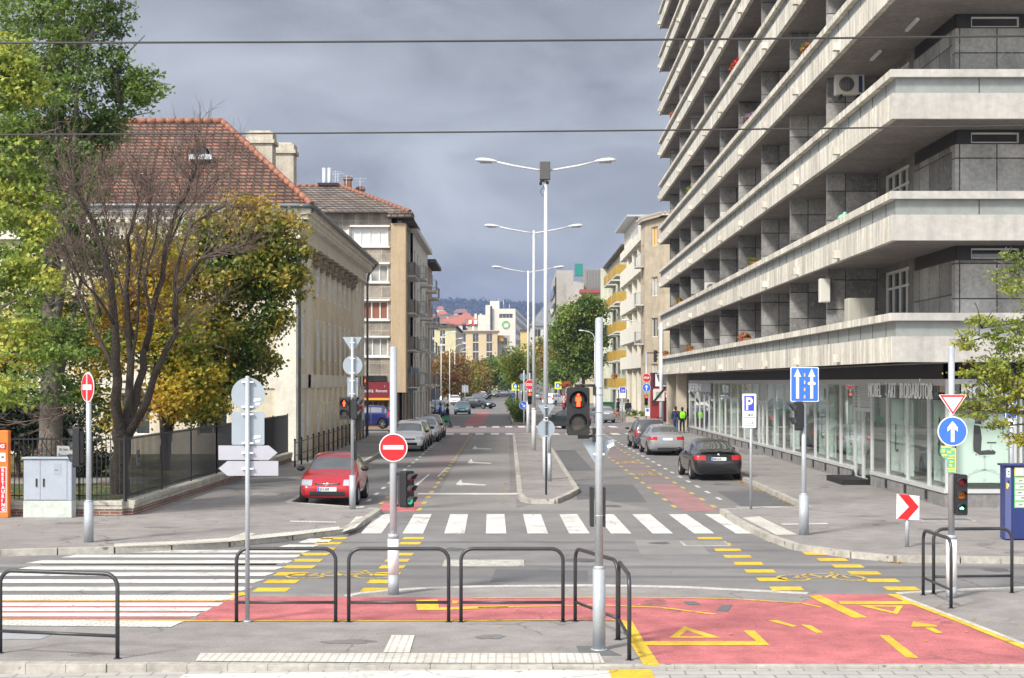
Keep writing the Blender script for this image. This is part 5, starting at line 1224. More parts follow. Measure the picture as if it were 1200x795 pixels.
def tree(name, label, base, limbs, clusters, size, mat, bmat=None, cat='tree', group=None, clump=.32, per=26, branches=True, tr=.2, flat=1.):
    x, y, z = base; t = thing(name, label, cat, base, 0, group); O = Vector(base)
    mb = MB()
    for pts, r0, r1 in limbs: limb(mb, [Vector(p)-O for p in pts], r0, r1)
    if branches:
        for c in clusters:
            cc = Vector(c[:3])-O
            if limbs:
                src = min((Vector(p)-O for l in limbs for p in l[0]), key=lambda p: (p-cc).length+max(0, p.z-cc.z)*2); rr = limbs[0][1]*.28
            else: src = Vector((0,0,.3)); rr = .05
            if (src-cc).length > .4: limb(mb, [src, src.lerp(cc,.5)+Vector((0,0,.15)), cc], rr, rr*.3, 6)
            for _ in range(4):
                e = Vector((random.gauss(0,1)*c[3],random.gauss(0,1)*c[4],abs(random.gauss(0,1))*c[5]))*.7; mb.tube([cc, cc+e*.5+Vector((0,0,.1)), cc+e], [rr*.35,rr*.2,.01], 4)
    if mb.v: mb.build('trunk' if cat == 'tree' else 'stems', bmat or bark, t)
    me = leaf_mesh('crown', [(c[0]-x,c[1]-y,c[2]-z,*c[3:]) for c in clusters], size, mat, clump=clump, per=per, flat=flat)
    link('crown' if cat == 'tree' else 'foliage', me, t); return t
LM_POP = leaf_mat('poplar_leaves', [(.06,.11,.02),(.13,.21,.045),(.24,.33,.07)]); LM_YG = leaf_mat('yellow_green_leaves', [(.13,.20,.035),(.26,.36,.06),(.52,.50,.09)])
LM_GOLD = leaf_mat('golden_leaves', [(.10,.16,.02),(.30,.30,.03),(.58,.42,.04),(.50,.28,.03)]); LM_OLIVE = leaf_mat('olive_autumn_leaves', [(.07,.12,.02),(.16,.21,.03),(.34,.30,.045),(.48,.32,.07)])
LM_DARK = leaf_mat('dark_evergreen_leaves', [(.010,.018,.007),(.025,.045,.014)]); LM_BROWN = leaf_mat('brown_autumn_leaves', [(.20,.08,.03),(.30,.13,.045),(.26,.20,.05),(.14,.13,.03)])
LM_MID = leaf_mat('mid_green_leaves', [(.06,.11,.02),(.14,.22,.035),(.27,.33,.06)]); LM_LIME = leaf_mat('lime_leaves', [(.10,.16,.03),(.22,.28,.05),(.34,.34,.06)]); LM_RT = leaf_mat('pale_pinnate_leaves', [(.12,.18,.03),(.26,.32,.05),(.48,.42,.06)])
LM_RUST = leaf_mat('rusty_autumn_leaves', [(.10,.08,.02),(.24,.13,.03),(.36,.20,.05)])
def C(px, py, Y, rx, rz, n, ry=None):
    """ellipsoid centred where that pixel ray meets depth Y; radii in metres"""
    x, y, z = V(px, py, Y); return (x, y, z, rx, ry or rx, rz, n)
# bare tree
Yb = 42.0
def W(px, py, dy=0.): return V(px, py, Yb+dy)
t = thing('bare_tree', 'nearly leafless dark tree with forking trunk and fine twigs behind the railings', 'tree', (*W(141,590)[:2], .4)); O = Vector(t.location)
mb = MB(); tips = []
skel = [([W(141,590),W(141,560),W(143,520),W(142,500)],.34,.27),
 ([W(141,512),W(137,470,-.2),W(135,400,-.4),W(133,345,-.5),W(124,300,-.6),W(102,250,-.8),W(85,215,-1)],.20,.04),
 ([W(143,512),W(153,460,.3),W(152,400,.5),W(149,340,.6),W(150,280,.5),W(163,235,.3)],.17,.04),
 ([W(146,508),W(160,470,.5),W(170,415,.9),W(184,345,1.2),W(196,290,1.3),W(207,245,1.2),W(224,215,1.0),W(230,200,.8)],.16,.03),
 ([W(148,515),W(172,470,-.5),W(186,425,-.8),W(204,392,-1.0),W(208,345,-1.2),W(236,305,-1.3),W(264,294,-1.5)],.15,.035),
 ([W(205,380,-1.1),W(206,330,-1.1),W(214,290,-.9),W(226,262,-.8),W(262,243,-.7)],.085,.02),
 ([W(136,440,-.3),W(120,405,.2),W(104,372,.5),W(92,340,.8),W(80,310,1)],.09,.025),
 ([W(172,410,.9),W(178,370,.3),W(168,330,.1),W(180,290,0),W(187,250,-.2)],.07,.02),
 ([W(134,380,-.5),W(116,350,-.9),W(97,330,-1.2),W(70,280,-1.6)],.06,.02),
 ([W(153,430,.4),W(160,390,.4),W(163,330,.3),W(172,270,.3),W(176,230,.3)],.06,.02),
 ([W(118,370,-.4),W(100,300,.2),W(95,262,.4),W(106,230,.6)],.05,.015),([W(158,400,.5),W(140,330,.8),W(128,275,.9),W(122,240,1)],.05,.015),([W(196,290,1.2),W(215,250,1.4),W(250,215,1.5)],.05,.015),
 ([W(128,480,-.6),W(100,470,-1),W(60,490,-1.4),W(45,530,-1.8)],.03,.01)]
for pts, r0, r1 in skel:
    P = limb(mb, [Vector(p)-O for p in pts], r0*.85, r1*.8, 10 if r0 > .1 else 7); tips.append((P, r0, r1))
mb.build('trunk', bark, t)
mb = MB(); random.seed(11)
for P, r0, r1 in tips[1:]:
    k = len(P)
    for i in range(int(k*.42), k):
        f = i/k
        for _ in range(2 if f < .7 else 3):
            d = (P[min(i+1,k-1)]-P[i-1]).normalized()+Vector((random.gauss(0,.6),random.gauss(0,.5),random.gauss(.25,.35)))
            twigs(mb, P[i], d, random.uniform(.6,1.35), .017, 2)
mb.build('twigs', twigm, t)
# poplar with several stems
Yp = 45.0
tree('poplar_tree', 'very tall dark green poplar rising out of the picture behind the bare tree', (*V(58,585,Yp)[:2], .4),
 [([V(58,590,Yp),V(60,480,Yp),V(58,300,Yp),V(66,160,Yp),V(70,0,Yp),V(74,-120,Yp)],.42,.10),([V(60,420,Yp),V(78,300,Yp-.4),V(88,180,Yp-.5),V(92,60,Yp-.5)],.16,.06),([V(58,380,Yp),V(45,250,Yp+.3),V(30,100,Yp)],.15,.05),([V(62,470,Yp),V(82,400,Yp),V(100,300,Yp)],.10,.04),([V(70,330,Yp),V(110,220,Yp),V(140,120,Yp)],.1,.03)],
 [C(70,-60,Yp,2.1,1.6,5000),C(40,30,Yp,1.8,1.7,5200),C(100,20,Yp,1.15,1.5,2900),C(75,110,Yp,1.7,1.5,5200),C(135,85,Yp,.75,.9,1300),C(163,105,Yp,.72,.85,1700),C(140,15,Yp,.6,.7,420),C(30,170,Yp,1.4,1.4,4500),C(90,190,Yp,1.3,1.5,4500),C(120,150,Yp,.8,.6,1600),C(70,280,Yp,1.5,1.3,4200),C(112,300,Yp,.9,1.1,1600),C(45,370,Yp,1.4,1.3,3500),C(95,400,Yp,1.1,1.1,1900),C(60,450,Yp,1.3,.8,1700)], .062, LM_POP, barkl, clump=.17, per=46)
tree('shrubby_tree', 'dark evergreen shrub mass low behind the railings at far left', (*V(20,590,49)[:2], .4), [([V(20,590,49),V(22,520,49)],.12,.06)],
 [C(10,490,49,1.5,1.1,4500),C(60,510,49,1.4,.9,3500),C(-40,470,49,1.6,1.4,3000),C(100,545,50,.9,.5,1200)], .08, LM_DARK, clump=.3)
tree('broadleaf_tree', 'bright yellow green feathery tree leaning in at the far left edge', (-14.5, 37.5, .4), [([(-14.5,37.5,.4),(-14.3,37.5,4),(-13.9,37.5,8),(-13.5,37.4,11)],.22,.06)],
 [C(8,95,37.5,.85,.8,2600),C(30,100,37.5,.5,.45,900),C(5,180,37.5,.8,.9,1900),C(28,240,37.5,.75,.75,2100),C(15,320,37.5,.85,.85,2600),C(48,270,37.5,.4,.5,700),C(20,400,37.5,.8,.6,1500),C(62,415,37.5,.55,.3,620),C(15,460,37.5,.6,.4,600),C(-40,240,37.5,1.2,3.4,3000),C(60,330,37.2,.35,.3,350),C(5,62,37.5,.6,.5,900)], .062, LM_YG, barkl, clump=.16, per=30, flat=.6)
tree('golden_tree', 'golden yellow maple behind the bare tree trunk', (*V(196,560,53)[:2], .42), [([V(196,570,53),V(190,480,53),V(180,400,53)],.16,.07)],
 [C(160,350,53,1.6,1.2,4200),C(205,400,53,1.3,1.3,4200),C(215,465,53,1.4,.75,3600),C(120,400,53,1.4,1.2,3400),C(175,300,53,1.5,.9,2700),C(235,440,52.5,.8,.6,1600),C(140,490,53,.9,.5,1000),C(105,460,53,.8,.7,900)], .085, LM_GOLD, clump=.26)
tree('golden_tree', 'orange gold tree at far left low behind the poplar', (*V(0,560,54)[:2], .42), [([V(0,570,54),V(5,450,54)],.14,.07)],
 [C(15,400,54,1.4,1.3,2600),C(60,360,54,1.2,1.1,1500),C(-25,430,54,1.4,1.2,1800)], .085, LM_GOLD, clump=.3)
Yo = 57.5
tree('broadleaf_tree', 'olive and rust coloured tree spreading in front of the cream building', (*V(196,575,Yo)[:2], .42),
 [([V(190,575,Yo),V(196,500,Yo),V(214,460,Yo),V(246,425,Yo),V(270,390,Yo),V(300,350,Yo)],.24,.09),([V(246,425,Yo),V(280,400,Yo-.5),V(318,370,Yo-.8)],.10,.04),([V(214,460,Yo),V(216,400,Yo+.3),V(220,320,Yo)],.13,.04)],
 [C(255,275,Yo,1.3,.9,4200),C(310,275,Yo,1.5,1.0,5200),C(325,325,Yo,1.15,1.1,4800),C(275,325,Yo,1.5,1.2,5200),C(240,385,Yo,1.3,1.1,5200),C(285,400,Yo,1.2,.9,3600),C(225,440,Yo,1.2,.9,4200),C(275,445,Yo,.9,.65,2200),C(322,375,Yo,.75,.55,1200),C(215,320,Yo,1.0,1.0,2800),C(238,485,Yo,.8,.5,1300),C(350,300,Yo,.35,.35,300),C(285,238,Yo,.9,.35,900),C(308,425,Yo,.55,.3,500)], .088, LM_OLIVE, clump=.24, per=40)
# tree at right over the showroom corner
Yr = 28.0
tree('broadleaf_tree', 'pale yellow green feathery tree reaching in from the right over the showroom front', (10.9, 29.0, SW), [([(10.9,29,SW),(10.85,29,2.5),(10.6,28.8,4.5),(10.3,28.5,7)],.14,.06)],
 [C(1185,325,Yr,.42,.36,558),C(1150,385,Yr,.42,.36,558),C(1195,395,Yr,.5,.5,868),C(1165,425,Yr,.5,.40,806),C(1160,455,Yr,.5,.30,682),C(1195,455,Yr,.4,.36,558),C(1178,480,Yr,.35,.14,260),C(1190,515,Yr,.26,.17,260),C(1130,402,Yr,.26,.2,204),C(1140,440,Yr,.3,.16,235),C(1145,478,Yr,.36,.2,384),C(1170,500,Yr,.3,.12,161),C(1215,420,Yr,.5,1.6,1550),C(1135,480,Yr,.2,.14,124),C(1180,300,Yr,.2,.14,74)], .036, LM_RT, barkl, clump=.10, per=34, flat=.55)
# far left autumn row
TG = 'trees along the left pavement beyond the side street'
def simple(name, label, px, py, Y, rx, rz, n, mat, z0=SW, size=.2, group=None, tr_=.15, sub=5):
    x, y, z = V(px, py, Y); cl = []
    for i in range(sub):
        a = 2*PI*i/sub; cl.append((x+rx*.5*math.cos(a), y+rx*.5*math.sin(a), z+rz*random.uniform(-.35,.35), rx*.62, rx*.62, rz*.65, n//sub))
    cl.append((x, y, z+rz*.35, rx*.6, rx*.6, rz*.6, n//sub))
    return tree(name, label, (x, y, z0), [([(x,y,z0),(x+random.uniform(-.2,.2),y,z-rz*.5),(x,y,z)],tr_,tr_*.5)], cl, size, mat, group=group, clump=size*3.2, per=24)
simple('autumn_tree', 'nearest brown and yellow tree right of the grey balcony house', 519, 445, 240, 2.8, 4.3, 5000, LM_BROWN, size=.19, group=TG)
simple('autumn_tree', 'second brown tree of the left pavement row', 529, 442, 252, 3.0, 4.6, 5000, LM_BROWN, size=.2, group=TG)
simple('autumn_tree', 'third tree of the left row with yellow lower leaves', 541, 445, 275, 3.2, 4.0, 4200, LM_OLIVE, size=.22, group=TG)
simple('autumn_tree', 'rusty tree at the end of the left row before the beige house', 553, 446, 300, 3.0, 3.6, 3600, LM_RUST, size=.25, group=TG)
simple('broadleaf_tree', 'rounded green tree in front of the beige house', 574, 438, 350, 4.4, 3.4, 4000, LM_MID, size=.32)
simple('broadleaf_tree', 'yellow green tree left of the rounded green tree', 558, 442, 320, 3.0, 2.8, 2600, LM_OLIVE, size=.3)
simple('broadleaf_tree', 'dark green tree low behind the rounded green tree', 588, 442, 400, 4, 3.2, 2500, LM_MID, size=.4)
MG = 'small trees on the median lawn'
for i, (px, Y, lb) in enumerate(((611,150,'nearest lime green median tree'),(606,170,'second lime green median tree'),(607,195,'third median tree, behind the lime crossing sign'),(603,222,'last small tree of the median lawn'))):
    simple('median_tree', lb, px, 432+i*1.5, Y, 1.5+.1*i, 2.4-.2*i, 2200, LM_LIME if i < 2 else LM_MID, z0=.14, size=.13, group=MG, tr_=.07)
for i, (px, py, Y, rx, rz, lb) in enumerate(((612,486,128,.75,.5,'clipped dark hedge bush at the near tip of the median lawn'),(605,478,145,.7,.55,'second hedge bush on the median lawn'),(603,470,168,.9,.6,'third hedge bush on the median lawn'),(601,466,195,1.0,.7,'last hedge bush on the median lawn'))):
    x, y, z = V(px, py, Y); tree('hedge_bush', lb, (x, y, .14), [], [(x,y,.14+rz,rx,rx,rz,2200)], .07, LM_MID, cat='bush', group='hedge bushes on the median lawn', clump=.12)
# right green tree
Yg = 190
tree('broadleaf_tree', 'large green tree before the grey tower on the right pavement', (*V(682,470,Yg)[:2], SW), [([(*V(682,470,Yg)[:2],SW),V(684,440,Yg),V(682,400,Yg)],.28,.14)],
 [C(672,375,Yg,2.1,1.9,4200),C(690,365,Yg,1.9,2.1,4200),C(660,395,Yg,1.7,1.6,2800),C(680,405,Yg,2.0,1.7,4200),C(697,395,Yg,1.6,1.9,2800),C(685,430,Yg,1.5,1.3,1700),C(668,420,Yg,1.3,1.2,1500),C(697,425,Yg,1.0,1.0,900)], .17, LM_MID, clump=.5)
simple('autumn_tree', 'olive tree behind the lamp columns on the far right pavement', 641, 425, 300, 3.6, 5.5, 3500, LM_OLIVE, size=.3)
simple('autumn_tree', 'brown tree farther right of the lamp columns', 651, 430, 260, 2.6, 4.0, 2500, LM_BROWN, size=.26)
simple('broadleaf_tree', 'dark tree mass under the grey tower', 658, 440, 235, 2.4, 2.6, 2500, LM_MID, size=.24)
t = tree('hanging_planter', 'ball of orange flowers on a post at the right pavement', (*V(662,470,200)[:2], SW), [([(*V(662,470,200)[:2],SW),V(662,452,200)],.06,.05)], [C(662,450.5,200,.75,.4,900)], .07, leaf_mat('orange_flowers', [(.45,.10,.02),(.65,.2,.04)]), cat='planter', clump=.1, branches=False)
x, y = G(744.5,495.5,SW)
t = thing('planter_box', 'low pale planter with yellowing shrubs by the side street corner', 'planter', (x, y, SW)); MB().box(0,0,.25,1.5,.6,.5).build('box', M('pale_concrete', (.42,.38,.30), .85), t, bevel=.03)
link('foliage', leaf_mesh('foliage', [(0,0,.7,.8,.3,.3,700)], .06, LM_LIME, clump=.1), t)
# ================================================================ BUILDINGS
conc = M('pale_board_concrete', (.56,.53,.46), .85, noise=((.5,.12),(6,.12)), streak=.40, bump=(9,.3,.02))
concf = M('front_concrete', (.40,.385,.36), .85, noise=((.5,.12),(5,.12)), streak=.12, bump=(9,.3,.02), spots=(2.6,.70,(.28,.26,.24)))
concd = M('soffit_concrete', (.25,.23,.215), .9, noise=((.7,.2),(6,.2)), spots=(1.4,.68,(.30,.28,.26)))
metp = M('grey_metal_panel', (.25,.27,.26), .5, metal=.1, noise=((.9,.12),(5,.1)))
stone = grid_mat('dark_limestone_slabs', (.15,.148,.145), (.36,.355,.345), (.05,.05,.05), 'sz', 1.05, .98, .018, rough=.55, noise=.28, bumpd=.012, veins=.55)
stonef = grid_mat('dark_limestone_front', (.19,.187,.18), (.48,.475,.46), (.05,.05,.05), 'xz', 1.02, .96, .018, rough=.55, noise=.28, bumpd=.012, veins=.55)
blkst = M('black_stone_band', (.014,.0135,.013), .6, noise=((1,.3),(7,.3)), spots=(2.2,.72,(.10,.09,.08)))
plin = M('grey_plinth_stone', (.20,.195,.19), .8, noise=((.8,.2),(7,.2)), streak=.25)
alu = M('white_aluminium', (.52,.53,.53), .35, metal=.1)
def shopglass():
    m = bpy.data.materials.new('shop_glass'); m.use_nodes = True; nt = m.node_tree; L = nt.links; nt.nodes.remove(nt.nodes['Principled BSDF'])
    fr = _n(nt, 'ShaderNodeFresnel'); ge = _n(nt, 'ShaderNodeNewGeometry'); mrr = _n(nt, 'ShaderNodeMapRange'); mrr.inputs[3].default_value = 1.9; mrr.inputs[4].default_value = .526; L.new(ge.outputs['Backfacing'], mrr.inputs[0]); L.new(mrr.outputs[0], fr.inputs['IOR'])
    t = _n(nt, 'ShaderNodeBsdfTransparent'); t.inputs[0].default_value = (.86,.92,.89,1); g = _n(nt, 'ShaderNodeBsdfGlossy'); g.inputs['Roughness'].default_value = .0; g.inputs[0].default_value = (.95,.97,.96,1)
    mx = _n(nt, 'ShaderNodeMixShader'); L.new(fr.outputs[0], mx.inputs[0]); L.new(t.outputs[0], mx.inputs[1]); L.new(g.outputs[0], mx.inputs[2]); L.new(mx.outputs[0], nt.nodes['Material Output'].inputs[0]); return m
SG = shopglass()
SX = lambda Y: 9.9+.01236*(Y-40)
YF, YE, XR = 40.0, 112.8, 34.0
tb = thing('apartment_block', 'high concrete apartment block with long balconies above a glazed furniture showroom at right', 'apartment block', (12, 42, SW))
ul = Vector((SX(YF)-SX(YE), YF-YE, 0)).normalized()      # along the side, far to near
def band(name, off, th, z0, z1, mats, root, ret=True):
    """wraps the side and the front; off = outward offset from the slab edge"""
    a = (SX(YE)-off, YE+off*.3); b = (SX(YF)-off, YF-off); c = (XR, YF-off); i = off-th
    a2 = (SX(YE)-i, YE+off*.3); b2 = (SX(YF)-i, YF-i); c2 = (XR, YF-i)
    m_ = MB(); m_.slab([a2, a, b, b2], z0, z1, 0); m_.slab([b2, b, c, c2], z0, z1, 1); return m_.build(name, mats, root, local=False)
FINS = [50.9+7.2*i for i in range(9)]
NF = 10
z0s = [4.0+3.17*k for k in range(NF)]
wall = MB(); transoms = MB()
for k, z0 in enumerate(z0s):
    band('balcony_fascia', 0, .16, z0, z0+.67, [conc, concf], tb)
    band('metal_panel', -.12, .05, z0+.67, z0+1.08, [metp, metp], tb)
    band('parapet_coping', .05, .30, z0+1.08, z0+1.28, [conc, concf], tb)
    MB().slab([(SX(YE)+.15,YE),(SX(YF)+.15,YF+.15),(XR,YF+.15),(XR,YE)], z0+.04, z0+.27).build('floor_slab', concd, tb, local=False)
    # joint lines and drip brackets
    jb = MB(); 
    for i in range(10):
        Y = 46.9+7.2*i
        if Y < YE: MB().box(SX(Y)-.09, Y, z0+.20, .2, .26, .24).build('fascia_bracket', conc, tb, local=False)
    jm = MB()
    for i in range(46):
        Y = YF+1.2+1.6*i
        if Y < YE: jm.box(SX(Y)+.115, Y, z0+.875, .012, .02, .40)
    for i in range(16): jm.box(12.2+1.5*i, YF+.115, z0+.875, .02, .012, .40)
    jm.build('panel_joint', MBLK, tb, local=False)
    zt = z0+3.17; zb = z0+.27
    # side wall with a glazed door in each bay
    ops = []
    n0 = 46.3
    Lw = 112.0-n0
    bays = []
    for Y in FINS:
        yb, ya = Y-.5, Y-3.9
        if ya < n0: ya = n0+.35
        bays.append((112.0-yb, .0, 112.0-ya, 2.78))
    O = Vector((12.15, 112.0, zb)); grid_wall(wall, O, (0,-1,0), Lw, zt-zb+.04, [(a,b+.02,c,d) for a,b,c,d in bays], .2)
    for (a,b,c,d) in bays: window(tb, O+Vector((0,-a,.02)), (0,-1,0), c-a, 2.76, nv=3 if c-a > 2.5 else 2, nh=(.80,), fr=MW, pane=(MGL,MGC,MGL,MGL,MGC)[int(c*7+k*3) % 5], depth=.16, ft=.09, name='window')
    for j, Y in enumerate(FINS):
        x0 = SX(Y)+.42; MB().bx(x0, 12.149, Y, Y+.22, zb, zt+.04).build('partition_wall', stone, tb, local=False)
    # corner block
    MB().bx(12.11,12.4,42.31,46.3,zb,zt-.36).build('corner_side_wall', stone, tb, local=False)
    ops = [(.5,0,1.85,.30)]
    grid_wall(transoms, (12.14,42.02,zt-.36), (1,0,0), XR-12.14, .40, [(.42+4.4*i,.04,1.75+4.4*i,.33) for i in range(4)], .12)
    transoms.bx(12.14,12.16,42.02,46.3,zt-.36,zt+.04)
    for i in range(4): window(tb, (12.14+.42+4.4*i,42.02,zt-.32), (1,0,0), 1.33, .29, nv=0, depth=.10, ft=.04)
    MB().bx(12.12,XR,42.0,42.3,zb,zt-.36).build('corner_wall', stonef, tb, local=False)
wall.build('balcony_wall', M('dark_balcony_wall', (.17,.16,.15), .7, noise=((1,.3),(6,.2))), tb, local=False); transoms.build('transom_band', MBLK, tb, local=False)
MB().slab([(SX(YE),YE),(SX(YF),YF),(XR,YF),(XR,YE)], z0s[-1]+3.17, z0s[-1]+3.5).build('roof', concf, tb, local=False)
MB().bx(12.3,XR,112.0,112.6,SW,z0s[-1]+3.2).build('end_wall', concf, tb, local=False)
# ground floor
XG, YG = 11.65, 41.2
m_ = MB(); m_.bx(XG,XG+.3,YG,101,3.56,4.02); m_.bx(XG,XR,YG-.0,YG+.3,3.56,4.02); m_.build('stone_band', blkst, tb, local=False)
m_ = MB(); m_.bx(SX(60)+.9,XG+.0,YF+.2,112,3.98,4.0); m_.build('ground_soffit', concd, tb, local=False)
m_ = MB(); m_.bx(XG-.05,XG+.25,52.3,101,-.05,.5); m_.bx(XG-.05,XG+.25,YG-.05,49.7,-.05,.5); m_.bx(XG+.25,XR,YG-.05,YG+.25,-.05,.5); m_.build('plinth', plin, tb, local=False)
m_ = MB(); m_.bx(XG-.09,XG+.2,52.3,101,.5,.60); m_.bx(XG-.09,XG+.2,YG-.09,49.7,.5,.60); m_.bx(XG+.2,XR,YG-.09,YG+.2,.5,.60); m_.bx(XG-.03,XG+.1,YG-.03,101,3.42,3.56); m_.bx(XG+.1,XR,YG-.03,YG+.1,3.42,3.56); m_.build('window_rail', alu, tb, local=False)
m_ = MB()
for i in range(24): m_.box(XG-.06, 43+2.3*i, .33, .03, .22, .24)
m_.build('vent_grille', MBLK, tb, local=False)
ys = [YG,42.97,45.3,47.7,49.8,52.2,54.5,56.8,59.1,61.3,63.6,65.9,68.2,70.3,72.5,74.8,77.1,79.4,81.7,84,86.3,88.6,90.9,93.2,95.5,97.8,101]
for i in range(len(ys)-1):
    a, b = ys[i], ys[i+1]; door = i in (4, 13)
    lo, hi = (.2 if door else .6), (2.55 if door else 3.42)
    m_ = MB(); m_.bx(XG-.02,XG+.08,a,a+.07,lo,3.42); m_.bx(XG-.02,XG+.08,b-.05,b,lo,3.42); m_.bx(XG-.01,XG+.07,a+.07,b-.05,3.38,3.419)
    if door: m_.bx(XG-.02,XG+.08,a+.07,b-.05,lo,lo+.1); m_.bx(XG-.03,XG+.08,a+.07,b-.05,2.5,2.62); m_.bx(XG-.03,XG+.07,(a+b)/2-.06,(a+b)/2+.06,lo+.1,2.5); m_.bx(XG-.05,XG-.03,(a+b)/2-.16,(a+b)/2-.13,1.1,1.5)
    f = m_.build('shop_door' if door else 'shop_window', alu, tb, local=False)
    g = MB().add([(XG+.02,a+.07,lo+.02),(XG+.02,a+.07,hi),(XG+.02,b-.05,hi),(XG+.02,b-.05,lo+.02)], [(0,1,2,3)]); me = g.mesh('pane', SG); me.transform(Matrix.Translation(-wloc(tb))); o = link('pane', me, f)
    if door:
        lv = MB()
        for q in range(9): lv.bx(XG-.03,XG+.06,a+.07,b-.05,2.68+q*.082,2.68+q*.082+.045)
        me = lv.mesh('louvre', alu); me.transform(Matrix.Translation(-wloc(tb))); link('louvre', me, f)
        MB().bx(XG-.9,XG-.05,a+.2,b+.3,-.02,.30).build('door_step', blkst if i == 4 else plin, tb, local=False)
xs = [XG+.08,13.47,13.62,15.5,17.4,19.3,21.2,24,27,30,XR]
for i in range(len(xs)-1):
    a, b = xs[i], xs[i+1]
    m_ = MB(); m_.bx(a,a+.06,YG-.02,YG+.08,.6,3.42); 
    f = m_.build('shop_window', alu, tb, local=False)
    me = MB().add([(a+.06,YG+.02,.6),(b,YG+.02,.6),(b,YG+.02,3.42),(a+.06,YG+.02,3.42)], [(0,1,2,3)]).mesh('pane', SG); me.transform(Matrix.Translation(-wloc(tb))); link('pane', me, f)
# interior of the showroom
inm = M('showroom_wall', (.78,.80,.78), .8, noise=(1,.06)); inf = M('showroom_floor', (.42,.41,.39), .5)
m_ = MB(); m_.bx(14.2,14.4,44.5,101,.4,3.56); m_.bx(13.2,14.2,100.6,100.8,.4,3.56); m_.bx(14.4,XR,44.5,44.7,.4,3.56); m_.build('interior_wall', inm, tb, local=False)
MB().bx(XG+.26,XR,YG+.26,101,.35,.5).build('interior_floor', inf, tb, local=False); MB().bx(XG+.31,XR,YG+.31,101,3.45,3.56).build('interior_ceiling', M('showroom_ceiling', (.75,.75,.74), .8), tb, local=False)
# end of the ground floor: pillars and recessed entrance
m_ = MB(); m_.bx(11.35,12.0,105.5,106.1,-.05,3.99); m_.bx(11.2,11.9,110.6,111.3,-.05,3.99); m_.build('pillar', M('cream_render_pillar', (.52,.46,.36), .85, noise=(2,.12)), tb, local=False)
m_ = MB(); m_.bx(13.6,13.8,101,112,-.05,4.0); m_.build('recessed_wall', plin, tb, local=False)
# lettering on the glass
def sidetext(txt, size, Yfar, z, sx, mat, bold=.01):
    m_ = MB(); text_mb(m_, txt, size, (XG-.06, Yfar, z), u=(0,-1,0), sx=sx, depth=.02, bold=bold); return m_.build('sign_lettering', mat, tb, local=False)
lt = M('white_lettering', (.93,.95,.95), .4)
sidetext('MOBEL', .66, 50.0, 3.0, .86, lt, .0); sidetext('ART', .66, 47.35, 3.0, .80, lt, .0); sidetext('IRODABÚTOR', .66, 45.95, 3.0, .86, lt, .0)
m_ = MB(); m_.add([(XG-.06,47.55+.24*math.sin(a),3.26+.22*math.cos(a)) for a in np.linspace(0,PI,12)], [list(range(12))]); m_.build('sign_lettering', lt, tb, local=False)
m_ = MB(); m_.add([(XG-.07,47.60+.14*math.sin(a),3.26+.15*math.cos(a)) for a in np.linspace(0,PI,12)], [list(range(12))]); m_.build('sign_logo', M('logo_blue', (.02,.04,.3), .4), tb, local=False)
m_ = MB(); text_mb(m_, 'MOBEL ART', .5, (12.02,YG-.06,3.07), sx=.78, depth=.02, bold=.02); text_mb(m_, 'IRODABÚTOR SZALON', .16, (12.1,YG-.06,2.72), sx=1.0, depth=.02); m_.build('sign_lettering', lt, tb, local=False)
m_ = MB(); m_.bx(XG-.12,XG-.05,89.5,100.5,2.85,3.42); sgn = m_.build('shop_sign', M('pale_sign_panel', (.45,.46,.50), .5), tb, local=False)
m_ = MB(); text_mb(m_, 'JEFIN', .62, (XG-.14,99.9,2.92), u=(0,-1,0), sx=4.6, depth=.02, bold=.02); me = m_.mesh('sign_lettering', lt); me.transform(Matrix.Translation(-wloc(tb))); link('sign_lettering', me, sgn)
# display panels with chair posters
pg = M('pale_green_panel', (.70,.80,.74), .6)
def chair_poster(root, O, u, s, mat=MBLK, cm=None):
    """flat printed picture of a high backed office chair, seat height scaled by s"""
    u = Vector(u); n = u.cross(Vector((0,0,1))); O = Vector(O)
    def poly(pts, d): 
        return [O+u*a*s+Vector((0,0,b*s))+n*d for a, b in pts]
    m_ = MB()
    def P(pts, d=.004): q = poly(pts, d); m_.add(q, [list(range(len(q)))])
    P([(-.42,1.05),(-.14,.98),(-.10,1.6),(-.16,2.05),(-.40,2.1),(-.46,1.6)]); P([(-.38,2.15),(-.12,2.12),(-.10,2.42),(-.20,2.55),(-.34,2.52)])
    P([(-.36,.92),(.40,.95),(.44,1.06),(.30,1.14),(-.30,1.08)], .005); P([(.10,1.38),(.46,1.38),(.46,1.43),(.10,1.43)], .005)
    o = m_.build('chair_picture', mat, root, local=False)
    m_ = MB(); P([(.22,1.1),(.28,1.1),(.28,1.38),(.22,1.38)], .006); P([(-.03,.35),(.04,.35),(.04,.92),(-.03,.92)], .006); P([(-.48,1.0),(-.45,1.0),(-.42,1.9),(-.46,1.9)], .006); P([(-.45,1.05),(-.1,.82),(.2,.86),(.2,.90),(-.1,.87),(-.42,1.08)], .006)
    for a, b in ((-.62,.12),(.62,.12),(0,.02),(-.35,.3),(.35,.3)): P([(-.01,.38),(.01,.34),(a,b+.02),(a,b+.08)], .006)
    for a, b in ((-.62,.08),(.62,.08),(0,-.04),(-.4,.27),(.4,.27)): P([(a-.05,b-.04),(a+.05,b-.04),(a+.05,b+.06),(a-.05,b+.06)], .007)
    m_.build('chair_picture_metal', cm or M('printed_silver', (.62,.63,.62), .5), root, local=False)
t = thing('display_panel', 'large pale green poster of a black office chair in the showroom front window', 'poster', (12.6, 41.6, .6))
MB().bx(11.98,13.45,41.62,41.66,.75,2.75).build('panel', pg, t, local=False); chair_poster(t, (12.80,41.62,.85), (1,0,0), .70)
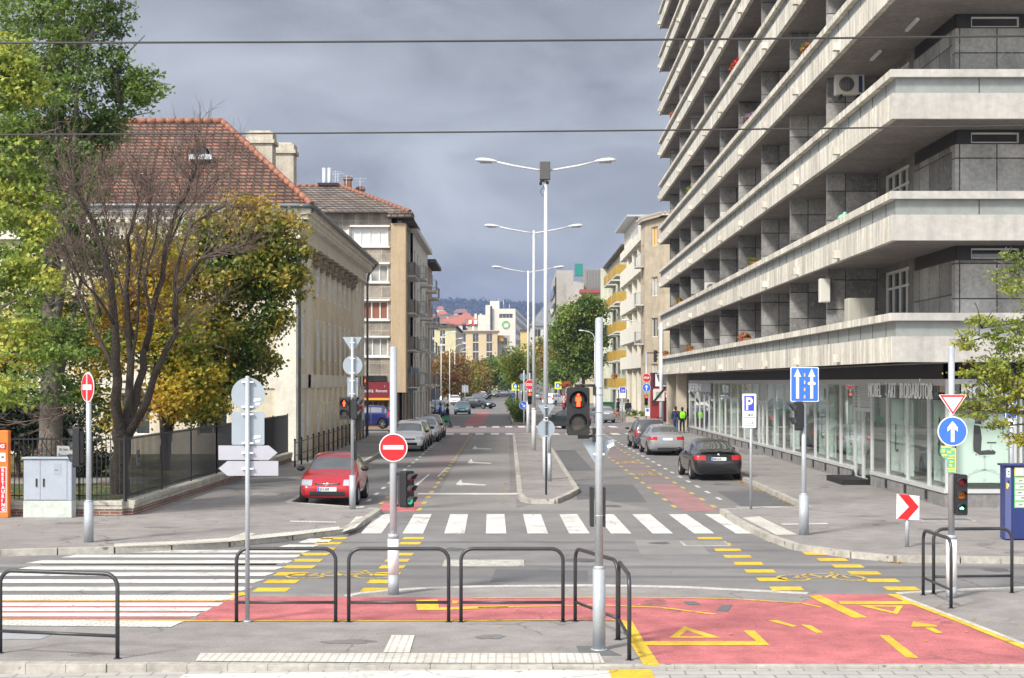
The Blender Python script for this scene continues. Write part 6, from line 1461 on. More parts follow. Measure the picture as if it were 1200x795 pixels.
# more pale boards stand just behind the glass
for Y, w_, lb in ((46.4,.5,'narrow pale board behind the third pane of the showroom side'),(53.4,.6,'pale board just beyond the louvred door'),(57.7,.8,'pale board left of the fifth display panel'),(64.8,.7,'pale board behind the blue lane sign'),(70.0,.8,'pale board next to the second showroom door'),(78.2,.9,'pale board beyond the second showroom door'),(83,.9,'pale board near the far end of the showroom'),(88.6,1.0,'pale board below the far showroom sign')):
    t = thing('display_panel', lb, 'board', (12.0, Y, .5)); MB().bx(11.98,12.02,Y-w_,Y+w_,.65,3.0).build('panel', pg, t, local=False)
for Y, s, lb, cm in ((43.6,.62,'pale green display panel with a brown chair picture nearest the showroom corner',M('printed_brown', (.18,.10,.08), .6)),(48.6,.50,'pale green display panel with a small dark chair picture beside the showroom door',MBLK),(55.2,.45,'pale green display panel left of the louvred door',MBLK),(60.2,.5,'pale green display panel fourth from the showroom corner',MBLK),(66.5,.5,'pale green display panel fifth from the showroom corner',MBLK),(75.5,.5,'pale green display panel farthest up the showroom side',MBLK)):
    t = thing('display_panel', lb, 'poster', (12.2, Y, .5)); MB().bx(12.18,12.22,Y-.75,Y+.75,.65,2.9).build('panel', pg, t, local=False); chair_poster(t, (12.18,Y,.75), (0,-1,0), s*1.1, cm)
# things on the balconies
ac = M('air_conditioner_white', (.62,.61,.56), .5); fan = M('fan_grille', (.10,.10,.10), .5)
def aircon(X, Y, z, label, w=.95, h=.68, u='front'):
    t = thing('air_conditioner', label, 'air conditioner', (X, Y, z)); MB().bx(-w/2,w/2,-.15,.15,0,h).build('case', ac, t, bevel=.02)
    MB().lathe([(h*.36,-.152),(h*.36,-.165),(.001,-.165)], 24, 'y', (-w*.12,0,h*.5)).build('fan', fan, t)
    mb = MB(); 
    for i in range(-4,5): mb.box(-w*.12+i*h*.075,-.175,h*.5,.012,.01,h*.7*math.sqrt(max(.05,1-(i/5)**2)))
    mb.build('fan_guard', M('guard_grey', (.3,.3,.29), .5), t); MB().box(w*.36,-.155,h*.5,.12,.01,h*.8).build('badge', M('logo_navy', (.03,.05,.18), .5), t)
    MB().box(-w*.3,0,-.06,.05,.4,.12).box(w*.3,0,-.06,.05,.4,.12).build('bracket', MBLK, t); return t
x, y, z = V(995,112,50.5); aircon(x, y, z, 'white air conditioner on a bracket at the upper balcony partition')
x, y, z = V(976,374,50.8); tt = thing('wall_cupboard', 'small pale box hung on the first floor balcony partition', 'wall cupboard', (x-.3, y-.1, z+.55)); MB().box(0,0,.38,.34,.3,.78).build('case', ac, tt, bevel=.015); MB().box(0,-.155,.38,.30,.01,.72).build('door', ac, tt)
for px, py, lb in ((831,314,'small air conditioner on the second balcony level toward the far end'),(862,283,'air conditioner low on a middle balcony partition')):
    k = 1 if py == 314 else 2; Y = (9.9-.4944+.75)/((px-X0)/F-.01236); Yf = min(FINS, key=lambda q: abs(q-Y)); aircon(SX(Yf)+.8, Yf-.2, 4+3.17*k+1.35, lb, .8, .55)
m_ = MB(); m_.bx(XG+.10,XG+.14,YG+.3,49.7,2.98,3.42); m_.bx(XG+.14,XR,YG+.26,YG+.30,2.62,3.42); m_.build('header_band', M('dark_header', (.035,.033,.03), .7), tb, local=False)
t = thing('storage_cabinet', 'pale grey two door cabinet standing on the first floor balcony', 'cabinet', (11.0, 48.6, 4.27)); MB().bx(-.42,.42,-.3,.3,0,1.85).build('body', M('cabinet_pale', (.42,.41,.36), .6), t, bevel=.02); MB().bx(-.4,-.01,-.315,-.3,.05,1.8).build('door', M('cabinet_pale', (.42,.41,.36)), t, bevel=.005); MB().bx(.01,.4,-.315,-.3,.05,1.8).build('door', M('cabinet_pale', (.42,.41,.36)), t, bevel=.005)
t = thing('plastic_bag', 'pale green plastic bag on the balcony parapet near the corner', 'bag', (*V(989,246,48.0)[:2], 4+3.17+1.28)); MB().ball(0,0,.13,.2,.28,.15,10,7).ball(.05,.1,.26,.08,.1,.1,8,6).build('bag', M('mint_plastic', (.25,.55,.42), .5, bump=(20,.6,.03)), t)
flr = {'red': leaf_mat('red_flowers', [(.10,.14,.03),(.70,.03,.02),(.8,.05,.04)]), 'mix': leaf_mat('mixed_flowers', [(.08,.13,.03),(.14,.18,.04),(.55,.25,.05),(.5,.1,.15)]), 'pur': leaf_mat('purple_flowers', [(.08,.13,.03),(.30,.15,.45),(.4,.4,.1)]), 'grn': LM_MID}
for (px, py, k, kind, L_, lb) in ((862,62,4,'red',2.8,'bright red geraniums trailing along an upper balcony parapet'),(877,234,3,'pur',2.4,'purple and yellow flowers on the third balcony parapet'),(944,166,3,'mix',1.0,'small orange flowers on the third parapet nearer the corner'),(872,394,1-1,'mix',2.6,'orange and green flowers on the lowest balcony parapet'),(808,208,3,'grn',1.6,'green bush at the far end of the third parapet'),(808,402,0,'mix',1.8,'orange flowers on the lowest parapet near its far end'),(780,410,0,'mix',2.2,'pink flower boxes at the very end of the lowest parapet'),(882,302,1,'mix',1.6,'dark green and pink plant on the second parapet'),(796,291,1,'mix',2.0,'flowers at the far end of the second parapet'),(965,140,4,'grn',.8,'small green plant hanging on the fourth balcony partition'),(789,128,5,'mix',2.0,'flowers at the far end of a high parapet')):
    zc = 4+3.17*k+1.28; b_ = (px-X0)/F; Y = (9.9-.4944+.1)/(b_-.01236); X = SX(Y)+.1
    t = thing('flower_box', lb, 'flower box', (X, Y, zc), math.atan2(ul.y, ul.x)); MB().box(0,0,.06,L_,.18,.12).build('box', M('terracotta', (.32,.13,.07), .8), t)
    link('flowers', leaf_mesh('flowers', [(0,0,.22,L_*.5,.14,.14,int(420*L_))], .045, flr[kind], clump=.06), t)
mb = MB(); 
t = thing('soffit_light', 'pair of fluorescent tubes under the top right balcony ceiling', 'light fitting', (11.2,45.2,13.50)); MB().bar((0,-2.8,0),(.05,-1.4,0),.09,.07).build('tube', MWHT, t); MB().bar((-.05,1.3,0),(-.02,2.6,0),.09,.07).build('tube', MWHT, t)

# ---------------------------------------------------------------- cream classical building on the left
cream = M('cream_render', (.60,.54,.43), .88, noise=((.5,.08),(4,.08)), streak=.12, bump=(30,.15,.01)); creamd = M('tan_render', (.68,.60,.47), .88, noise=((.6,.1),(5,.1)), streak=.12, spots=(3.5,.70,(.28,.23,.17)))
creaml = M('light_stone_trim', (.72,.68,.60), .85, noise=((.8,.1),(6,.1)), streak=.10)
tile = grid_mat('old_clay_tiles', (.24,.105,.068), (.12,.078,.06), (.035,.022,.018), 'sz', .34, .17, .036, rough=.9, noise=.5, offset=.5, bumpd=.05)
tiled = grid_mat('dark_weathered_tiles', (.15,.12,.10), (.22,.17,.14), (.04,.035,.03), 'sz', .5, .24, .05, rough=.85, noise=.35, offset=.5, bumpd=.05)
ridge = M('ridge_tiles', (.30,.125,.08), .8, noise=((6,.35),)); zinc = M('zinc_gutter', (.16,.18,.20), .45, metal=.4, noise=(4,.15)); zincl = M('pale_zinc', (.50,.52,.55), .45, metal=.3)
tc = thing('classical_building', 'cream classical building with columns, clay tiled hip roof and dark gutter on the left', 'building', (-9.2, 65.6, SW))
XW, YW0, YW1, ZT = -9.2, 65.6, 95.0, 10.3
cw = 1.0; centers = [72.6+2.35*i for i in range(7)]
side_ops = []
for c_ in centers: side_ops += [(c_-cw/2,.9,c_+cw/2,2.5),(c_-cw/2,4.5,c_+cw/2,6.4),(c_-cw/2,7.5,c_+cw/2,8.9)]
for c_ in (67.4,91.4,93.5): side_ops += [(c_-.45,.9,c_+.45,2.5),(c_-.45,4.5,c_+.45,6.4),(c_-.45,7.9,c_+.45,9.0)]
w_ = MB(); O = Vector((XW, YW0, 0)); grid_wall(w_, O, (0,1,0), YW1-YW0, ZT, [(a-YW0,b,c-YW0,d) for a,b,c,d in side_ops], .08)
w_.add([(XW,YW1,0),(-20,YW1,0),(-20,YW1,ZT),(XW,YW1,ZT)], [(0,1,2,3)])
w_.build('side_wall', creamd, tc, local=False)
fr_ops = []
for i in range(9):
    x = XW-3.6-3.3*i; fr_ops += [(x-.65,1.2,x+.65,3.0),(x-.65,4.6,x+.65,6.8),(x-.55,7.7,x+.55,9.2)]
w_ = MB(); grid_wall(w_, (-42,YW0,0), (1,0,0), 42+XW, ZT, [(a+42,b,c+42,d) for a,b,c,d in fr_ops], .3); w_.build('front_wall', cream, tc, local=False)
for a,b,c,d in side_ops: window(tc, (XW,a,b), (0,1,0), c-a, d-b, nv=1, nh=(.62,), pane=MGC, depth=.02, ft=.11)
for a,b,c,d in fr_ops: window(tc, (a,YW0,b), (1,0,0), c-a, d-b, nv=1, nh=(.65,), pane=MGL, depth=.22)
pil = MB()
for y, w in ((66.05,.9),(69.3,.9),(90.2,.8),(92.45,.5),(94.6,.8)): pil.bx(XW,XW+.07,y-w/2,y+w/2,0,ZT-.7)
for x, w in ((-9.65,.9),(-12.9+1.9,.0)): 
    if w: pil.bx(x-w/2,x+w/2,YW0-.14,YW0,0,ZT-.7)
pil.build('pilaster', creaml, tc, local=False)
for i in range(8):
    y = 71.42+2.35*i
    MB().cyl((XW-.22,y,3.8),(XW-.22,y,8.75),.33,.30,n=26).cyl((XW-.22,y,0),(XW-.22,y,3.2),.35,n=26).cyl((XW-.22,y,3.2),(XW-.22,y,3.8),.30,n=26).build('column', M('column_stone', (.60,.51,.37), .85, noise=((1,.1),(8,.1)), streak=.12), tc, local=False)
    XC = XW-.10; cp = MB(); cp.cyl((XC,y,8.7),(XC,y,8.8),.28,.28,n=14)
    for r_, z_ in ((.31,8.95),(.40,9.2)):
        for j in range(9):
            a = -PI*.55+PI*1.1*j/8+(.2 if z_ > 9 else 0); cp.ball(XC+r_*math.cos(a), y+r_*math.sin(a), z_, .09, .09, .16, 6, 5)
    cp.box(XC+.03,y,9.45,.85,.85,.14); cp.cyl((XC,y,8.8),(XC,y,9.4),.27,.34,n=12); cp.build('capital', M('weathered_capital', (.30,.25,.19), .9, noise=((5,.35),(14,.3)), bump=(20,.8,.04)), tc, local=False)
tr = MB()
for z0_, z1_, off in ((3.2,3.8,.07),(9.55,9.62,.26),(9.62,10.2,.18),(10.2,10.38,.36),(10.38,10.58,.55),(10.58,10.86,.68)):
    tr.bx(XW-.3,XW+off,YW0-off,YW1+off*.8,z0_,z1_) if z0_ > 4 else tr.bx(XW-.02,XW+off,YW0-off,YW1,z0_,z1_)
    tr.bx(-42,XW-.3 if z0_ > 4 else XW-.02,YW0-off,YW0+.05,z0_,z1_)
dn = tr
for i in range(74): dn.box(XW+.46, YW0+.2+.4*i, 10.29, .16, .18, .14)
for i in range(70): dn.box(XW-.3-.4*i, YW0-.46, 10.29, .18, .16, .14)
dn.build('cornice', creaml, tc, local=False)
ez = 10.95; Rz = 15.25; o_ = .72
A = (XW+o_,YW0-o_,ez); B_ = (-42,YW0-o_,ez); R = (-13.13,69.53,Rz); R2_ = (-42,69.53,Rz); Cc = (XW+o_,YW1+o_,ez); S2 = (-13.13,YW1+o_-4.6,Rz); D = (-17.8,YW1+o_,ez); In = (-17.8,74.2,ez); B3 = (-42,74.2,ez)
m_ = MB(); m_.add([B_,A,R,R2_], [(0,1,2,3)]); m_.add([A,Cc,S2,R], [(0,1,2,3)]); m_.add([Cc,D,S2], [(0,1,2)]); m_.add([D,In,R,S2], [(0,1,2,3)]); m_.add([In,B3,R2_,R], [(0,1,2,3)]); rf = m_.build('roof', tile, tc, local=False)
m_ = MB(); m_.slab([(-42,YW0-o_),(XW+o_,YW0-o_),(XW+o_,YW1+o_),(-17.8,YW1+o_),(-17.8,74.2),(-42,74.2)], 10.86, 10.94); m_.build('eaves_board', creaml, tc, local=False)
m_ = MB()
def ridge_run(mb, p, q, r=.13, step=.42):
    p, q = Vector(p), Vector(q); n = int((q-p).length/step)
    for i in range(n):
        a, b = p.lerp(q, i/n), p.lerp(q, (i+.97)/n); mb.cyl(a+Vector((0,0,.02)), b+Vector((0,0,.04)), r*1.08, r*.92, n=8)
ridge_run(m_, A, R); ridge_run(m_, R, R2_); ridge_run(m_, R, S2); me = m_.mesh('ridge_tiles', ridge); me.transform(Matrix.Translation(-wloc(tc))); link('ridge_tiles', me, rf)
m_ = MB(); g_ = .10
m_.tube([(-42,YW0-o_-g_,ez-.02),(XW+o_-.6,YW0-o_-g_,ez-.04),(XW+o_-.1,YW0-o_-g_+.02,ez-.05),(XW+o_+g_,YW0-o_+.25,ez-.06),(XW+o_+g_,YW0+1,ez-.06),(XW+o_+g_,YW1+o_,ez-.12)], .10, 10)
m_.tube([(XW+o_+.02,YW0-.35,ez-.12),(XW+.5,YW0-.2,ez-.45),(XW+.2,YW0-.05,ez-.75),(XW+.12,YW0+.05,ez-1.1),(XW+.12,YW0+.05,.1)], .065, 10)
m_.tube([(XW+o_+.05,YW1+o_-.2,ez-.2),(XW+.3,YW1+.1,ez-.9),(XW+.25,YW1+.1,ez-1.4),(XW+.25,YW1+.1,.1)], .075, 10); m_.build('gutter', zinc, tc, local=False)
MB().bx(-42,XW+.2,YW0-o_-.02,YW0-o_+.0,ez-.30,ez-.09).build('flashing', zincl, tc, local=False)
def chimney(root, px0, px1, pyt, Y, zb, mat, h_cap=.25, name='chimney', parent=None, d=1.2):
    x0, x1 = (px0-X0)/F*Y, (px1-X0)/F*Y; zt = zat(pyt, Y); m_ = MB(); m_.bx(x0,x1,Y,Y+d,zb,zt-h_cap-.3); m_.bx(x0-.12,x1+.12,Y-.12,Y+d+.12,zt-h_cap-.3,zt-h_cap-.12); m_.bx(x0-.03,x1+.03,Y-.03,Y+d+.03,zt-h_cap-.12,zt-.08); m_.bx(x0+.1,x1-.1,Y+.05,Y+d-.05,zt-.08,zt)
    me = m_.mesh(name, mat); me.transform(Matrix.Translation(-wloc(root))); return link(name, me, rf if root is tc else root)
chm = M('chimney_render', (.50,.46,.38), .9, noise=((1.5,.15),(8,.15)), streak=.2)
chimney(tc, 289, 319, 153, 78, 12, chm, .35); chimney(tc, 322, 344, 167, 84, 12, chm, .3)
x, y, z = (-13.6, 67.35, 13.2)
m_ = MB(); m_.lathe([(.42,0),(.42,1.0),(.0,1.0)], 18, 'y', (x,y-.35,z+.18)); m_.bx(x-.5,x+.5,y-.4,y+.3,z-.02,z+.2); me = m_.mesh('dormer', zincl); me.transform(Matrix.Translation(-wloc(tc))); d_ = link('dormer', me, rf)
me = MB().lathe([(.33,-.01),(.001,-.01)], 16, 'y', (x,y-.36,z+.2)).mesh('dormer_opening', MBLK); me.transform(Matrix.Translation(-wloc(tc))); link('dormer_opening', me, d_)

# ---------------------------------------------------------------- generic houses
def facade(root, O, u, w, h, ops, mat, depth=.2, wins=True, nv=1, nh=(), pane=None, fr=None, name='wall'):
    m_ = MB(); grid_wall(m_, O, u, w, h, ops, depth); m_.build(name, mat, root, local=False)
    u = Vector(u).normalized()
    if wins:
        for i, o in enumerate(ops):
            p = pane[i % len(pane)] if isinstance(pane, (list, tuple)) else pane
            window(root, Vector(O)+u*o[0]+Vector((0,0,o[1])), u, o[2]-o[0], o[3]-o[1], nv=nv, nh=nh, pane=p or MGL, fr=fr, depth=depth*.75)
def prism_roof(root, x0, x1, y0, y1, z, rise, mat, hip=(1,1), axis='x', parent=None, name='roof'):
    if axis == 'x':
        ym = (y0+y1)/2; d = (y1-y0)/2; a = x0+d*hip[0]; b = x1-d*hip[1]
        v = [(x0,y0,z),(x1,y0,z),(x1,y1,z),(x0,y1,z),(a,ym,z+rise),(b,ym,z+rise)]; f = [(0,1,5,4),(1,2,5),(2,3,4,5),(3,0,4),(3,2,1,0)]
    else:
        xm = (x0+x1)/2; d = (x1-x0)/2; a = y0+d*hip[0]; b = y1-d*hip[1]
        v = [(x0,y0,z),(x1,y0,z),(x1,y1,z),(x0,y1,z),(xm,a,z+rise),(xm,b,z+rise)]; f = [(0,1,4),(1,2,5,4),(2,3,5),(3,0,4,5),(3,2,1,0)]
    m_ = MB(); m_.add(v, f); return m_.build(name, mat, root, local=False), v
def backbox(root, x0, x1, y0, y1, z1, mat, name='rear_wall', skip=''):
    m_ = MB()
    if 'n' not in skip: m_.add([(x1,y1,0),(x0,y1,0),(x0,y1,z1),(x1,y1,z1)], [(0,1,2,3)])
    if 'w' not in skip: m_.add([(x0,y1,0),(x0,y0,0),(x0,y0,z1),(x0,y1,z1)], [(0,1,2,3)])
    if 'e' not in skip: m_.add([(x1,y0,0),(x1,y1,0),(x1,y1,z1),(x1,y0,z1)], [(0,1,2,3)])
    if 's' not in skip: m_.add([(x0,y0,0),(x1,y0,0),(x1,y0,z1),(x0,y0,z1)], [(0,1,2,3)])
    m_.add([(x0,y0,z1),(x1,y0,z1),(x1,y1,z1),(x0,y1,z1)], [(0,1,2,3)]); return m_.build(name, mat, root, local=False)
# stone corner house with the maroon shop
stt = grid_mat('grey_stone_cladding', (.33,.29,.24), (.22,.20,.175), (.40,.36,.28), 'xz', .95, .8, .03, rough=.85, noise=.3)
brn = M('ochre_render', (.44,.34,.22), .85, noise=((.8,.07),(5,.06)), streak=.1)
th_ = thing('corner_house', 'stone clad corner house with white shuttered windows, clay roof and a maroon shop front', 'house', (-12, 112, 0))
YS = 112.0; X_ = lambda px: (px-X0)/F*YS; Z_ = lambda py: zat(py, YS)
rows = [(266.5,289),(310,331),(353,375),(396,418)]
ops = [(X_(412+2*i)+18, Z_(b), X_(455)+18, Z_(a)) for i, (a, b) in enumerate(rows)]+[(X_(401)+18, Z_(287), X_(409)+18, Z_(267))]+[(X_(425)+18, .15, X_(455)+18, 2.13)]
m_ = MB(); grid_wall(m_, (-18,YS,0), (1,0,0), 18-8.8, 15.8, ops, .22); m_.build('front_wall', stt, th_, local=False)
for i, o in enumerate(ops[:5]):
    window(th_, (-18+o[0],YS,o[1]), (1,0,0), o[2]-o[0], o[3]-o[1], nv=3 if i < 4 else 0, pane=(MSH,MGC,MSHB,MGC,MSH)[i], fr=MW, depth=.12, ft=.10)
    if i < 4: MB().bx(-18+o[0]-.1,-18+o[2]+.12,YS-.25,YS,o[3],o[3]+.13).bx(-18+o[0]-.1,-18+o[2]+.12,YS-.15,YS,o[1]-.1,o[1]).build('window_sill', MW, th_, local=False)
wood = M('brown_wood', (.28,.12,.045), .6); o = ops[5]; window(th_, (-18+o[0],YS,o[1]), (1,0,0), o[2]-o[0], o[3]-o[1], nv=4, fr=wood, pane=MGL, ft=.12)
mar = M('maroon_sign', (.20,.018,.03), .5); s_ = MB().bx(X_(423),X_(457),YS-.45,YS-.2,Z_(469),Z_(448)).build('shop_sign', mar, th_, local=False)
def addsub(mb, name, mat, root, parent): me = mb.mesh(name, mat); me.transform(Matrix.Translation(-wloc(root))); return link(name, me, parent)
addsub(MB().bx(X_(423),X_(457),YS-.47,YS-.455,Z_(469),Z_(466.5)), 'yellow_stripe', M('sign_gold', (.75,.40,.04), .5), th_, s_)
m_ = MB(); text_mb(m_, 'Lavora', .42, (X_(423.5),YS-.47,Z_(460)), sx=.8); text_mb(m_, 'Ristorante', .30, (X_(441),YS-.47,Z_(459.8)), sx=.66); text_mb(m_, 'i', .25, (X_(451),YS-.47,Z_(454))); addsub(m_, 'sign_lettering', MWHT, th_, s_)
addsub(MB().bx(X_(423),X_(431),YS-.55,YS-.47,Z_(455),Z_(441)), 'picture_box', M('picture_dark_red', (.10,.01,.02), .5), th_, s_); addsub(MB().prism(circ(.17,14,X_(427),Z_(446.5)), YS-.57, YS-.556), 'orange_motif', M('sign_orange', (.8,.2,.03), .5), th_, s_)
MB().bx(X_(431),X_(453),YS-.1,YS-.02,Z_(447.4),Z_(440.5)).build('shop_transom', MGL, th_, local=False)
MB().bx(-8.8,-7.72,YS-.5,YS+1.2,Z_(460),Z_(262.5)).build('bay_wall', brn, th_, local=False)
backbox(th_, -18, -8.4, YS+.3, 124, 15.7, stt, skip='s')
roof_, v_ = prism_roof(th_, -30, -7.4, 111.2, 124.6, 15.75, 2.7, tiled, hip=(0,.85)); m_ = MB(); ridge_run(m_, v_[1], v_[5], .16, .5); ridge_run(m_, v_[4], v_[5], .14, .5); addsub(m_, 'ridge_tiles', M('bright_ridge_tiles', (.26,.11,.07), .8, noise=(5,.3)), th_, roof_)
addsub(MB().bx(-9.0,-7.2,111.0,113.4,15.35,15.75), 'low_eaves', tiled, th_, roof_)
bk = M('chimney_brick', (.22,.11,.08), .9, noise=((3,.3),(12,.3)))
for (a, b, yt, Y, mt) in ((403,411,206,119,bk),(418,426,218,120,bk),(428,434,236,121,bk),(411,417,222,121,bk)):
    x0, x1 = (a-X0)/F*Y, (b-X0)/F*Y; z = zat(yt, Y); addsub(MB().bx(x0,x1,Y,Y+.7,16,z-.3).bx(x0-.08,x1+.08,Y-.08,Y+.78,z-.3,z-.12).bx(x0+.08,x1-.08,Y+.1,Y+.6,z-.12,z), 'chimney', mt, th_, roof_)
m_ = MB(); 
for px in (380,386): x = (px-X0)/F*118; m_.cyl((x,118,17.5),(x,118,zat(197,118)),.16,n=12)
addsub(m_, 'flue_pipe', zincl, th_, roof_); addsub(MB().bx((373-X0)/F*118,(397-X0)/F*118,117.6,118.6,zat(218,118),zat(215,118)), 'roof_walkway', MBLK, th_, roof_)
m_ = MB()
for px, yt in ((393,200),(396,202),(422,208),(406,205)):
    x = (px-X0)/F*118; z = zat(yt, 118); m_.cyl((x,118,17.5),(x,118,z),.025,n=6); m_.bar((x-.5,118,z-.1),(x+.5,118,z-.1),.03,.03); m_.bar((x-.35,118,z-.3),(x+.35,118,z-.3),.03,.03)
addsub(m_, 'aerial', MGALV, th_, roof_)
MB().bx((346-X0)/F*110,(352-X0)/F*110,110,112,10,zat(240,110)).build('side_gable', cream, th_, local=False) if False else None
# balcony row on the left street side
grl = M('railing_grey', (.33,.34,.35), .5); lgconc = M('light_grey_render', (.52,.51,.47), .88, noise=((.8,.1),(5,.1)), streak=.15); brndk = M('brown_render', (.30,.25,.20), .88, noise=((.8,.1),(5,.1)), streak=.15)
def street_face(root, X, Ya, Yb, H_, mat, floors, zf, bay, side, ww=1.1, wh=1.5, base=3.2, pane=None, balc=None, balmat=None, depth=.2, proj=.95):
    """side=+1: faces +X (left of the street); -1: faces -X"""
    u = (0,1,0) if side > 0 else (0,-1,0); O = (X, Ya if side > 0 else Yb, 0); L_ = Yb-Ya; n = max(1, int(L_/bay)); ops = []
    for k in range(floors):
        for i in range(n): c_ = L_*(i+.5)/n; ops.append((c_-ww/2, base+zf*k+.9, c_+ww/2, base+zf*k+.9+wh))
    for i in range(n): c_ = L_*(i+.5)/n; ops.append((c_-ww*.8, .3, c_+ww*.8, 2.6))
    facade(root, O, u, L_, H_, ops, mat, depth, pane=pane or (MGL,MGC,MGL,MSH), fr=MW)
    for k in range(floors):
        for i in range(n):
            if balc and balc(k, i):
                c_ = L_*(i+.5)/n; yc = Ya+c_ if side > 0 else Yb-c_; z = base+zf*k; s = side
                b_ = MB().bx(min(X,X+s*proj),max(X,X+s*proj),yc-1.4,yc+1.4,z-.02,z+.16).build('balcony', lgconc, root, local=False)
                r_ = MB()
                if balmat[1] == 'solid': r_.bx(min(X+s*(proj-.06),X+s*proj),max(X+s*(proj-.06),X+s*proj),yc-1.42,yc+1.42,z+.1,z+1.05); r_.bx(min(X,X+s*proj),max(X,X+s*proj),yc-1.42,yc-1.38,z+.1,z+1.05); r_.bx(min(X,X+s*proj),max(X,X+s*proj),yc+1.38,yc+1.42,z+.1,z+1.05)
                else:
                    for j in range(15): r_.box(X+s*(proj-.03), yc-1.38+2.76*j/14, z+.6, .02, .02, .95)
                    for j in range(6): r_.box(X+s*proj*j/5.5, yc-1.4, z+.6, .02, .02, .95)
                    r_.bx(min(X,X+s*proj),max(X,X+s*proj),yc-1.42,yc-1.38,z+1.05,z+1.1); r_.bx(min(X+s*(proj-.05),X+s*proj),max(X+s*(proj-.05),X+s*proj),yc-1.4,yc+1.4,z+1.05,z+1.1)
                addsub(r_, 'balustrade', balmat[0], root, b_)
t = thing('balcony_house', 'narrow brown house with stacked dark balconies next to the stone corner house', 'house', (-9, 116, 0))
street_face(t, -8.1, 113.2, 120.2, 14.4, brndk, 4, 2.75, 3.4, 1, base=3.0, balc=lambda k, i: True, balmat=(M('dull_railing_panel', (.20,.19,.17), .6, noise=(6,.3)),'solid')); backbox(t, -16, -8.3, 113.2, 120.2, 14.3, brndk, skip='e')
t = thing('balcony_house', 'grey concrete balcony house with a flat roof, middle of the left street row', 'house', (-9, 130, 0))
street_face(t, -7.75, 120.2, 141, 15.3, lgconc, 4, 2.8, 4.1, 1, base=3.1, balc=lambda k, i: i % 2 == 0, balmat=(grl,'bars')); backbox(t, -18, -7.95, 120.2, 141, 15.2, lgconc, skip='e'); MB().bx(-7.95,-7.3,120.2,141,15.1,15.45).build('cornice', lgconc, t, local=False); MB().bx(-12,-8.2,121,139,15.3,16.3).build('roof_storey', lgconc, t, local=False)
MB().bx(-8.9,-7.7,120.4,122.8,10.6,11.55).build('orange_awning', M('yellow_awning', (.55,.36,.08), .6), t, local=False) if False else None
t = thing('balcony_house', 'brown house with dark projecting eaves at the end of the left street row', 'house', (-9, 146, 0))
street_face(t, -7.9, 141, 152, 14.4, M('warm_brown_render', (.36,.27,.19), .88, noise=(2,.12)), 4, 2.75, 3.6, 1, base=3.0, balc=lambda k, i: i == 1, balmat=(brndk,'bars')); backbox(t, -18, -8.1, 141, 152, 14.3, brndk, skip='e'); MB().bx(-18,-7.0,140.8,152.3,14.4,14.7).build('eaves', tiled, t, local=False)
# ---- right side: curved beige house
bge = grid_mat('beige_stone_render', (.47,.40,.29), (.40,.34,.25), (.40,.34,.25), 'sz', .9, .7, .01, rough=.88, noise=.14)
t = thing('corner_house', 'beige corner house with a rounded end and small iron balconies behind the concrete block', 'house', (14, 135, 0))
pts = [(12.0,143),(12.1,139.6),(13.4,135.2),(15.2,133.6),(28,133.2)]; HB = 18.0
kk = 0
for i in range(len(pts)-1):
    a, b = Vector((*pts[i],0)), Vector((*pts[i+1],0)); L_ = (b-a).length; u = (b-a).normalized(); ops = []
    for k in range(5):
        z = 3.9+3.3*k*.88
        z = zat((437,384-0,332,285,0)[k] if False else 447, 134)
    zs = [zat(py, 134.5) for py in (480,434,373.5-4,325,273.5)]
    if i == 1: ops = [(L_/2-.75, zat(py+12,134.5), L_/2+.75, zat(py-11,134.5)) for py in (437,383-1,333,273)]
    if i == 3: ops = [(c-.6, zat(py+11,134.5), c+.6, zat(py-11,134.5)) for c in (1.8,4.8,7.8,10.8) for py in (437,383,333,273)]+[(.2,.3,2.0,3.2)]
    if i in (0,): ops = [(L_/2-.5, zat(py+13,140), L_/2+.5, zat(py-11,140)) for py in (437,388,342,297)]
    facade(t, a, u, L_, HB, ops, bge, .2, pane=(MGC,MGL,MGC,M('orange_blind', (.55,.30,.05), .6)))
    if i == 0:
        for py in (388,342,297):
            z = zat(py+13,140)-.1; n_ = u.cross(Vector((0,0,1))); c_ = a+u*L_/2
            b_ = MB().bx(c_.x-.75,c_.x,c_.y-.9,c_.y+.9,z-.15,z).build('balcony', lgconc, t, local=False); r_ = MB()
            for j in range(12): r_.box(c_.x-.73,c_.y-.88+1.76*j/11,z+.5,.03,.03,1.0)
            for j in range(6): r_.box(c_.x-.73+.14*j,c_.y-.88,z+.5,.03,.03,1.0)
            r_.bx(c_.x-.76,c_.x,c_.y-.9,c_.y-.86,z+.98,z+1.04); r_.bx(c_.x-.76,c_.x-.72,c_.y-.9,c_.y+.9,z+.98,z+1.04); addsub(r_, 'balustrade', grl, t, b_)
m_ = MB(); op = [(p[0]-.35, p[1]-.3) for p in pts]; m_.slab(op+[(28,143)], HB, HB+.25); 
for i in range(len(op)-1):
    a, b = Vector((*op[i],0)), Vector((*op[i+1],0)); n = int((b-a).length/.45)
    for j in range(n): p = a.lerp(b, j/n); m_.box(p.x, p.y, HB+.33, .22, .22, .16)
m_.build('eaves', M('pale_eaves', (.45,.40,.33), .8), t, local=False); backbox(t, 13, 28, 134, 143, HB, bge, skip='sw')
s_ = MB().bx((765-X0)/F*133,(791-X0)/F*133,132.95,135.5,.1,zat(437,133)).build('bank_front', M('dark_maroon', (.07,.01,.018), .4), t, local=False)
q = lambda px: (px-X0)/F*132.9
addsub(MB().bx(q(768),q(790),132.85,132.94,zat(453,132.9),zat(438.5,132.9)), 'picture_board', MWHT, t, s_)
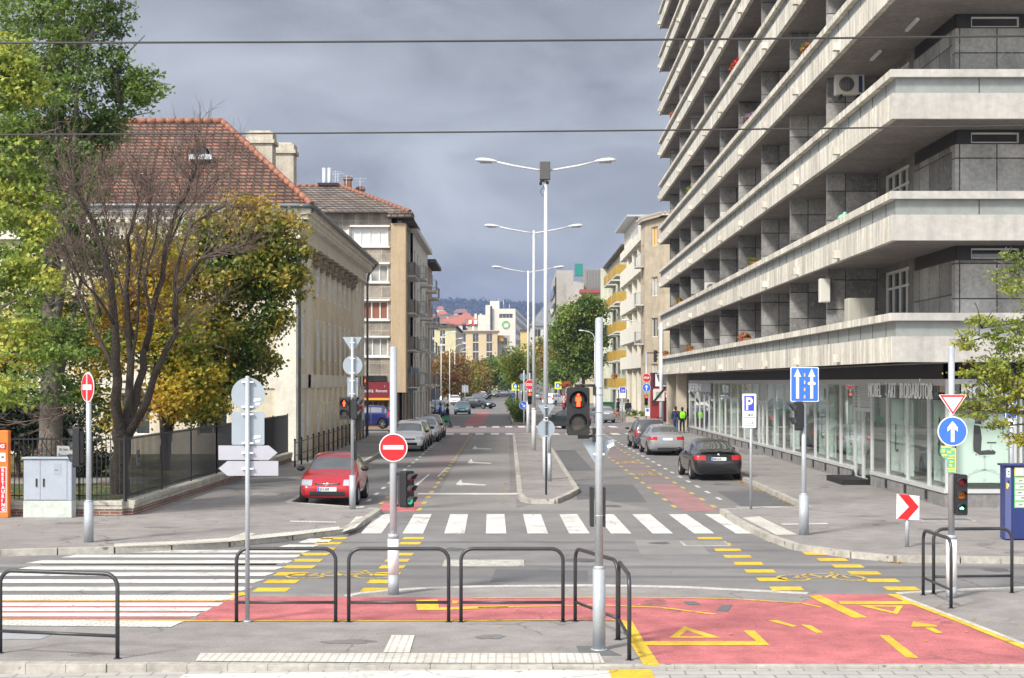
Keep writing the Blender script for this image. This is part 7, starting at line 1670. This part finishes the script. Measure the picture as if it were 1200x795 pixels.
m_ = MB(); m_.prism([(q(769),zat(439,132.9)),(q(789),zat(439,132.9)),(q(788),zat(447,132.9)),(q(784),zat(450,132.9)),(q(780),zat(452,132.9)),(q(774),zat(450,132.9)),(q(771),zat(446,132.9))][::-1], 132.80, 132.84); addsub(m_, 'picture_ink', M('grey_picture_ink', (.10,.10,.11), .6, noise=(3,.9)), t, s_)
r_ = addsub(MB().bx(q(766.5),q(789.5),132.83,132.94,zat(467,132.9),zat(454.5,132.9)), 'bank_sign', M('bank_red', (.38,.02,.04), .45), t, s_)
m_ = MB(); text_mb(m_, 'miós', .42, (q(777.5),132.8,zat(461,132.9)), sx=.9); text_mb(m_, 'bank', .42, (q(780),132.8,zat(465.8,132.9)), sx=.9, bold=.01); addsub(m_, 'sign_lettering', MWHT, t, s_)
addsub(MB().prism([(q(780),zat(468,132.9)),(q(782),zat(468,132.9)),(q(791),zat(478,132.9)),(q(788),zat(479,132.9))], 132.84,132.9), 'pink_stripe', M('pink_print', (.75,.2,.42), .5), t, s_)
# white balcony house
crw = M('off_white_render', (.70,.67,.58), .85, noise=((.6,.07),(4,.07)), streak=.1); crs = M('cream_wall', (.52,.46,.33), .85, noise=(1,.1))
t = thing('balcony_house', 'cream house with tall solid white balconies between the beige corner house and the yellow balconies', 'house', (13, 157, 0))
street_face(t, 13.3, 143, 171, 17.6, crs, 4, 3.3, 4.6, -1, base=3.6, ww=1.6, wh=1.9, balc=None); backbox(t, 13.5, 26, 143, 171, 17.5, crs, skip='w')
for k, (a, b) in enumerate(((282,271),(318.5,298),(357,339),(398,378),(431,415))):
    z0_ = zat(a, 143.5); z1_ = zat(b, 143.5); m_ = MB(); m_.bx(11.95,12.1,143.1,170,z0_,z1_); m_.bx(12.1,13.3,143.1,143.25,z0_,z1_); m_.bx(12.1,13.3,169.85,170,z0_,z1_); b_ = m_.build('balcony', crw, t, local=False); addsub(MB().bx(12.1,13.3,143.25,169.85,z0_,z0_+.2), 'balcony_floor', crw, t, b_)
for Y in (149.5,156,163): MB().bx(12.2,13.3,Y,Y+.2,.1,17.4).build('partition', crw, t, local=False)
MB().bx(12.3,12.9,144,144.6,-.05,4.3).bx(12.3,12.9,152,152.6,-.05,4.3).bx(12.3,12.9,160,160.6,-.05,4.3).build('pillar', crs, t, local=False)
MB().bx(12.3,26,142.8,171,17.55,17.75).build('roof', zincl, t, local=False)
at_ops = [(1.2+3*i,.6,2.8+3*i,1.7) for i in range(5)]; facade(t, (12.5,171,17.6), (0,-1,0), 17, 2.4, at_ops, crw, .15, fr=MW); MB().bx(12.6,26,154,171,17.7,20.0).build('attic', crw, t, local=False); MB().bx(11.5,26,153.7,171.4,20.0,20.18).build('attic_roof', zincl, t, local=False)
m_ = MB()
for i in range(16): m_.box(12.0, 143.4+.68*i, 18.0, .03, .03, .9)
m_.bx(11.98,12.02,143.3,153.7,18.4,18.46); m_.build('terrace_railing', grl, t, local=False)
aircon((763-X0)/F*142.9+.0, 142.6, zat(407,142.6), 'air conditioner on the end wall of the white balcony house')
# yellow balcony house
yel = M('yellow_ochre_panel', (.42,.27,.045), .55, noise=(2,.1)); pale = M('pale_green_render', (.52,.53,.43), .85, noise=((.6,.08),(4,.08)), streak=.1)
t = thing('balcony_house', 'pale house with mustard yellow balcony panels beyond the white balconies', 'house', (13, 188, 0))
street_face(t, 12.9, 171, 206, 18.6, pale, 4, 3.12, 5, -1, base=3.5, ww=1.8, wh=1.8); backbox(t, 13.1, 26, 171, 206, 18.5, pale, skip='w')
for k, py in enumerate((448,414+2,383,349,318)):
    zc = zat(py, 178)
    for j, Y in enumerate((173.5,182,190.5)):
        if k == 0 and j == 2: pass
        b_ = MB().bx(11.75,12.9,Y,Y+6,zc-.85,zc-.65).build('balcony', lgconc, t, local=False)
        m_ = MB(); m_.bx(11.72,11.77,Y+.05,Y+5.9,zc-.6,zc+.45); m_.bx(11.8,12.9,Y-.02,Y+.04,zc-.6,zc+.45); addsub(m_, 'balcony_panel', yel, t, b_)
MB().bx(11.9,13.1,205.4,206.6,-.05,18.6).build('end_pier', pale, t, local=False); MB().bx(12.2,26,171.5,207,18.6,18.8).build('roof', tiled, t, local=False)
for j, Y in enumerate((176,)): 
    tt = thing('flower_box', 'long row of pink and red flowers on the lowest yellow balcony', 'flower box', (11.75, 175.8, zat(448,178)+.45)); MB().box(0,0,.05,.2,3.5,.12).build('box', M('terracotta', (.32,.13,.07)), tt); link('flowers', leaf_mesh('flowers', [(0,0,.25,.15,2,.2,700)], .07, flr['mix'], clump=.1), tt)
# grey tower group
gt = M('grey_precast', (.36,.34,.31), .85, noise=((.3,.08),(3,.08)), streak=.12); gt2 = M('corrugated_grey', (.24,.24,.24), .6, noise=(3,.15))
t = thing('office_tower', 'large grey office block with a green roof box behind the green tree', 'office building', (12, 250, 0)); q = lambda px, Y: (px-X0)/F*Y
facade(t, (q(652,300),300,0), (1,0,0), q(672,300)-q(652,300), zat(317,300), [], gt, wins=False); backbox(t, q(652,300), q(672,300), 300, 330, zat(317,300), gt, skip='s')
ops = [(0.6, 6+3.4*k, 24.5, 7.6+3.4*k) for k in range(5)]
facade(t, (q(651,300)-.05,330,0), (0,-1,0), 30, zat(322,300), [], gt, wins=False, name='west_wall')
for k in range(5): MB().bx(q(651,300)-.35,q(651,300)-.1,301,329,7+3.4*k,8.6+3.4*k).build('window_strip', MGL, t, local=False)
MB().bx(q(670,270),q(706,270),270,299,0,zat(345,270)).build('wing', gt, t, local=False); MB().bx(q(664,285),q(684,285),285,299.5,0,zat(330,285)).build('stair_block', gt, t, local=False)
MB().bx(q(684,290),q(708,290),290,299,zat(345,290),zat(315,290)).build('roof_plant', gt2, t, local=False)
m_ = MB()
for i in range(14): m_.box(q(684,290)+.3+i*.29, 289.9, zat(330,290), .08, .1, 4.6)
m_.build('cladding_ribs', gt, t, local=False)
MB().bx(q(673,288),q(682,288),284,286,zat(325,288),zat(311,288)).build('green_plant_box', M('teal_metal', (.02,.20,.17), .5), t, local=False)
t = thing('low_house', 'cream house with red roof trim in front of the grey office block', 'house', (q(690,240), 240, 0)); ops = [(1+2.6*i, 4+3.1*k, 2.2+2.6*i, 5.6+3.1*k) for i in range(2) for k in range(4)]
facade(t, (q(668,245),245,0), (1,0,0), q(706,245)-q(668,245), zat(352,245), [(a,b,c,d) for a,b,c,d in ops], crs); backbox(t, q(668,245), q(706,245), 245.2, 260, zat(352,245)-.05, crs, skip='s'); MB().bx(q(680,243),q(706,243),243.5,247,zat(343,243),zat(339,243)).build('red_roof_edge', M('red_sheet_roof', (.30,.07,.06), .6), t, local=False); MB().bx(q(681,244),q(706,244),244.5,260,zat(352,244),zat(343,244)).build('upper_wall', crs, t, local=False)
t = thing('apartment_house', 'small white apartment house with dark paired windows seen between the lamp columns', 'house', (q(638,520), 520, 0)); ops = [(1.0+4.3*i, zat(y_+5,520), 3.4+4.3*i, zat(y_-4,520)) for i in range(3) for y_ in (390,405,420,435)]
facade(t, (q(622,520),520,0), (1,0,0), q(652,520)-q(622,520)+4, zat(382,520), [o for o in ops if o[2] < 12], M('white_render', (.52,.52,.49), .85), fr=MW); backbox(t, q(622,520), q(652,520)+4, 520.3, 540, zat(382,520)-.1, crw, skip='s'); prism_roof(t, q(620,520), q(654,520)+4, 519, 541, zat(382,520), 9, M('grey_mansard', (.16,.17,.18), .8, noise=(.5,.3)), hip=(.6,.6))
t = thing('apartment_house', 'narrow yellow house between the lamp columns', 'house', (q(617,500), 500, 0)); MB().bx(q(610,500),q(621,500),500,515,0,zat(388,500)).build('wall', M('yellow_render', (.55,.42,.18), .85, noise=(.4,.1)), t, local=False); MB().bx(q(609.5,500),q(621.5,500),499.5,515.5,zat(388,500),zat(386,500)).build('roof', tiled, t, local=False)
# ---- centre distance
YC = 620; q = lambda px, Y=YC: (px-X0)/F*Y; zc = lambda py, Y=YC: zat(py, Y)
t = thing('apartment_house', 'beige flat roofed house facing down the street, in front of the white office building', 'house', (q(568), YC, 0))
ops = [(q(a)-q(533), zc(b+5), q(a+7)-q(533), zc(b-5)) for a in (539,554,570) for b in (396,407,418,429,440)]
bh = M('warm_beige_render', (.55,.44,.27), .85, noise=(.1,.06)); facade(t, (q(533),YC,0), (1,0,0), q(583)-q(533), zc(388.5), ops, bh, .5, nv=1, fr=MW, pane=(MGL,)); backbox(t, q(533), q(583), YC+.6, YC+18, zc(389), bh, skip='s')
MB().bx(q(531),q(585),YC-1,YC+18,zc(388.5),zc(387.3)).build('roof_edge', M('pale_eaves', (.45,.40,.33)), t, local=False)
for px in (553,560,566): MB().bx(q(px),q(px+2),YC+5,YC+7,zc(388),zc(382)).build('chimney', crw, t, local=False)
facade(t, (q(583)+.1,YC+3,0), (1,0,0), q(597)-q(583), zc(393), [(1.5,zc(y_+4),3.8,zc(y_-4)) for y_ in (400,412,424)], M('grey_wing_render', (.36,.33,.27), .85), .4, fr=grl); backbox(t, q(583)+.1, q(597)+.1, YC+3.5, YC+16, zc(393.3), bh, skip='s'); MB().bx(q(584),q(590),YC+1.4,YC+3,zc(400),zc(393)).build('balcony', M('ochre_panel_far', (.45,.25,.06), .7), t, local=False)
YO = 660; q2 = lambda px: (px-X0)/F*YO; z2 = lambda py: zat(py, YO)
t = thing('office_building', 'white office building with a green ring emblem and banded windows, far down the street', 'office building', (q2(595), YO, 0)); wh_ = grid_mat('white_travertine', (.66,.62,.54), (.61,.575,.50), (.6,.56,.5), 'xz', 3, 2, .05, rough=.8, noise=.06)
facade(t, (q2(574),YO,0), (1,0,0), q2(604)-q2(574), z2(362), [(q2(585)-q2(574),z2(373),q2(601)-q2(574),z2(368))], wh_, .6, nv=3, fr=MW); MB().bx(q2(569),q2(574.5),YO-2,YO+12,0,z2(358)).build('stair_tower', wh_, t, local=False); MB().bx(q2(574.6),q2(577),YO-.8,YO-.05,z2(388),z2(359)).build('glass_strip', M('blue_grey_glass', (.12,.16,.18), .2), t, local=False)
ud = Vector((q2(620)*1.22-q2(604), 150, 0)); Ls = ud.length; ud.normalize()
m_ = MB(); grid_wall(m_, (q2(604),YO,0), ud, Ls, z2(362), [(4,z2(y_+3.6),Ls-4,z2(y_-3.0)) for y_ in (376,388,400,412,424)]+[(2,z2(369.5),Ls-2,z2(365))], .8); m_.build('side_wall', wh_, t, local=False)
for y_ in (376,388,400,412,424): window(t, Vector((q2(604),YO,0))+ud*4+Vector((0,0,z2(y_+3.6))), ud, Ls-8, z2(y_-3.0)-z2(y_+3.6), nv=11, pane=M('office_glass', (.16,.14,.11), .3, noise=(.1,.6)), fr=MW, depth=.5, ft=.5)
window(t, Vector((q2(604),YO,0))+ud*2+Vector((0,0,z2(369.5))), ud, Ls-4, z2(365)-z2(369.5), nv=9, pane=M('blue_grey_glass', (.12,.16,.18)), fr=MW, depth=.5, ft=.4)
m_ = MB(); m_.add([(q2(574),YO,z2(362)-.1),(q2(604),YO,z2(362)-.1),tuple(Vector((q2(604),YO,z2(362)-.1))+ud*Ls),(q2(574),YO+150,z2(362)-.1)], [(0,1,2,3)]); m_.build('roof', wh_, t, local=False)
MB().bx(q2(574),q2(585),YO+6,YO+16,z2(362),z2(352)).bx(q2(560)*1.0,q2(569),YO+2,YO+14,0,z2(369)).build('roof_storey', wh_, t, local=False)
m_ = MB(); 
for px, yt in ((583.5,349),(590,351),(597,356)): m_.cyl((q2(px),YO+8,z2(362)),(q2(px),YO+8,z2(yt)),.18,n=6)
m_.build('mast', MGALV, t, local=False)
cx_, cz_ = q2(592.5), z2(380.5); gm = M('logo_green', (.04,.55,.06), .5, emit=(.03,.5,.05), estr=.3) if False else M('logo_green', (.04,.50,.06), .5); m_ = MB()
for i in range(12):
    a = 2*PI*i/12; p = [(cx_+r*math.cos(a+d), cz_+r*math.sin(a+d)) for r, d in ((1.25,-.18),(1.65,-.16),(1.65,.16),(1.25,.18))]; m_.prism(p, YO-.5, YO-.2)
m_.build('ring_emblem', gm, t, local=False)
YR = 800; t = thing('mansard_house', 'house with a bright red mansard roof and white dormers left of the white office building', 'house', (-17, YR, 0)); q3 = lambda px: (px-X0)/F*YR; z3 = lambda py: zat(py, YR)
MB().bx(q3(548),q3(582),YR,YR+20,0,z3(381)).build('wall', crs, t, local=False); m_ = MB(); x0, x1 = q3(546), q3(574); m_.add([(x0,YR-1,z3(381)),(x1,YR-1,z3(381)),(x1-1,YR+5,z3(370)),(x0+4,YR+5,z3(370)),(x0,YR+20,z3(381)),(x1,YR+20,z3(381))], [(0,1,2,3),(1,5,2),(4,0,3),(5,4,3,2)]); rf_ = m_.build('roof', M('bright_red_tiles', (.58,.13,.06), .8, noise=((.5,.15),(3,.2))), t, local=False)
for px in (551,557.5,564): addsub(MB().bx(q3(px-1.7),q3(px+1.7),YR-1.5,YR+2,z3(380),z3(375.5)), 'dormer', MWHT, t, rf_)
for px in (556,562,569): addsub(MB().bx(q3(px),q3(px+2.4),YR+3,YR+5,z3(374),z3(367.5)), 'chimney', crw, t, rf_)
t = thing('apartment_house', 'pale yellow house half hidden above the brown trees at left', 'house', (-26, 330, 0)); Yy = 330; qy = lambda px: (px-X0)/F*Yy; ops = [(1.2+2.6*i, zat(391+9*k,Yy)-.7, 2.4+2.6*i, zat(391+9*k,Yy)+.7) for i in range(3) for k in range(5)]
facade(t, (qy(509),Yy,0), (1,0,0), qy(534)-qy(509), zat(383,Yy), [o for o in ops if o[2] < 4.5], M('pale_yellow_render', (.58,.54,.33), .85, noise=(.5,.08)), fr=MW); backbox(t, qy(509), qy(534), Yy+.3, Yy+40, zat(384,Yy), crs, skip='s'); MB().bx(qy(508),qy(536),Yy-.7,Yy+40,zat(384,Yy)+.1,zat(382,Yy)+.1).build('roof', tiled, t, local=False)
# hill with small houses
def fbm(x, y): return sum(math.sin(x*f+p)*math.cos(y*f*1.3+p*2)*a for f, p, a in ((.0021,1.3,26),(.0047,.4,11),(.011,2.2,5),(.023,.9,2.5)))
m_ = MB(); nx, ny = 90, 26; xs_ = np.linspace(-2600,2600,nx); ys_ = np.linspace(1500,4600,ny)
def hz(x, y):
    t_ = min(1, max(0, (y-1900)/2100)); s_ = t_*t_*(3-2*t_); crest = 150+40*math.sin(x*.0011+2.2)-.030*x
    return -2+s_*(crest*.98+fbm(x, y)*.6)
vs = [(x, y, hz(x, y)) for y in ys_ for x in xs_]; fs = [(j*nx+i, j*nx+i+1, (j+1)*nx+i+1, (j+1)*nx+i) for j in range(ny-1) for i in range(nx-1)]
m_.add(vs, fs, 0, True); hm_ = M('wooded_hill', (.035,.05,.028), .95, noise=((.012,.35),(.05,.5)), bump=(.06,1.,8)); struct(m_.build('hills', hm_))
# tree tops standing on the hill, one uncountable far wood
P_ = []
for _ in range(5200):
    y = rng.uniform(2300,4300); x = rng.uniform(-.085,.075)*y; P_.append((x, y, hz(x, y)+5, 9, 9, 9, 6))
me = leaf_mesh('forest', P_, 4.5, leaf_mat('far_forest_leaves', [(.02,.035,.015),(.04,.055,.025),(.06,.06,.03)]), clump=4, per=6)
o = link('far_wood', me); tag(o, 'blue green woodland covering the distant hills', 'forest', kind='stuff')
random.seed(5)
hrf = [M('far_red_roof', (.38,.12,.07), .8), M('far_brown_roof', (.22,.12,.09), .8)]; hw = [M('far_white_wall', (.60,.58,.54), .8), M('far_cream_wall', (.55,.48,.36), .8)]
lbs = ['leftmost','second','third','fourth','fifth','sixth','seventh','eighth','ninth','tenth','eleventh','twelfth','thirteenth','rightmost']
spots_ = sorted([(random.uniform(509,552), random.choice((361,365,368,371,374,377))) for _ in range(14)])
for i, (px, py) in enumerate(spots_):
    Y = 1200+ (377-py)*55; x, y, z = V(px, py, Y); s_ = random.uniform(.8,1.3); t = thing('hillside_house', f'{lbs[i]} of the tiny hillside houses above the yellow house', 'house', (x, y, z-10*s_), 0, 'hillside houses'); w = 11*s_
    MB().bx(-w/2,w/2,0,12,-12,8*s_).build('wall', hw[i % 2], t); m2 = MB(); m2.add([(-w/2-1,-1,8*s_),(w/2+1,-1,8*s_),(w/2+1,13,8*s_),(-w/2-1,13,8*s_),(-w/4,6,13*s_),(w/4,6,13*s_)], [(0,1,5,4),(1,2,5),(2,3,4,5),(3,0,4)]); m2.build('roof', hrf[i % 2], t)
    for dx in (-.25,.2): MB().bx(w*dx,w*dx+1.6*s_,-.3,.0,2*s_,4.5*s_).build('window', MGL, t)
# ================================================================ SKY, SUN, AIR, CAMERA
SUN_EL, SUN_AZ = math.radians(42), math.radians(222)     # azimuth clockwise from +Y: behind the camera, to the left
w = bpy.data.worlds.new('World'); sc.world = w; w.use_nodes = True; nt = w.node_tree; L = nt.links; bg = nt.nodes['Background']
sky = _n(nt, 'ShaderNodeTexSky', sky_type='NISHITA'); sky.sun_disc = False; sky.sun_elevation = SUN_EL; sky.sun_rotation = SUN_AZ; sky.air_density = 1; sky.dust_density = 2
tc_ = _n(nt, 'ShaderNodeTexCoord'); sp_ = _n(nt, 'ShaderNodeSeparateXYZ'); L.new(tc_.outputs['Generated'], sp_.inputs[0])
# cloud layer: noise on the direction, flattened like a real cloud deck
vm = _n(nt, 'ShaderNodeVectorMath', operation='MULTIPLY'); vm.inputs[1].default_value = (1, 1, 2.6); L.new(tc_.outputs['Generated'], vm.inputs[0])
n1 = _n(nt, 'ShaderNodeTexNoise'); n1.inputs['Scale'].default_value = 3.4; n1.inputs['Detail'].default_value = 7; n1.inputs['Roughness'].default_value = .5; n1.inputs['Distortion'].default_value = .8; L.new(vm.outputs[0], n1.inputs['Vector'])
# height-driven shade of the cloud deck disturbed by the noise
h1 = _n(nt, 'ShaderNodeMath', operation='MULTIPLY_ADD'); h1.inputs[1].default_value = .34; h1.inputs[2].default_value = -.17; L.new(n1.outputs['Fac'], h1.inputs[0])
hx = _n(nt, 'ShaderNodeMath', operation='MULTIPLY'); hx.inputs[1].default_value = .10; L.new(sp_.outputs[0], hx.inputs[0])
h2 = _n(nt, 'ShaderNodeMath', operation='ADD'); L.new(sp_.outputs[2], h2.inputs[0]); L.new(h1.outputs[0], h2.inputs[1])
h3 = _n(nt, 'ShaderNodeMath', operation='ADD'); L.new(h2.outputs[0], h3.inputs[0]); L.new(hx.outputs[0], h3.inputs[1])
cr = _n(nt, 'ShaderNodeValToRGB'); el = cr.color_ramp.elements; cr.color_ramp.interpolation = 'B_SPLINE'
stops = [(.0,(4.6,4.55,4.45)),(.07,(4.1,4.05,4.0)),(.11,(2.0,2.04,2.18)),(.15,(1.32,1.37,1.58)),(.19,(1.65,1.70,1.90)),(.25,(2.5,2.52,2.63)),(.36,(3.9,3.95,4.05)),(.6,(9.5,9.6,9.8)),(1,(15,15,15.2))]  # upper stops, mostly above the view, raised to light the scene
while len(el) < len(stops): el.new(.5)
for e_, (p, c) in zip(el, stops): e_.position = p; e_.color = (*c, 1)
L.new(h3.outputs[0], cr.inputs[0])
mx = _n(nt, 'ShaderNodeMix', data_type='RGBA'); mx.inputs[0].default_value = .93; L.new(sky.outputs[0], mx.inputs[6]); L.new(cr.outputs[0], mx.inputs[7])
# sky outside the view, sideways and behind the camera, brightened to light the scene
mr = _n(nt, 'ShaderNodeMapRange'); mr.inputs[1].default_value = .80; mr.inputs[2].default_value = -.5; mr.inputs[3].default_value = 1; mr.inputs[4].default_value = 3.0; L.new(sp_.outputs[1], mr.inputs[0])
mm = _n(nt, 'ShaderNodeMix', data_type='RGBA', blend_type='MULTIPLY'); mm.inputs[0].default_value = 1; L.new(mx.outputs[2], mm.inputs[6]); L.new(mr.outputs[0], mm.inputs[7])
n2 = _n(nt, 'ShaderNodeTexNoise'); n2.inputs['Scale'].default_value = 7.5; n2.inputs['Detail'].default_value = 8; n2.inputs['Roughness'].default_value = .55; n2.inputs['Distortion'].default_value = .5
v2 = _n(nt, 'ShaderNodeVectorMath', operation='MULTIPLY'); v2.inputs[1].default_value = (1, 1, 2.2); L.new(tc_.outputs['Generated'], v2.inputs[0]); L.new(v2.outputs[0], n2.inputs['Vector'])
m2_ = _n(nt, 'ShaderNodeMapRange'); m2_.inputs[1].default_value = .32; m2_.inputs[2].default_value = .68; m2_.inputs[3].default_value = .76; m2_.inputs[4].default_value = 1.34; L.new(n2.outputs['Fac'], m2_.inputs[0])
m3_ = _n(nt, 'ShaderNodeMix', data_type='RGBA', blend_type='MULTIPLY'); m3_.inputs[0].default_value = 1; L.new(mm.outputs[2], m3_.inputs[6]); L.new(m2_.outputs[0], m3_.inputs[7])
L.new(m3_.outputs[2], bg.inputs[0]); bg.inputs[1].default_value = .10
sd = bpy.data.lights.new('sun', 'SUN'); sd.energy = 1.3; sd.angle = math.radians(10); sd.color = (1,.95,.87); so = bpy.data.objects.new('sun', sd); COL.objects.link(so)
dv = Vector((math.sin(SUN_AZ)*math.cos(SUN_EL), math.cos(SUN_AZ)*math.cos(SUN_EL), math.sin(SUN_EL))); so.rotation_euler = dv.to_track_quat('Z', 'Y').to_euler(); so.location = (-20,-20,40)
hz_m = bpy.data.materials.new('haze'); hz_m.use_nodes = True; n_ = hz_m.node_tree; n_.nodes.remove(n_.nodes['Principled BSDF']); pv = _n(n_, 'ShaderNodeVolumePrincipled'); pv.inputs['Color'].default_value = (.42,.56,1,1); pv.inputs['Density'].default_value = .00015; pv.inputs['Anisotropy'].default_value = .1; n_.links.new(pv.outputs[0], n_.nodes['Material Output'].inputs['Volume'])
if USE_HAZE:
    o = MB().bx(-3600,3600,-70,4650,-1.5,265).build('haze', hz_m); tag(o, 'thin blue air haze over the whole street and hills', 'haze', kind='stuff')
cam = bpy.data.cameras.new('camera'); co = bpy.data.objects.new('camera', cam); COL.objects.link(co); co.location = (0,0,H); co.rotation_euler = (PI/2,0,0)
cam.sensor_width = 36; cam.lens = 36*F/1200; cam.shift_y = (Y0-397.5)/1200; cam.clip_start = .1; cam.clip_end = 12000; sc.camera = co
sc.view_settings.view_transform = 'Standard'; sc.view_settings.look = 'None'; sc.view_settings.exposure = 1.92; sc.view_settings.gamma = 1
sc.cycles.max_bounces = 6; sc.cycles.diffuse_bounces = 3; sc.cycles.glossy_bounces = 3; sc.cycles.transparent_max_bounces = 8; sc.cycles.volume_bounces = 0; sc.cycles.use_denoising = True
